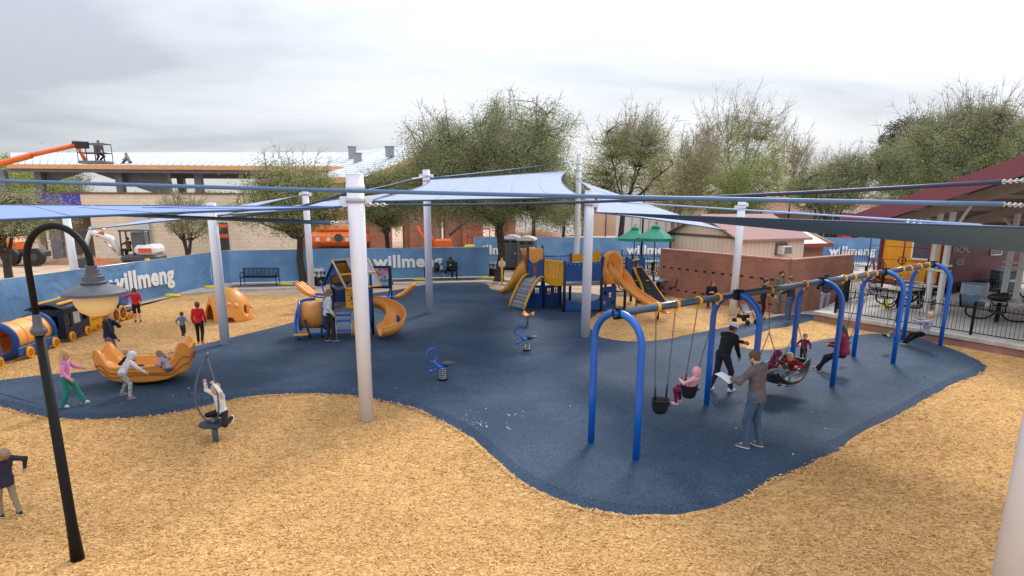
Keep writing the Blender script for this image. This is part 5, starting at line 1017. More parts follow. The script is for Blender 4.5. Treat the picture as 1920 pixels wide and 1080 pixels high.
# on the basket swing
cA = bk+su*(-0.42)-sv_*0.04+Vector((0, 0, 0.0)); person('child in maroon hooded sweatshirt sitting at the left of the basket swing', cA-Vector((0, 0, 0.0)), 130, 1.12, CL['wine'], CL['ltdenim'], CL['shoek'], None, hood='up', lean=18,
       pel=(0, -0.05, 0.16), fl=(-0.14, 0.50, -0.20), fr=(0.16, 0.46, -0.16), kl=(-0.1, 1, 0.9), kr=(0.1, 1, 0.9), hl=(-0.30, 0.40, 0.42), hr=(0.34, 0.34, 0.42), hp=25)
cB = bk+su*(0.08)+sv_*0.24+Vector((0, 0, -0.06)); person('fair haired child in red plaid shirt leaning forward on the basket swing', cB, 232, 1.18, CL['plaid'], CL['ltdenim'], CL['brown'], 'blond', lean=28,
       pel=(0, -0.05, 0.16), fl=(-0.12, 0.46, -0.22), fr=(0.14, 0.50, -0.24), kl=(-0.1, 1, 0.9), kr=(0.1, 1, 0.9), hl=(-0.30, 0.30, 0.44), hr=(0.30, 0.42, 0.40), hp=30, curl=0.8)
person('toddler with brown hair in dark top standing behind the basket swing', near(1503, 689), 200, 0.90, CL['maroon'], CL['black'], CL['shoek'], 'brown', hl=(-0.34, 0.1, 0.95), hr=(0.36, 0.12, 1.0))
cw = w1[1]; person('woman in maroon sweater and black leggings sitting on a belt swing', Vector((cw.x, cw.y, RZ-0.02)), pa_-12, 1.66, CL['maroon'], CL['black'], CL['taupe'], 'dark', long=0.20, wide=1.25, lean=8,
       pel=(0, -0.05, 0.64), fl=(-0.14, 0.50, 0.09), fr=(0.12, 0.58, 0.09), kl=(-0.15, 1, 0.5), kr=(0.15, 1, 0.5), hl=(-0.10, 0.32, 0.80), hr=(0.12, 0.34, 0.82), hp=22, shirt_len=0.03)
c4 = w4[1]; person('boy in grey sweatshirt and black trousers leaning back on the last belt swing', c4-Vector((0, 0, 0.55)), pa_+4, 1.42, CL['greyblue'], CL['black'], CL['shoek'], 'blond', lean=-14,
       pel=(0, -0.02, 0.76), fl=(-0.10, 0.62, 0.30), fr=(0.10, 0.66, 0.22), kl=(-0.1, 1, 1.0), kr=(0.1, 1, 1.0), hl=(-0.20, 0.34, 1.22), hr=(0.20, 0.34, 1.22), hp=14, curl=0.9)
# adults by the brick enclosure
person('bearded man in olive pullover and camouflage trousers standing at the brick corner', near(1457, 589), 160, 1.78, CL['olive'], CL['camo'], CL['shoek'], 'dark', beard='dark', hr=(0.16, 0.2, 0.98), wide=1.05)
person('man in navy jacket and jeans seen from behind beside the bearded man', near(1478, 606), -35, 1.72, CL['navy'], CL['denim'], CL['brown'], 'brown', wide=1.08, hp=20, hl=(-0.14, 0.34, 1.05), hr=(0.12, 0.34, 1.05), shirt_len=0.04)
person('person in navy jacket and cap bending over the patio rail', near(1543, 592), 20, 1.72, CL['navy'], CL['greyblue'], CL['shoek'], 'brown', cap=CL['navy'], lean=26, hl=(-0.2, 0.5, 1.05), hr=(0.2, 0.52, 1.05), fl=(-0.12, -0.05, 0.08), fr=(0.12, 0.22, 0.08))
person('woman in black top with hair tied back standing behind the stroller', near(1427, 599), 115, 1.62, CL['black'], CL['black'], CL['shoek'], 'dark', hl=(-0.2, 0.42, 1.0), hr=(0.2, 0.42, 1.0), hp=6)
person('woman with long brown hair in black cardigan sitting against the brick wall', G(1334, 577)+Vector((0, 0.15, 0)), 196, 1.62, CL['black'], CL['black'], CL['shoek'], 'brown', long=0.26, pel=(0, 0, 0.46), lean=6, fl=(-0.12, 0.44, 0.08), fr=(0.12, 0.5, 0.08), kl=(-0.1, 1, 0.6), kr=(0.1, 1, 0.6), hl=(-0.1, 0.28, 0.72), hr=(0.1, 0.28, 0.72), hy=-40)
# ------------------------------------------------------------------ banner fences
def banner_mat():
    m, n, l, b = node_mat('banner_mesh'); t = n.new('ShaderNodeTexCoord'); no = tex(n, l, 'ShaderNodeTexNoise', t.outputs['Object'], Scale=0.8, Detail=5, Distortion=0.5)
    s = n.new('ShaderNodeSeparateXYZ'); l.new(t.outputs['Object'], s.inputs[0])
    c = ramp(n, l, no.outputs['Fac'], [(0.25, (0.11, 0.24, 0.46)), (0.5, (0.15, 0.31, 0.55)), (0.75, (0.21, 0.385, 0.63))])
    l.new(c, b.inputs['Base Color']); b.inputs['Roughness'].default_value = 0.7
    n2 = tex(n, l, 'ShaderNodeTexNoise', t.outputs['Object'], Scale=0.9, Detail=3, Distortion=1.8); bumpn(n, l, b, n2.outputs['Fac'], 0.45, 0.12); return m
M_ban = banner_mat(); M_letter = mat('letter_white', (0.92, 0.92, 0.92), 0.6, 0.02)
def banner_fence(label, pts, h, texts, m=M_ban, wrinkle=0.03):
    pts = [Vector(p) for p in pts]; o = pts[0]; t = thing('banner_fence', label, 'fence', o, 0)
    for a, b in zip(pts[:-1], pts[1:]):
        d = b-a; L = d.length; nx = max(4, int(L*5)); nrm_ = Vector((-d.y, d.x, 0)).normalized(); q = MB()
        q.grid(lambda u, v: a-o+d*u+Vector((0, 0, 0.08+(h-0.08)*v))+nrm_*wrinkle*(math.sin(u*L*2.1+3*v)+0.6*math.sin(u*L*5.3-4*v+1))*(0.3+0.7*math.sin(math.pi*v))*0.5, nx, 10); q.build('banner', m, t)
        k = max(1, int(round(L/3.05)))
        for i in range(k+1):
            p = a-o+d*(i/k)+nrm_*(0.09 if nrm_.y > 0 else -0.09); MB().tube([p, p+Vector((0, 0, h+0.02))], 0.025, 8).build('post', M_steel, t)
        for z in (0.10, h): MB().tube([a-o+Vector((0, 0, z))+nrm_*(0.05 if nrm_.y > 0 else -0.05), b-o+Vector((0, 0, z))+nrm_*(0.05 if nrm_.y > 0 else -0.05)], 0.02, 6).build('rail', M_steel, t)
    for (txt, c, dr, size, sx) in texts:
        c = Vector(c); dr = nrm(dr); rz_ = math.atan2(dr.y, dr.x)
        lettering('lettering', txt, size, M_letter, t, c-o, (R(90), 0, rz_), bold=0.040*size, sx=sx, sp=1.06)
    return t
FA, FB, FC = G(0, 626), G(265, 568), G(399, 538); FL = G(-160, 668)
FD, FE_ = G(433, 533), G(917, 520); front = lambda p, d: p+Vector((nrm(d).y, -nrm(d).x, 0))*0.10
dL = FC-FB; c1 = FB+dL*0.08; tl_ = front(c1, dL)+Vector((0, 0, 1.05))
banner_fence('blue banner fence running along the left side behind the toy train', [FL, FA, FC], 1.76, [('willmeng', front(FA+(FC-FA)*0.575, FC-FA)+Vector((0, 0, 1.0))+Vector((0.03, 0, 0)), FC-FA, 1.08, 1.0)], wrinkle=0.035)
dB = FE_-FD; xm = FD+dB*((P(765, 491, 37).x-FD.x)/(FE_.x-FD.x))
banner_fence('long blue banner fence across the back behind both benches', [FC, FD, FE_], 1.78, [('willmeng', front(xm, dB)+Vector((0, 0, 1.02)), dB, 0.95, 1.08)])
Z3 = 46.2
banner_fence('far blue banner fence behind the portable toilets and green umbrellas', [(P(890, 470, Z3).x, Z3, 0), (P(1262, 470, Z3).x, Z3, 0)], 1.95, [('willmeng', (P(933, 469, Z3).x, Z3-0.08, P(933, 469, Z3).z), (1, 0, 0), 0.85, 1.1), ('willmeng', (P(1222, 469, Z3).x, Z3-0.08, P(1222, 469, Z3).z), (1, 0, 0), 0.85, 1.1)])
banner_fence('blue banner fence between the brick enclosure and yellow rail caboose', [(P(1380, 470, Z3).x, Z3+0.5, 0), (P(1652, 470, Z3).x, Z3, 0)], 2.0, [('willmeng', (P(1597, 471, Z3).x, Z3-0.1, P(1597, 471, Z3).z), (1, 0, 0), 0.82, 1.05)])
M_yel = mat('sandbag_yellow', (0.80, 0.62, 0.02), 0.7, 0.15, 12)
bags = [(320, 557, 'below the lettering of the left banner fence'), (394, 541, 'at the bend of the banner fence'), (535, 535, 'beside the left bench'), (693, 527, 'behind the play house'), (786, 526, 'under the left end of the occupied bench'), (905, 523, 'at the far end of the long banner fence'), (925, 524, 'at the foot of the big tree')]
for (x, y, s_) in bags:
    b = G(x, y); q = MB(); q.ball((0, 0, 0.07), (0.38, 0.16, 0.09), 14, 7); q.ball((0.28, 0.02, 0.06), (0.2, 0.14, 0.06), 10, 6); tag(q.build('sandbag', M_yel, None, loc=b), 'yellow sandbag lying '+s_, 'sandbag', 'yellow sandbags along the banner fences')
# ------------------------------------------------------------------ benches, bins, toilets
def bench(loc, rz, label):
    t = thing('park_bench', label, 'bench', loc, rz, 'black slatted steel benches'); W2 = 0.92
    q = MB()
    for i in range(26): q.box((-W2+0.05+i*(2*W2-0.1)/25, 0.0, 0.44), (0.035, 0.46, 0.012))
    for y in (-0.23, 0.23): q.tube([(-W2, y, 0.44), (W2, y, 0.44)], 0.02, 6)
    q.build('seat', M_black, t); q = MB()
    for i in range(26): q.box((-W2+0.05+i*(2*W2-0.1)/25, 0.27, 0.66), (0.035, 0.012, 0.40), rx=-0.15)
    for z, y in ((0.46, 0.24), (0.88, 0.31)): q.tube([(-W2, y, z), (W2, y, z)], 0.02, 6)
    q.build('backrest', M_black, t)
    for x in (-W2, W2):
        MB().tube([(x, -0.24, 0), (x, -0.24, 0.64), (x, 0.0, 0.67), (x, 0.26, 0.66)], 0.022, 6).build('armrest', M_black, t); MB().tube([(x, 0.34, 0), (x, 0.25, 0.44), (x, 0.32, 0.9)], 0.022, 6).build('leg', M_black, t)
    return t
B1 = G(487, 537); bench(Vector((B1.x, B1.y+0.1, 0.04)), 0.03, 'empty black slatted bench in front of the banner fence at left')
bench(Vector((-4.15, 37.45, 0.04)), 0.02, 'black slatted bench where the person in the dark jacket sits')
tag(MB().lathe([(0.0, 0), (0.13, 0.01), (0.17, 0.15), (0.15, 0.36), (0.06, 0.48), (0, 0.5)], (-4.35, 37.32, 0.49), 14).build('backpack', M_dnavy), 'dark backpack on the bench next to the sitting person', 'backpack')
def bin_(loc, label, liner):
    t = thing('trash_can', label, 'trash can', loc, 0, 'dark slatted trash cans')
    q = MB(); q.lathe([(0, 0.02), (0.28, 0.02), (0.29, 0.78), (0.25, 0.78), (0.24, 0.1), (0, 0.1)], seg=24); q.build('body', mat('bin_charcoal', (0.05, 0.055, 0.065), 0.5), t)
    for k in range(24): a = k*2*math.pi/24; MB().box((0.30*math.cos(a), 0.30*math.sin(a), 0.4), (0.02, 0.035, 0.7), rz=a).build('slat', M_black, t)
    if liner: MB().grid(lambda u, v: Vector(((0.315+0.012*math.sin(u*50)-0.05*v)*math.cos(2*math.pi*u), (0.315+0.012*math.sin(u*50)-0.05*v)*math.sin(2*math.pi*u), 0.50+0.42*v+0.02*math.sin(u*31))), 48, 4).build('bag_liner', mat('bag_grey', (0.50, 0.52, 0.56), 0.35, 0.2, 14), t)
bin_(G(600, 537)+Vector((0, 0, 0.04)), 'trash can with a pale grey bag beside the left bench', True)
bin_(G(921, 520)+Vector((0.15, 0.5, 0)), 'trash can half hidden behind the trunk of the big tree', True)
def toilet(loc, rz, label):
    t = thing('portable_toilet', label, 'portable toilet', loc, rz, 'grey portable toilets'); mg = mat('toilet_grey', (0.13, 0.135, 0.145), 0.5, 0.1, 3); mw = mat('toilet_roof', (0.72, 0.73, 0.75), 0.4, 0.05)
    MB().box((0, 0, 1.05), (1.12, 1.18, 1.98), bev=0.04).build('cabin', mg, t); MB().box((0, 0, 0.05), (1.2, 1.25, 0.10), bev=0.02).build('base', M_black, t)
    q = MB(); q.grid(lambda u, v: Vector((-0.62+1.24*u, -0.64+1.28*v, 2.04+0.20*math.sin(math.pi*u)**0.7)), 12, 2); q.prism([(-0.62, 1.98)]+[(-0.62+1.24*u, 2.04+0.20*math.sin(math.pi*u)**0.7) for u in np.linspace(0, 1, 13)]+[(0.62, 1.98)], 0.03, c=(0, -0.63, 0)); q.build('roof', mw, t)
    MB().box((0, -0.602, 1.0), (0.82, 0.03, 1.75), bev=0.01).build('door', mat('toilet_door', (0.10, 0.105, 0.115), 0.5), t)
    for x in (-0.3, 0.3): MB().box((x*0.8, -0.62, 1.82), (0.3, 0.015, 0.10)).build('vent', M_black, t)
    q = MB()
    for z in np.linspace(0.3, 1.7, 6): q.box((0.575, 0, z), (0.02, 0.9, 0.05))
    q.build('rib', mg, t); MB().tube([(-0.42, 0.45, 0.2), (-0.42, 0.45, 2.45)], 0.05, 8).build('vent_pipe', mg, t); MB().box((0.33, -0.625, 1.05), (0.08, 0.03, 0.12)).build('latch', mw, t)
tp = G(988, 508); toilet(tp, R(-8), 'nearer grey portable toilet with white roof behind the play structure'); toilet(tp+Vector((-1.0, 1.5, 0)), R(-8), 'grey portable toilet partly hidden behind its twin near the big tree')
# ------------------------------------------------------------------ brick enclosure and sheds
def wall_thing(label, pts, h, th_, m, cap=None, closed=False, name='brick_wall', holes=None):
    pts = [Vector(p) for p in pts]; t = thing(name, label, 'wall', pts[0]); o = pts[0]
    for a, b in zip(pts[:-1], pts[1:]):
        d = b-a; L = d.length; az = math.atan2(d.y, d.x); w_ = MB().box((L/2, 0, h/2), (L-0.002, th_, h)).build('wall', m, t); w_.location = a-o; w_.rotation_euler = (0, 0, az)
        if cap: c = MB().box((L/2, 0, h+0.035), (L+0.02, th_+0.04, 0.07), bev=0.01).build('coping', cap, t); c.location = a-o; c.rotation_euler = (0, 0, az)
    return t
WN, WL, WR = Vector((11.0, 25.65, 0)), Vector((7.25, 31.5, 0)), Vector((14.75, 28.3, 0))
bw = wall_thing('tall red brick enclosure wall with two rows of small openings', [WL, WN, WR], 2.16, 0.22, M_brick, mat('brick_cap', (0.46, 0.24, 0.17), 0.9, 0.15, 5))
M_hole = mat('opening_shade', (0.02, 0.015, 0.012), 0.9)  # thin dark plates on the wall face stand for shade inside missing bricks
d = nrm(WN-WL); rzw = math.atan2(d.y, d.x); h0 = MB().box((0, 0, 0), (0.17, 0.012, 0.085)).build('shade_plate', M_hole, bw)
outn = Vector((d.y, -d.x, 0)); Lw = (WN-WL).length; first = True
for row, z, n0, n1 in ((0, 1.35, 0, 13), (1, 0.35, 0, 13)):
    for i in range(n0, n1):
        o_ = h0 if first else h0.copy()
        if not first: C.objects.link(o_)
        first = False; o_.parent = bw; o_.location = d*(Lw*(0.04+0.072*i))+outn*0.112+Vector((0, 0, z)); o_.rotation_euler = (0, 0, rzw)
# siding shed
M_sid = brick_mat('tan_siding', (0.80, 0.64, 0.51), (0.76, 0.60, 0.48), (0.42, 0.32, 0.25), 0.30, 60.0, 0.010, var=0.06); M_trimb = mat('brown_trim', (0.15, 0.095, 0.075), 0.7); M_shing = mat('pink_shingle', (0.36, 0.21, 0.20), 0.9, 0.16, 14, bump=0.4, bscale=25)
SCn = Vector((11.1, 32.1, 0)); gd = nrm((8.85-11.1, 36.6-32.1, 0)); sdv = Vector((gd.y, -gd.x, 0)); GW, GL = 5.0, 4.6
t = thing('shed', 'tan siding shed with pink shingle gable roof behind the brick wall', 'shed', SCn, math.atan2(-gd.y, -gd.x)-0.0)
# local x: from left eave corner to near corner; build around near corner at x=0 going to -GW
q = MB(); q.box((-GW/2, 0, 1.35), (GW, 0.1, 2.7)); q.build('front_wall', M_sid, t)
MB().prism([(-GW, 2.7), (0, 2.7), (-GW/2, 3.7)], 0.1).build('gable', M_sid, t)
w_ = MB().box((GL/2, 0, 1.35), (GL, 0.1, 2.7)).build('side_wall', M_sid, t); w_.rotation_euler = (0, 0, R(90)); w_ = MB().box((GL/2, 0, 1.35), (GL, 0.1, 2.7)).build('side_wall', M_sid, t); w_.rotation_euler = (0, 0, R(90)); w_.location = (-GW, 0, 0)
for (x0, z0, x1, z1) in ((-GW-0.3, 2.63, -GW/2, 3.80), (0.3, 2.63, -GW/2, 3.80)):
    q = MB(); vs = [(x0, -0.3, z0), (x1, -0.3, z1), (x1, GL+0.3, z1), (x0, GL+0.3, z0)]; q.add(vs+[(a, b, c-0.1) for a, b, c in vs], [(0, 1, 2, 3), (7, 6, 5, 4), (0, 4, 5, 1), (1, 5, 6, 2), (2, 6, 7, 3), (3, 7, 4, 0)]); q.build('roof', M_shing, t)
    MB().tube([(x0, -0.33, z0-0.05), (x1, -0.33, z1-0.05)], 0.07, 4).build('barge_board', M_trimb, t)
MB().box((-GW/2, -0.07, 2.70), (GW, 0.04, 0.13)).build('trim_board', M_trimb, t)
for x in (-GW+0.03, -0.03): MB().box((x, -0.065, 1.35), (0.11, 0.05, 2.62)).build('corner_board', M_trimb, t)
o = MB().box((0.28, 2.9, 2.05), (0.5, 0.62, 0.42), bev=0.02).build('air_conditioner', mat('ac_white', (0.7, 0.7, 0.7), 0.5), t); MB().box((0.10, 2.9, 2.10), (0.06, 0.8, 0.6)).build('window_frame', M_trimb, t)
MB().box((0.545, 2.9, 2.05), (0.02, 0.5, 0.32)).build('grille', M_grey, o)
t = thing('brick_hut', 'low brick hut with pale ribbed metal roof right of the shed', 'hut', (16.0, 36.6, 0), R(20)); mroof = mat('cream_metal', (0.72, 0.62, 0.52), 0.5)
MB().box((0.6, 1.0, 1.1), (2.6, 2.0, 2.2)).build('wall', M_brick, t)
for k in range(4): MB().box((-0.35+0.65*k, 0.9, 2.55), (0.62, 2.9, 0.06), rx=0.32).build('roof_panel', mroof, t)
MB().box((0.62, -0.50, 2.10), (2.8, 0.12, 0.2)).build('fascia', mat('fascia_red', (0.30, 0.06, 0.05), 0.6), t)
MB().prism([(-1.35, 2.2), (1.0, 2.2), (1.0, 2.85)], 0.1, Matrix.Rotation(R(90), 3, 'Z'), (1.95, 0.7, 0)).build('gable', M_brick, t)
# ------------------------------------------------------------------ raised patio
PZ = 0.36
PF0, PF1 = G(1533, 583, PZ), G(1920, 647, PZ); pd = nrm(PF1-PF0); PF2 = PF1+pd*9
pat = [PF0, PF1, PF2, Vector((60, PF2.y, PZ)), Vector((60, 60, PZ)), Vector((15.4, 60, PZ)), Vector((15.4, 29.5, PZ)), Vector((13.6, 26.9, PZ))]
sheet('patio', [(p.x, p.y) for p in pat], PZ, mat('patio_concrete', (0.43, 0.40, 0.375), 0.85, 0.12, 0.8, bump=0.15, bscale=40), 0.5)
pw = thing('patio_wall', 'low brick retaining wall with concrete top along the raised patio', 'wall', PF0); L = (PF2-PF0).length; az = math.atan2(pd.y, pd.x)
M_bstain = brick_mat('old_brick', (0.40, 0.20, 0.15), (0.33, 0.15, 0.11), (0.34, 0.26, 0.22), var=0.35)
w_ = MB().box((L/2, -0.05, 0.13-PZ), (L, 0.3, 0.34)).build('brick_course', M_bstain, pw); w_.rotation_euler = (0, 0, az)
w_ = MB().box((L/2, 0.05, -0.05), (L+0.02, 0.62, 0.13), bev=0.01).build('concrete_cap', M_conc2, pw); w_.rotation_euler = (0, 0, az)
def picket_fence(label, pts, h, z, hoop=True, gap=0.115, post_at=2.4, name='picket_fence', fin=False):
    pts = [Vector((p[0], p[1], z)) for p in pts]; o = pts[0]; t = thing(name, label, 'fence', o)
    for a, b in zip(pts[:-1], pts[1:]):
        d = b-a; L = d.length; u = nrm(d); k = max(1, int(round(L/post_at)))
        for j in range(k):
            s0 = a-o+d*(j/k); Lk_ = L/k; q = MB()
            for zz_ in (0.10, h-0.16): q.tube([s0+Vector((0, 0, zz_)), s0+u*Lk_+Vector((0, 0, zz_))], 0.016, 4)
            n = int(Lk_/gap)
            for i in range(1, n):
                p = s0+u*(Lk_*i/n)
                if hoop and i % 2 == 1 and i < n-1:
                    p2 = s0+u*(Lk_*(i+1)/n); mid = (p+p2)/2; r_ = (p2-p).length/2
                    q.tube([p+Vector((0, 0, 0.1)), p+Vector((0, 0, h-0.09))]+[mid-u*r_*math.cos(a_)+Vector((0, 0, h-0.09+r_*1.2*math.sin(a_))) for a_ in (0.6, 1.2, 1.9, 2.5)]+[p2+Vector((0, 0, h-0.09)), p2+Vector((0, 0, 0.1))], 0.008, 4, cap=False)
                elif not hoop: q.tube([p+Vector((0, 0, 0.06)), p+Vector((0, 0, h))], 0.013, 4)
            q.build('panel', M_black, t)
        for j in range(k+1):
            p = a-o+d*(j/k); q = MB(); q.box(p+Vector((0, 0, (h+0.04)/2)), (0.065, 0.065, h+0.04), rz=math.atan2(u.y, u.x)); q.build('post', M_black, t)
            if fin: MB().ball(p+Vector((0, 0, h+0.12)), 0.06, 10, 6).build('finial', M_black, t)
    return t
fo = Vector((-pd.y, pd.x, 0))*0.12
f0, f1 = PF0+pd*0.65+fo, PF0+pd*17+fo
picket_fence('black hooped picket fence on the edge of the raised patio', [f0, f1], 1.02, PZ)
picket_fence('black picket railing running back beside the brick enclosure', [f0, f0+Vector((1.9, 2.9, 0)), f0+Vector((4.6, 5.2, 0))], 0.98, PZ, hoop=False)
picket_fence('black picket fence with ball finials far right behind the tables', [(26.0, 34.0), (29.5, 31.0), (34, 29.0)], 1.5, PZ, hoop=False, gap=0.16, fin=True)
picket_fence('black picket fence behind the picnic tables near the green umbrellas', [(P(1085, 480, 41).x, 41.0), (P(1250, 480, 39.5).x, 39.5)], 1.35, 0, hoop=False, gap=0.14, fin=True)
picket_fence('black picket fence in front of the right banner fence', [(P(1575, 480, 42).x, 42.0), (P(1650, 480, 41).x, 41.0)], 1.25, PZ, hoop=False, gap=0.14)
picket_fence('black stair railing between umbrellas and brick enclosure', [(P(1150, 500, 34.5).x, 34.5), (P(1240, 500, 33.5).x, 33.5)], 1.15, 0, hoop=False, gap=0.16)
def table(label_='x'):
    t = thing('picnic_table', label_, 'picnic table', (0, 0, 0), 0, 'black mesh picnic tables with attached seats')
    mt = mat('mesh_black', (0.035, 0.035, 0.04), 0.45, 0.3, 60); ms_ = mat('table_top', (0.33, 0.34, 0.36), 0.3, 0.2, 5)
    MB().box((0, 0, 0.75), (1.15, 1.15, 0.035), bev=0.012).build('table_top', ms_, t); MB().tube([(0, 0, 0), (0, 0, 0.74)], 0.07, 12).build('pedestal', M_black, t)
    for k in range(4):
        a = k*math.pi/2; c, s = math.cos(a), math.sin(a); T = lambda r_, y, z: Vector((c*r_-s*y, s*r_+c*y, z))
        MB().tube(smooth_path([T(0.05, 0, 0.35), T(0.3, 0, 0.10), T(0.7, 0, 0.08), T(0.92, 0, 0.22), T(0.92, 0, 0.44)], 4), 0.03, 8).build('seat_arm', M_black, t)
        q = MB(); q.box(T(0.92, 0, 0.455), (0.42, 0.44, 0.03), rz=a, bev=0.01); se = q.build('seat', mt, t)
        q = MB()
        for i in range(7): q.tube([T(1.10, -0.2+i*0.066, 0.47), T(1.16, -0.2+i*0.066, 0.84)], 0.007, 4)
        for z in (0.5, 0.6, 0.7): q.tube([T(1.11, -0.2, z), T(1.11+(z-.5)*.15, 0.2, z)], 0.006, 4)
        q.tube([T(1.10, -0.22, 0.46), T(1.17, -0.22, 0.85), T(1.17, 0.22, 0.85), T(1.10, 0.22, 0.46)], 0.018, 6); q.build('seat_back', M_black, t)
    return t
tabs = [(G(1683, 577, PZ), 0.5, 'black picnic table on the patio just behind the third and fourth swing arches'), (G(1868, 603, PZ), 0.9, 'black picnic table at the right edge with a dark bag on it'),
        (G(1622, 521, PZ), 0.3, 'black picnic table in front of the right banner fence lettering'), (G(1200, 533), 0.2, 'black picnic table beside the thick black lamp pole'), (G(1232, 552), 0.8, 'black picnic table tight against the brick enclosure'),
        (G(1160, 514), 0.1, 'black picnic table behind the large play structure'), (G(1722, 570, PZ), 0.2, 'black picnic table under the pavilion beside the white columns'), (G(1905, 560, PZ), 0.2, 'black picnic table behind the blue grey bin'), (G(1180, 548), 0.5, 'black picnic table just behind the black leaf shaped climbers'), (G(1222, 512), 0.1, 'farthest black picnic table under the green umbrellas'), (G(1140, 503), 0.6, 'far black picnic table behind the orange slide hood')]
tb0 = table()
for i, (p, a, l_) in enumerate(tabs):
    if i == 0: tb0.location = p; tb0.rotation_euler = (0, 0, a); tb0['label'] = l_
    else: copy_tree(tb0, p, a, l_)
bt = tabs[0][0]; t = thing('spray_bottle', 'white spray bottle standing on the nearest patio table', 'bottle', bt+Vector((0.1, 0.1, 0.77)))
MB().lathe([(0, 0), (0.05, 0), (0.05, 0.15), (0.02, 0.2), (0.02, 0.24), (0, 0.24)], seg=12).build('bottle', M_letter, t); MB().box((0.02, 0, 0.27), (0.10, 0.03, 0.05)).build('nozzle', M_letter, t)
t2 = tabs[1][0]; q = MB(); q.ball((0, 0, 0.12), (0.40, 0.25, 0.14), 14, 8); q.ball((0.2, 0.05, 0.16), (0.2, 0.18, 0.12), 10, 6); tag(q.build('bag', M_rubberblk, None, loc=t2+Vector((-0.2, -0.2, 0.77))), 'dark soft bag lying on the right edge picnic table', 'bag')
# bins on the patio
b = G(1822, 573, PZ); t = thing('drum_bin', 'pale blue round drum bin with clear liner on the patio', 'bin', b)
MB().lathe([(0, 0), (0.42, 0), (0.44, 0.3), (0.43, 0.86), (0.40, 0.86), (0.40, 0.1), (0, 0.1)], seg=28).build('drum', mat('drum_blue', (0.17, 0.29, 0.42), 0.5, 0.15, 4), t)
MB().grid(lambda u, v: Vector(((0.455+0.012*math.sin(u*63))*math.cos(6.2832*u), (0.455+0.012*math.sin(u*63))*math.sin(6.2832*u), 0.48+0.42*v+0.02*math.sin(u*38)*(1-v))), 48, 3).build('liner', mat('liner_clear', (0.38, 0.48, 0.60), 0.25, 0.2, 14), t)
b = G(1876, 547, PZ); t = thing('square_bin', 'blue grey square bin beside the far patio tables', 'bin', b)
MB().box((0, 0, 0.48), (0.85, 0.6, 0.95), bev=0.04).build('body', mat('bin_bluegrey', (0.13, 0.18, 0.24), 0.5), t); MB().box((0, 0, 0.99), (0.9, 0.65, 0.07), bev=0.02).build('lid', mat('bin_bluegrey', (0.13, 0.18, 0.24)), t)
b = G(1661, 577, PZ); t = thing('caution_cone', 'small yellow wet floor cone by the patio fence', 'cone', b); MB().lathe([(0.14, 0), (0.14, 0.03), (0.09, 0.04), (0.03, 0.36), (0, 0.38)], seg=14).build('cone', M_yel, t); MB().box((0, 0, 0.01), (0.3, 0.3, 0.02)).build('foot', M_yel, t)
# green market umbrellas
def umbrella(px, py_top, Y, R_, label, zb=0.0):
    pk = P(px, py_top, Y); t = thing('market_umbrella', label, 'umbrella', (pk.x, pk.y, zb), 0.3, 'green market umbrellas'); H = pk.z-zb
    MB().tube([(0, 0, 0), (0, 0, H)], 0.03, 8).build('pole', M_black, t); q = MB(); n = 8
    vs = [(0, 0, H-0.05)]+[(R_*math.cos(k*math.pi/4), R_*math.sin(k*math.pi/4), H-0.72) for k in range(n)]+[(R_*math.cos(k*math.pi/4), R_*math.sin(k*math.pi/4), H-0.88) for k in range(n)]
    q.add(vs, [(0, 1+k, 1+(k+1) % n) for k in range(n)]+[(1+k, 1+n+k, 1+n+(k+1) % n, 1+(k+1) % n) for k in range(n)]); q.build('canopy', mat('umbrella_green', (0.01, 0.22, 0.14), 0.7, 0.15, 2), t, solid=0.01)
    MB().lathe([(0, 0.04), (0.04, 0.0), (0.28, -0.12), (0.29, -0.15)], (0, 0, H), 8).build('vent_cap', mat('umbrella_green', (0, 0, 0)), t); MB().ball((0, 0, H+0.08), 0.04, 8, 6).build('finial', M_black, t)
umbrella(1230, 421, 36, 1.08, 'green market umbrella in front of the tan shed gable'); umbrella(1191, 424, 40, 1.05, 'green market umbrella left of the black lamp pole'); umbrella(1520, 431, 41, 1.3, 'green market umbrella beyond the brick hut', PZ)
# stroller
b = near(1401, 612); t = thing('stroller', 'black and grey folding stroller beside the woman in black', 'stroller', b+Vector((0, 0.2, 0)), R(30))
for x, y in ((-0.22, -0.28), (0.22, -0.28), (-0.25, 0.30), (0.25, 0.30)): MB().tube([(x-0.03, y, 0.09), (x+0.03, y, 0.09)], 0.09, 16).build('wheel', M_rubberblk, t)
for x in (-0.22, 0.22): MB().tube([(x, -0.28, 0.1), (x, 0.05, 0.55), (x, 0.40, 1.02), (x, 0.50, 1.05)], 0.013, 6).build('frame', M_black, t); MB().tube([(x, 0.30, 0.1), (x, 0.05, 0.6)], 0.012, 6).build('rear_leg', M_black, t)
q = MB(); q.grid(lambda u, v: Vector((-0.2+0.4*u, -0.20+0.38*v, 0.42+(0.5*max(0, v-0.45)**1.0))), 6, 8); q.build('seat', mat('stroller_grey', (0.28, 0.28, 0.30), 0.8), t, solid=0.03)
q = MB(); q.grid(lambda u, v: Vector((-0.23+0.46*u, 0.22-0.30*math.cos(math.pi*(0.15+0.6*v)), 0.72+0.30*math.sin(math.pi*(0.15+0.6*v)))), 6, 10); q.build('hood', M_rubberblk, t, solid=0.015)
MB().box((0, 0.12, 0.26), (0.36, 0.3, 0.14), bev=0.02).build('basket', M_rubberblk, t)
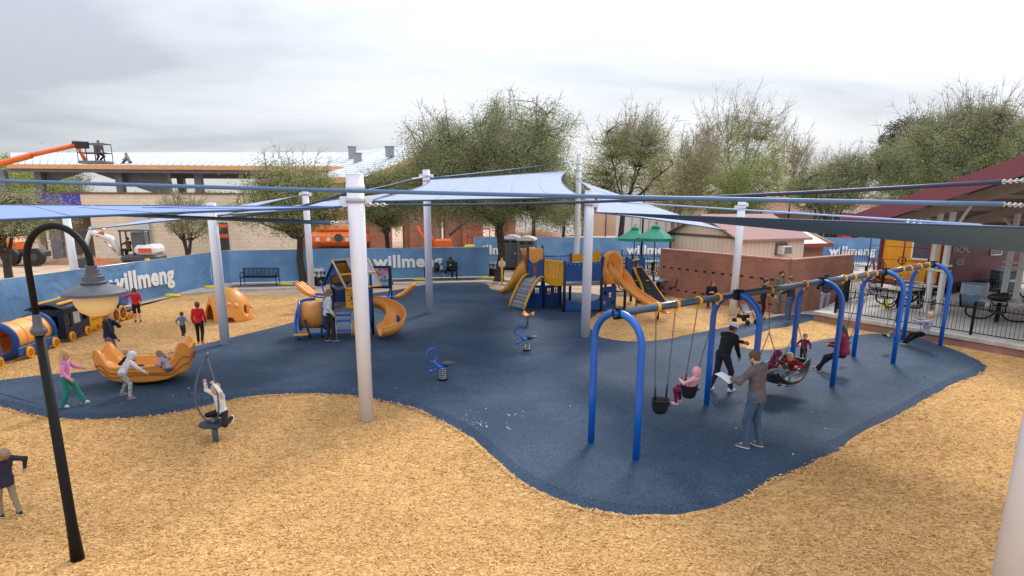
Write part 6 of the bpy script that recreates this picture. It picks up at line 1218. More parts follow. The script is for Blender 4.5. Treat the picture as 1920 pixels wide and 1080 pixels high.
# ------------------------------------------------------------------ rail caboose
CN, CLf = Vector((19.2, 29.0, PZ)), Vector((17.85, 31.5, PZ)); ed = nrm(CN-CLf); rzc = math.atan2(ed.y, ed.x)
t = thing('rail_caboose', 'old maroon rail caboose with bright yellow end wall', 'railway car', CLf, rzc); EW = (CN-CLf).length; SL = 7.0
M_mar = mat('maroon_paint', (0.13, 0.028, 0.040), 0.55, 0.35, 1.6); M_marf = mat('maroon_trim', (0.115, 0.012, 0.028), 0.5); M_yell = mat('caboose_yellow', (0.85, 0.36, 0.01), 0.55, 0.08, 3)
MB().box((EW/2, 0.03, 1.80), (EW, 0.06, 2.6)).build('end_wall', M_yell, t); MB().box((EW+0.0, SL/2, 1.72), (0.08, SL, 2.75)).build('side_wall', M_mar, t); MB().box((0, SL/2, 1.72), (0.08, SL, 2.75)).build('side_wall', M_mar, t); MB().box((EW/2, SL, 1.8), (EW, 0.06, 2.6)).build('rear_wall', M_mar, t)
for x in (0.0, EW): MB().box((x, -0.02, 1.75), (0.16, 0.12, 2.8)).build('corner_post', M_marf, t)
MB().box((EW/2, SL/2, 3.14), (EW+0.4, SL+0.9, 0.10), bev=0.03).build('roof', M_marf, t)
o = MB().box((EW*0.66, -0.01, 2.05), (0.72, 0.05, 0.95)).build('window', mat('glass_dark', (0.10, 0.11, 0.13), 0.15), t)
for (x, z, w1__, h1) in ((EW*0.66-0.39, 2.05, 0.07, 1.05), (EW*0.66+0.39, 2.05, 0.07, 1.05), (EW*0.66, 2.56, 0.85, 0.07), (EW*0.66, 1.54, 0.85, 0.07)): MB().box((x, -0.03, z), (w1__, 0.05, h1)).build('window_frame', M_letter, o)
MB().box((EW/2, -0.55, 0.42), (EW+0.1, 1.1, 0.12)).build('platform', M_marf, t)
for x in (0.05, EW/2+0.25, EW-0.05): MB().tube([(x, -1.0, 0.45), (x, -1.0, 2.9)], 0.03, 8).build('rail_post', M_marf, t)
for z in (1.5, 2.1): MB().tube([(0.05, -1.0, z), (EW-0.05, -1.0, z)], 0.015, 6).build('hand_rail', M_marf, t)
MB().tube([(EW/2+0.25+0.17*math.cos(a), -1.05, 1.5+0.17*math.sin(a)) for a in np.linspace(0, 6.283, 21)[:-1]], 0.025, 6, closed=True).build('brake_wheel', M_marf, t)
for s0 in (0.5, 0.95): MB().tube([(s0, -1.0, 0.45), (s0-0.25, -0.95, 1.45)], 0.05, 6).build('ladder', M_marf, t)
MB().tube([(0.5+0.42*math.cos(a), -0.9, 1.0+0.42*math.sin(a)) for a in np.linspace(0, 3.14, 14)], 0.02, 6).build('hoop_rail', M_marf, t)
MB().box((EW+0.05, SL/2, 0.42), (0.10, SL, 0.18)).build('side_sill', M_black, t)
for y in (1.0, 2.4, 5.2): q = MB(); q.tube([(EW-0.1, y, 0.1), (EW+0.04, y, 0.1)], 0.40, 18); q.build('wheel', M_black, t)
w_ = MB().box((EW+0.05, 4.3, 2.1), (0.03, 0.9, 0.8)).build('side_window', mat('glass_dark', (0, 0, 0)), t); MB().tube([(EW+0.08, 3.82, 1.66), (EW+0.08, 4.78, 1.66), (EW+0.08, 4.78, 2.54), (EW+0.08, 3.82, 2.54)], 0.03, 4, closed=True).build('side_window_frame', M_letter, t)
lettering('lettering', 'PACIFIC', 0.42, mat('old_letter', (0.55, 0.48, 0.46), 0.7, 0.3, 20), t, (EW+0.06, 1.35, 1.98), (R(90), 0, R(90)), sx=0.9); lettering('lettering', '4235', 0.40, MATS['old_letter'], t, (EW+0.06, 1.35, 1.42), (R(90), 0, R(90)), sx=0.8)
# ------------------------------------------------------------------ pavilion
t = thing('pavilion', 'open pavilion with maroon edged roof on paired white columns', 'pavilion', (0, 0, 0)); M_wht = mat('column_white', (0.66, 0.645, 0.62), 0.6, 0.05); M_und = mat('soffit_taupe', (0.235, 0.20, 0.17), 0.8, 0.12, 1.2); M_raft = mat('rafter_taupe', (0.42, 0.36, 0.31), 0.7)
c0 = G(1746, 588, PZ); PD = nrm((0.3, -0.95, 0)); PPn = Vector((-PD.y, PD.x, 0)); SL_ = 0.30; Z0 = 4.55     # rake direction (rising towards the ridge) and roof width direction
def PP(t_, w__, dz=0.0): p = c0+PD*t_+PPn*w__; return Vector((p.x, p.y, Z0+SL_*t_+dz))
T0, T1_, W0, W1 = -3.2, 7.5, -1.45, 13.0
def plate(name, ps_, m, th_=0.08): q = MB(); q.add(ps_, [tuple(range(len(ps_)))]); return q.build(name, m, t, solid=th_)
plate('roof_deck', [PP(T0, W0), PP(T1_, W0), PP(T1_, W1), PP(T0, W1)], M_und)
mir = lambda w__: [Vector((*(c0+PD*T1_+PPn*w__).xy, Z0+SL_*T1_)), Vector((*(c0+PD*(T1_+11)+PPn*w__).xy, Z0+SL_*T1_-3.3))]
plate('roof_deck', mir(W0)+mir(W1)[::-1], M_und)
M_fas = mat('fascia_maroon', (0.25, 0.065, 0.085), 0.45, 0.06, 2)
def beam(name, a, b, w_, h, m):
    a, b = Vector(a), Vector(b); d = nrm(b-a); s_ = nrm(d.cross(Vector((0, 0, 1)))); u_ = s_.cross(d); q = MB(); vs = [p+s_*i*w_/2+u_*j*h/2 for p in (a, b) for i in (-1, 1) for j in (-1, 1)]
    q.add(vs, [(0, 1, 3, 2), (4, 6, 7, 5), (0, 4, 5, 1), (2, 3, 7, 6), (0, 2, 6, 4), (1, 5, 7, 3)]); return q.build(name, m, t)
beam('fascia', PP(T0, W0-0.06, -0.08), PP(T1_, W0-0.06, -0.08), 0.08, 0.58, M_fas); beam('eave_fascia', PP(T0-0.06, W0, -0.05), PP(T0-0.06, W1, -0.05), 0.06, 0.35, M_fas)
for w__ in (0.0, 3.9, 7.8, 11.7): beam('rafter', PP(T0+0.2, w__, -0.28), PP(T1_, w__, -0.28), 0.16, 0.36, M_raft)
for i in range(8): tt_ = T0+0.9+1.5*i; beam('purlin', PP(tt_, W0+0.05, -0.12), PP(tt_, W1, -0.12), 0.08, 0.14, M_raft)
def column(tt_, w__):
    b_ = c0+PD*tt_+PPn*w__; ztop = Z0+SL_*tt_-0.45; rz_ = math.atan2(PD.y, PD.x)
    for s_ in (-0.24, 0.24): p = b_+PD*s_; MB().box((p.x, p.y, (PZ+ztop)/2), (0.15, 0.15, ztop-PZ), rz=rz_).build('column', M_wht, t)
    for z in (PZ+1.62, PZ+1.82): MB().box((b_.x, b_.y, z), (0.86, 0.26, 0.07), rz=rz_, bev=0.01).build('collar', M_wht, t)
    MB().box((b_.x, b_.y, PZ+0.06), (0.9, 0.4, 0.12), rz=rz_, bev=0.02).build('column_base', M_conc2, t)
    for s_ in (-1, 1): MB().tube(smooth_path([b_+PD*s_*0.30+Vector((0, 0, ztop-1.6)), b_+PD*s_*0.45+Vector((0, 0, ztop-0.9)), b_+PD*s_*1.05+Vector((0, 0, ztop-0.10+SL_*s_*1.05))], 4), 0.06, 6).build('brace', M_wht, t)
for w__ in (0.0, 3.9, 7.8): column(0.0, w__)
column(6.5, 3.9); column(6.5, 7.8)
# ------------------------------------------------------------------ lamps
def globe_mat():
    m, n, l, b = node_mat('lamp_globe'); b.inputs['Base Color'].default_value = (0.78, 0.62, 0.33, 1); b.inputs['Roughness'].default_value = 0.35; b.inputs['Subsurface Weight'].default_value = 0.3; b.inputs['Subsurface Radius'].default_value = (0.1, 0.08, 0.05); return m
M_globe = globe_mat(); M_lampg = mat('lamp_grey', (0.075, 0.08, 0.10), 0.35, 0.08, 3)
def lamp(base, H, arm, rz, label, sc=1.0, sides=1):
    t = thing('street_lamp', label, 'street lamp', base, rz, 'gooseneck street lamps'); zc = H-arm/2*1.1
    MB().tube([(0, 0, 0), (0, 0, 0.5), (0, 0, zc-0.75*sc)], [0.08*sc, 0.060*sc, 0.052*sc], 16).build('post', M_black, t)
    MB().lathe([(0.062, -0.02), (0.078, 0.0), (0.09, 0.03), (0.08, 0.05), (0.05, 0.10), (0.044, 0.20), (0.036, 0.22)], (0, 0, zc-0.80*sc), 20).build('collar', M_lampg, t)
    for s_ in ((1, -1) if sides == 2 else (1,)):
        r = arm/2; pts = [(0, 0, zc-0.6*sc)]+[(s_*(r-r*math.cos(a)), 0, zc+r*1.1*math.sin(a)) for a in np.linspace(0, math.pi, 17)]+[(s_*arm, 0, zc-0.04*sc)]
        MB().tube(pts, 0.036*sc, 12).build('gooseneck', M_black, t)
        f = MB().lathe([(a_*0.88, b_*0.88) for a_, b_ in [(0.035, 0.0), (0.065, 0.0), (0.065, -0.045), (0.075, -0.05), (0.075, -0.095), (0.092, -0.10), (0.094, -0.125), (0.125, -0.135), (0.128, -0.195), (0.15, -0.205), (0.15, -0.222), (0.135, -0.228), (0.23, -0.262), (0.32, -0.305), (0.368, -0.335), (0.372, -0.37), (0.345, -0.372), (0.24, -0.33)]], (s_*arm, 0, zc-0.02*sc), 48, smooth=False).build('shade', M_lampg, t)
        MB().lathe([(0.222, -0.31), (0.225, -0.36), (0.212, -0.43), (0.168, -0.51), (0.09, -0.56), (0.0, -0.575)], (s_*arm, 0, zc-0.02*sc), 30).build('globe', M_globe, t)
    return t
lb = G(128, 1050); lamp(Vector((lb.x+0.12, lb.y, 0)), 4.09, 0.74, R(-4), 'large black gooseneck street lamp close to the camera at left')
a = P(797, 400, 41); lamp(Vector((a.x+0.1, a.y, 0)), P(797, 388, 41).z, 0.7, R(180), 'gooseneck lamp half hidden behind the bench sail post')
a = G(1203, 500); lamp(Vector((P(1204, 450, 37).x, 37, 0)), P(1200, 351, 37).z, 0.75, R(180), 'black lamp on the thick pole near the green umbrellas')
a = P(1527, 410, 46); lamp(Vector((a.x, a.y, PZ)), P(1520, 356, 46).z-PZ, 0.95, R(180), 'street lamp with cream globe before the tile roofed house')
a = P(1478, 410, 52); lamp(Vector((a.x, a.y, PZ)), P(1478, 362, 52).z-PZ, 0.9, R(0), 'smaller double street lamp farther left of the house lamp', sides=1)
# ------------------------------------------------------------------ station building under construction
M_fo = mat('orange_primer_fascia', (0.78, 0.38, 0.17), 0.6, 0.1, 1); M_sg = mat('steel_grey_primer', (0.16, 0.165, 0.18), 0.6, 0.15, 2); M_purp = mat('purple_sheathing', (0.07, 0.055, 0.42), 0.6, 0.1, 2)
def roofmat():
    m, n, l, b = node_mat('white_roof_metal'); t = n.new('ShaderNodeTexCoord'); w_ = tex(n, l, 'ShaderNodeTexWave', t.outputs['Object'], Scale=0.55); w_.bands_direction = 'X'; s = ramp(n, l, w_.outputs['Fac'], [(0.0, (0.36, 0.39, 0.44)), (0.25, (0.66, 0.68, 0.72)), (1, (0.72, 0.74, 0.77))])
    k = tex(n, l, 'ShaderNodeTexNoise', t.outputs['Object'], Scale=0.2, Detail=4); l.new(mixc(n, l, 1.0, s, ramp(n, l, k.outputs['Fac'], [(0.3, (0.8, 0.82, 0.86)), (0.7, (1, 1, 1))]), 'MULTIPLY'), b.inputs['Base Color']); b.inputs['Roughness'].default_value = 0.5; return m
M_wr = roofmat()
YW = 50.0; xl, xr = P(-80, 420, YW).x, P(556, 420, YW).x; zt = P(300, 364, YW).z
st = thing('station_building', 'tan block building under construction below the long steel canopy', 'building', (xl, YW, 0)); X = lambda px, y=YW: P(px, 400, y).x-xl
q = MB()
for a, b, c, d in side_panel([(X(104), X(168), 0, 3.4), (X(62), X(80), 0, 3.0)], 0, xr-xl, 0, zt): q.box(((a+b)/2, 0.15, (c+d)/2), (b-a, 0.3, d-c))
q.build('wall', M_tanbrick, st)
MB().box(((xr-xl)/2, 0.135, 0.35), (xr-xl-0.04, 0.34, 0.62)).build('plinth', mat('plinth_grey', (0.36, 0.30, 0.25), 0.9), st) if 0 else None
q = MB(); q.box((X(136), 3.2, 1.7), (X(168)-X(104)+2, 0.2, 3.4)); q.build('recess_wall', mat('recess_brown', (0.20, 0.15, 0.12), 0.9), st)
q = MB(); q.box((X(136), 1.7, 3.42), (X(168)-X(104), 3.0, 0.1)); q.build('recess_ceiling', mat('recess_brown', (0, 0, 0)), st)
MB().box((X(98), 0.05, 1.2), (0.9, 0.2, 2.4)).build('door', M_sg, st); MB().box((X(114), -0.03, zt-0.85), (X(155)-X(74), 0.08, 1.7)).build('sheathing', M_purp, st)
MB().box((X(267), -0.3, 1.9), (1.1, 0.1, 3.1)).build('glazed_panel', mat('pale_panel', (0.55, 0.57, 0.62), 0.3), st)
o = MB().box((X(416), -0.06, 1.55), (0.72, 0.05, 2.4)).build('hanging_banner', mat('banner_black', (0.05, 0.05, 0.055), 0.6), st)
for z in (2.5, 1.75): MB().box((X(416), -0.095, z), (0.68, 0.02, 0.28)).build('banner_stripe', mat('banner_orange', (0.75, 0.14, 0.03), 0.6), o)
MB().box(((xr-xl)/2, 0.15, zt+0.06), (xr-xl+0.1, 0.5, 0.12)).build('parapet', M_trimb , st)
YR, YR2 = 54.0, 70.0; cp = thing('steel_canopy', 'long white metal roof on grey steel columns with orange fascia', 'canopy', (P(20, 310, YR).x, YR, 0)); o0 = cp.location
a, b = P(18, 312, YR), P(642, 316, YR); c, d = P(700, 287, YR2), P(20, 287, YR2)
def wq(name, pts, m, par, solid=0.0):
    q = MB(); q.add([Vector(p)-par.location for p in pts], [tuple(range(len(pts)))]); return q.build(name, m, par, solid=solid)
a2, b2_ = P(20, 309, YR), P(640, 313, YR); wq('roof', [a2, b2_, c, d], M_wr, cp, 0.12); wq('fascia', [P(14, 308, YR-0.1), P(645, 313, YR-0.1), P(645, 320, YR-0.1), P(14, 315.5, YR-0.1)], M_fo, cp, 0.15)
wq('soffit_beam', [P(14, 316, YR+0.2), P(600, 320, YR+0.2), P(600, 327, YR+0.2), P(14, 322, YR+0.2)], M_sg, cp, 0.3)
for k in range(46): xk = k/45; p0 = a2+(b2_-a2)*xk; p1 = d+(c-d)*xk; MB().tube([p0+Vector((0, 0, 0.1))-o0, p1+Vector((0, 0, 0.1))-o0], 0.022, 4).build('roof_rib', M_wr, cp)
wq('inner_beam', [P(240, 324, 59), P(560, 326, 59), P(560, 336, 59), P(240, 334, 59)], M_sg, cp, 0.3)
for (x, y1, Y_) in ((76, 380, 55), (226, 372, 55), (340, 366, 59), (373, 372, 55), (8, 372, 58), (540, 372, 55)):
    p = P(x, 340, Y_); MB().box((p.x-o0.x, Y_-YR, P(x, 318, Y_).z/2), (0.55, 0.5, P(x, 318, Y_).z)).build('column', M_sg, cp)
q = MB(); q.prism([(0, 0), (6.5, 0), (6.5, -2.2)], 0.2, c=P(172, 322, 55.5)-o0); q.build('haunch', M_sg, cp)
q = MB(); q.prism([(0, 0), (3.4, 0), (0, -1.0)], 0.2, c=P(82, 322, 55.5)-o0); q.build('haunch', M_sg, cp)
# low tan wall before the trees behind the canopy
wp_ = thing('site_wall', 'brown site wall seen under the steel canopy', 'wall', (P(60, 360, 66).x, 66, 0)); MB().box((9.5, 0, 2.4), (19, 0.3, 5.4)).build('wall', mat('site_wall_brown', (0.28, 0.19, 0.15), 0.9), wp_)
# brick building with the white gable roof
KC = P(689, 400, 48.0); bb = thing('brick_building', 'red brick building with white gable roof behind the middle trees', 'building', (KC.x, KC.y, 0), R(45))
zc_ = P(689, 328, 48.0).z; GWd = 14.5; zr = zc_+2.6; hx = GWd/2
def gx(px): m = (px-960)/FPX*1.03; return (KC.x-m*KC.y)/(0.7071*(m-1))
def gzf(px, py): t_ = gx(px); y_ = KC.y+0.7071*t_; return P(px, py, y_).z
q = MB(); wins = [(gx(822), gx(838), gzf(830, 449), gzf(830, 408)), (gx(905), gx(930), 0.2, gzf(918, 400)), (gx(742), gx(765), 0.5, gzf(752, 425))]
for a_, b_, c_2, d_ in side_panel(wins, 0, GWd, 0, zc_-0.1): q.box(((a_+b_)/2, 0, (c_2+d_)/2), (b_-a_, 0.3, d_-c_2))
q.build('front_wall', M_brick_far, bb); MB().prism([(0, zc_-0.1), (GWd, zc_-0.1), (hx, zr-0.25)], 0.3).build('gable', M_brick_far, bb)
w_ = MB().box((6.5, 0, (zc_-0.1)/2), (13, 0.3, zc_-0.1)).build('side_wall', M_brick_far, bb); w_.rotation_euler = (0, 0, R(90)); w_.location = (0.15, 0.17, 0)
for pxs in (778, 872, 952): MB().box((gx(pxs), -0.3, (zc_-0.6)/2), (0.9, 0.3, zc_-0.6)).build('pier', M_brick_far, bb)
for (x0, x1) in ((-0.7, hx), (GWd+0.7, hx)):
    z0 = zc_-0.25; q = MB(); q.add([(x0, -1.0, z0), (x1, -1.0, zr), (x1, 13.5, zr), (x0, 13.5, z0)], [(0, 1, 2, 3)]); q.build('roof', M_wr, bb, solid=0.14)
    q = MB(); q.add([(x0, -1.1, z0+0.1), (x1, -1.1, zr+0.1), (x1, -1.1, zr-0.28), (x0, -1.1, z0-0.28)], [(0, 1, 2, 3)]); q.build('fascia', M_fo, bb, solid=0.08)
MB().box((-0.78, 6.3, zc_-0.34), (0.1, 14.6, 0.38)).build('eave_fascia', M_fo, bb)
MB().box((gx(830), 0.8, gzf(830, 428)), (1.6, 0.05, 2.4)).build('window_view', mat('pale_interior', (0.75, 0.73, 0.70), 0.6, 0.3, 4), bb)
for (x, ya, yb_, Y_, lb_) in ((661, 276, 300, 58, 'farthest left'), (671, 288, 306, 55, 'lowest'), (731, 276, 294, 52.5, 'right hand')):
    p0, p1 = P(x, yb_, Y_), P(x, ya, Y_); t = thing('roof_vent', lb_+' grey metal vent box on the white roof', 'roof vent', (p0.x, Y_, p0.z), 0.3, 'grey vent boxes on the white roofs')
    MB().box((0, 0, (p1.z-p0.z)/2), (0.62, 0.62, p1.z-p0.z)).build('shaft', M_steel if 0 else mat('vent_grey', (0.28, 0.29, 0.32), 0.5), t); MB().box((0, 0, p1.z-p0.z+0.03), (0.76, 0.76, 0.07)).build('cap', mat('vent_grey', (0, 0, 0)), t)
# ------------------------------------------------------------------ machines
M_mo = mat('machine_orange', (0.78, 0.15, 0.02), 0.4, 0.1, 2); M_mw = mat('machine_white', (0.70, 0.70, 0.70), 0.4, 0.06); M_md = mat('machine_dark', (0.055, 0.06, 0.07), 0.5, 0.1); M_mr = mat('machine_red', (0.65, 0.08, 0.02), 0.5)
e0 = Vector((P(262, 480, 40).x, 40.0, 0)); ex = thing('mini_excavator', 'white and grey mini excavator with raised arm behind the banner fence', 'excavator', e0, R(8))
for y in (-0.7, 0.7): MB().box((0, y, 0.28), (2.1, 0.36, 0.56), bev=0.14).build('track', M_rubberblk, ex)
MB().box((0, 0, 0.5), (1.3, 1.1, 0.3)).build('undercarriage', M_md, ex); MB().box((0.25, 0, 0.92), (2.1, 1.7, 0.42), bev=0.12).build('body_base', M_md, ex); MB().box((0.62, 0, 1.42), (1.3, 1.65, 0.62), bev=0.2).build('engine_cover', M_mw, ex)
MB().box((0.66, -0.838, 1.42), (0.75, 0.02, 0.26)).build('decal', M_mr, ex); MB().box((0.75, -0.855, 0.85), (0.28, 0.02, 0.2)).build('decal', M_yel, ex)
q = MB(); 
for x in (-0.78, 0.55):
    for y in (-0.55, 0.25): MB().tube([(x, y, 1.1), (x+0.05, y, 2.55)], 0.05, 6).build('cab_pillar', M_md, ex)
pass; MB().box((-0.10, -0.15, 2.58), (1.5, 0.95, 0.10), bev=0.03).build('cab_roof', M_md, ex); MB().box((0.18, 0.0, 1.85), (0.8, 0.72, 1.25)).build('cab_glass', mat('glass_dark', (0, 0, 0)), ex); MB().box((-0.1, 0.3, 1.4), (0.6, 0.5, 0.7), bev=0.1).build('driver_seat', M_rubberblk, ex)
def rod(name, pts, w_, m, par): 
    return MB().tube(pts, w_, 4).build(name, m, par)
rod('boom', [(-0.9, -0.35, 1.1), (-1.35, -0.35, 2.1), (-2.3, -0.35, 2.45), (-2.55, -0.35, 2.5)], [0.18, 0.2, 0.18, 0.12], M_mw, ex); rod('stick', [(-2.35, -0.35, 2.75), (-2.7, -0.35, 2.0), (-3.0, -0.35, 0.95)], [0.14, 0.13, 0.1], M_mw, ex); rod('cylinder', [(-1.2, -0.35, 1.3), (-1.75, -0.35, 1.95)], 0.05, M_steel, ex); rod('cylinder', [(-1.6, -0.35, 2.65), (-2.45, -0.35, 2.8)], 0.05, M_steel, ex)
MB().box((-1.9, -0.46, 2.38), (0.5, 0.03, 0.22), ry=-0.3).build('decal', M_mr, ex)
q = MB(); q.prism([(-0.35, 0.3), (0.25, 0.35), (0.40, -0.15), (0.15, -0.35), (-0.3, -0.2)], 0.6, c=(-3.05, -0.35, 0.62)); q.build('bucket', M_md, ex)
q = MB(); q.box((0, 0, 0), (0.1, 0.1, 0.1))
person('machine operator in a brown shirt sitting inside the excavator cab', e0+Vector((-0.42, -0.3, 0.95)), -75, 1.72, CL['brown'], CL['black'], CL['shoek'], 'dark', skin='tan', pel=(0, 0, 0.48), fl=(-0.12, 0.4, 0.08), fr=(0.12, 0.4, 0.08), kl=(0, 1, 0.8), kr=(0, 1, 0.8), hl=(-0.2, 0.4, 0.85), hr=(0.2, 0.4, 0.85), vox=0.014)
# boom lift over the canopy
YB_ = 42.0; p0, p1, p2 = P(-90, 326, YB_), P(146, 271, YB_), P(164, 306, YB_); bl = thing('boom_lift', 'orange boom lift reaching its work basket over the steel canopy', 'boom lift', (p0.x, YB_, 0)); ol = bl.location
MB().tube([p0-ol+Vector((-3, 0, -0.9)), P(60, 291, YB_)-ol], 0.19, 4).build('boom', M_mo, bl); MB().tube([P(40, 295, YB_)-ol, p1-ol], 0.14, 4).build('boom_tip', M_mo, bl); MB().tube([p1-ol+Vector((0, -0.1, 0)), p2-ol+Vector((0, -0.1, 0))], 0.13, 4).build('jib', M_mo, bl); MB().tube([p1-ol+Vector((-0.3, 0, 0.12)), p1-ol+Vector((0.25, 0, 0.1)), p1-ol+Vector((0.32, 0, -0.2))], 0.12, 6).build('knuckle', M_md, bl)
bc = P(180, 303, YB_)-ol; bk_ = MB().box(bc+Vector((0, 0, -0.05)), (1.7, 0.9, 0.18), bev=0.03).build('basket_floor', M_sg, bl)
for z in (0.5, 1.05): MB().tube([bc+Vector((x*0.82, y*0.42, z)) for x, y in ((-1, -1), (1, -1), (1, 1), (-1, 1))], 0.03, 5, closed=True).build('basket_rail', M_md, bl)
for x in (-0.82, -0.27, 0.27, 0.82):
    for y in (-0.42, 0.42): MB().tube([bc+Vector((x, y, 0)), bc+Vector((x, y, 1.05))], 0.025, 5).build('basket_post', M_md, bl)
MB().box(bc+Vector((-0.45, -0.45, 0.95)), (0.9, 0.12, 0.42), bev=0.05).build('control_box', M_rubberblk, bl); MB().box(Vector((-3.3, 0, 1.5)), (4.0, 2.2, 1.6), bev=0.2).build('chassis', M_mo, bl)
for x in (-4.8, -1.8): MB().tube([(x, -1.3, 0.6), (x, -0.9, 0.6)], 0.6, 20).build('wheel', M_rubberblk, bl)
person('worker crouching inside the boom lift basket', P(186, 303, YB_)+Vector((0, 0, 0.05)), 120, 1.7, CL['grey'], CL['black'], CL['shoek'], 'dark', pel=(0, 0, 0.5), lean=20, kl=(-.2, 1, .6), kr=(.2, 1, .6), vox=0.014)
rp = P(247, 306, 55.4); person('roof worker in tan jacket and blue jeans sitting on the canopy edge', Vector((rp.x, 55.2, rp.z-0.10)), -88, 1.75, CL['khaki'], CL['denim'], CL['shoek'], 'dark', hood='up', lean=28, pel=(0, 0, 0.20), fl=(-0.12, 0.62, 0.1), fr=(0.12, 0.66, 0.1), kl=(0, 0.3, 1), kr=(0, 0.3, 1), hl=(-0.2, 0.5, 0.4), hr=(0.2, 0.5, 0.4), vox=0.014)
# orange lift body behind the long fence
l0 = Vector((P(638, 460, 47).x, 47, 0)); t = thing('orange_lift', 'large orange lift truck body behind the long banner fence', 'lift', l0, R(3))
MB().box((0, 0, 1.75), (4.0, 1.9, 1.0), bev=0.3).build('body', M_mo, t); MB().box((0.2, 0, 2.42), (3.6, 1.4, 0.5), bev=0.2).build('upper_body', M_mo, t); MB().box((0.3, -0.2, 2.8), (3.4, 0.7, 0.42), bev=0.05).build('folded_boom', mat('pale_boom', (0.75, 0.50, 0.25), 0.5), t); MB().box((0, 0, 0.9), (3.2, 1.9, 0.5), bev=0.05).build('frame', M_md, t)
for x in (-1.2, 1.2): MB().tube([(x, -1.05, 0.55), (x, -0.7, 0.55)], 0.5, 20).build('wheel', M_rubberblk, t)
MB().tube([(0.1, -0.965, 1.85), (0.1, -0.985, 1.85)], 0.30, 16).build('hatch', M_md, t)
for x in (-1.35, -0.6, 0.7, 1.3): MB().box((x, -0.965, 1.75), (0.28, 0.02, 0.24)).build('sticker', M_mw, t)
# orange loader, far left
l1 = Vector((P(28, 490, 45).x, 45, 0)); t = thing('orange_loader', 'orange loader with big black tyres beneath the left tree', 'loader', l1, 0)
MB().box((-0.8, 0, 1.3), (3.0, 1.6, 0.9), bev=0.2).build('body', M_mo, t); MB().box((0.2, 0, 0.75), (4.2, 1.0, 0.4), bev=0.05).build('frame', M_md, t); MB().box((-1.6, 0, 2.0), (1.3, 1.3, 0.9), bev=0.1).build('cab', M_mo, t)
for x in (-1.6, 0.4, 2.1): o = MB().tube([(x, -1.0, 0.58), (x, -0.6, 0.58)], 0.58, 22).build('tyre', M_rubberblk, t); MB().tube([(x, -1.02, 0.58), (x, -0.98, 0.58)], 0.25, 14).build('rim', M_md, o)
# red lift railing near the brick building; orange hydraulic arm
l2 = Vector((P(895, 460, 46.9).x, 46.9, 0)); t = thing('scissor_lift', 'small lift platform with bright red guard rails behind the fence', 'lift', l2)
for z in (1.9, 2.5): MB().tube([(-0.7, -0.4, z), (0.9, -0.4, z), (0.9, 0.4, z), (-0.7, 0.4, z)], 0.035, 5, closed=True).build('guard_rail', mat('rail_red', (0.5, 0.01, 0.02), 0.5), t)
for x in (-0.7, 0.1, 0.9): MB().tube([(x, -0.4, 1.3), (x, -0.4, 2.5)], 0.035, 5).build('rail_post', MATS['rail_red'], t)
MB().box((0.1, 0, 0.8), (2.0, 1.0, 1.1), bev=0.05).build('base', M_yel, t); MB().tube([(-2.0, 0, 2.0), (-1.2, 0, 2.7), (-0.6, 0, 3.0), (-0.55, 0, 4.6)], 0.10, 6).build('arm', M_md, t)
a = P(835, 430, 49.0)
t = thing('compact_lift', 'small orange lift with slanted arms beside the brick building', 'lift', (P(805, 460, 48).x, 48, 0)); MB().tube([(0.7, 0, 0.6), (-0.4, 0, 3.0)], 0.16, 4).build('arm', M_mo, t); MB().tube([(0.3, 0.1, 0.6), (-0.9, 0.1, 2.6)], 0.12, 4).build('arm', M_mo, t); MB().box((1.0, 0, 1.2), (1.2, 1.0, 1.0), bev=0.1).build('body', M_mo, t)
for x in (0.6, 1.5): MB().tube([(x, -0.6, 0.4), (x, -0.3, 0.4)], 0.4, 14).build('wheel', M_rubberblk, t)
# orange safety net, pit edge, dirt piles, far containers
n0 = Vector((P(186, 500, 38).x, 38, 0)); t = thing('safety_net', 'orange plastic safety net hung on stakes near the excavator', 'safety net', n0); q = MB()
for i in range(9): q.tube([(-0.55+0.13*i, 0, 0.1), (-0.60+0.13*i, 0, 1.05)], 0.014, 4)
for j in range(7): q.tube([(-0.58, 0, 0.15+0.15*j), (0.5, 0, 0.12+0.15*j)], 0.014, 4)
q.build('net', mat('net_orange', (0.85, 0.16, 0.04), 0.6), t)
for x in (-0.6, 0.0, 0.52): MB().tube([(x, 0.03, 0), (x, 0.03, 1.15)], 0.02, 5).build('stake', M_mo, t)
def mound(name, label, c, r, h, m):
    q = MB(); q.grid(lambda u, v: Vector((r*(2*u-1), r*0.6*(2*v-1), h*max(0, 1-((2*u-1)**2+(2*v-1)**2))**0.8*(0.8+0.25*math.sin(9*u+3)*math.sin(7*v)))), 26, 14); tag(q.build(name, m, None, loc=c), label, 'dirt pile', 'dirt piles on the building site')
M_red = mat('red_soil', (0.33, 0.17, 0.095), 0.98, 0.3, 1.5, bump=0.8, bscale=6)
mound('dirt_pile', 'reddish dirt pile behind the portable toilets', Vector((P(1005, 440, 62).x, 62, -0.1)), 5, 2.3, M_red); mound('dirt_pile', 'long low dirt bank beyond the far banner fence', Vector((P(1100, 440, 66).x, 66, -0.1)), 9, 1.4, mat('tan_soil', (0.50, 0.36, 0.24), 0.98, 0.2, 1.5, bump=0.6, bscale=6)); mound('dirt_pile', 'brown dirt heap left of the excavator', Vector((P(150, 500, 46).x, 47, -0.1)), 3.5, 0.5, M_red)
t = thing('screen_wall', 'tan fabric screen wall on the far side of the site', 'wall', (P(1115, 440, 80).x, 80, 0)); MB().box((2.8, 0, 2.1), (9.0, 0.2, 3.4)).build('screen', mat('tan_screen', (0.55, 0.38, 0.27), 0.9, 0.1, 1), t)
for k in range(4): MB().tube([(-1.5+2.8*k, -0.15, 0), (-1.5+2.8*k, -0.15, 4.0)], 0.06, 6).build('post', M_md, t)
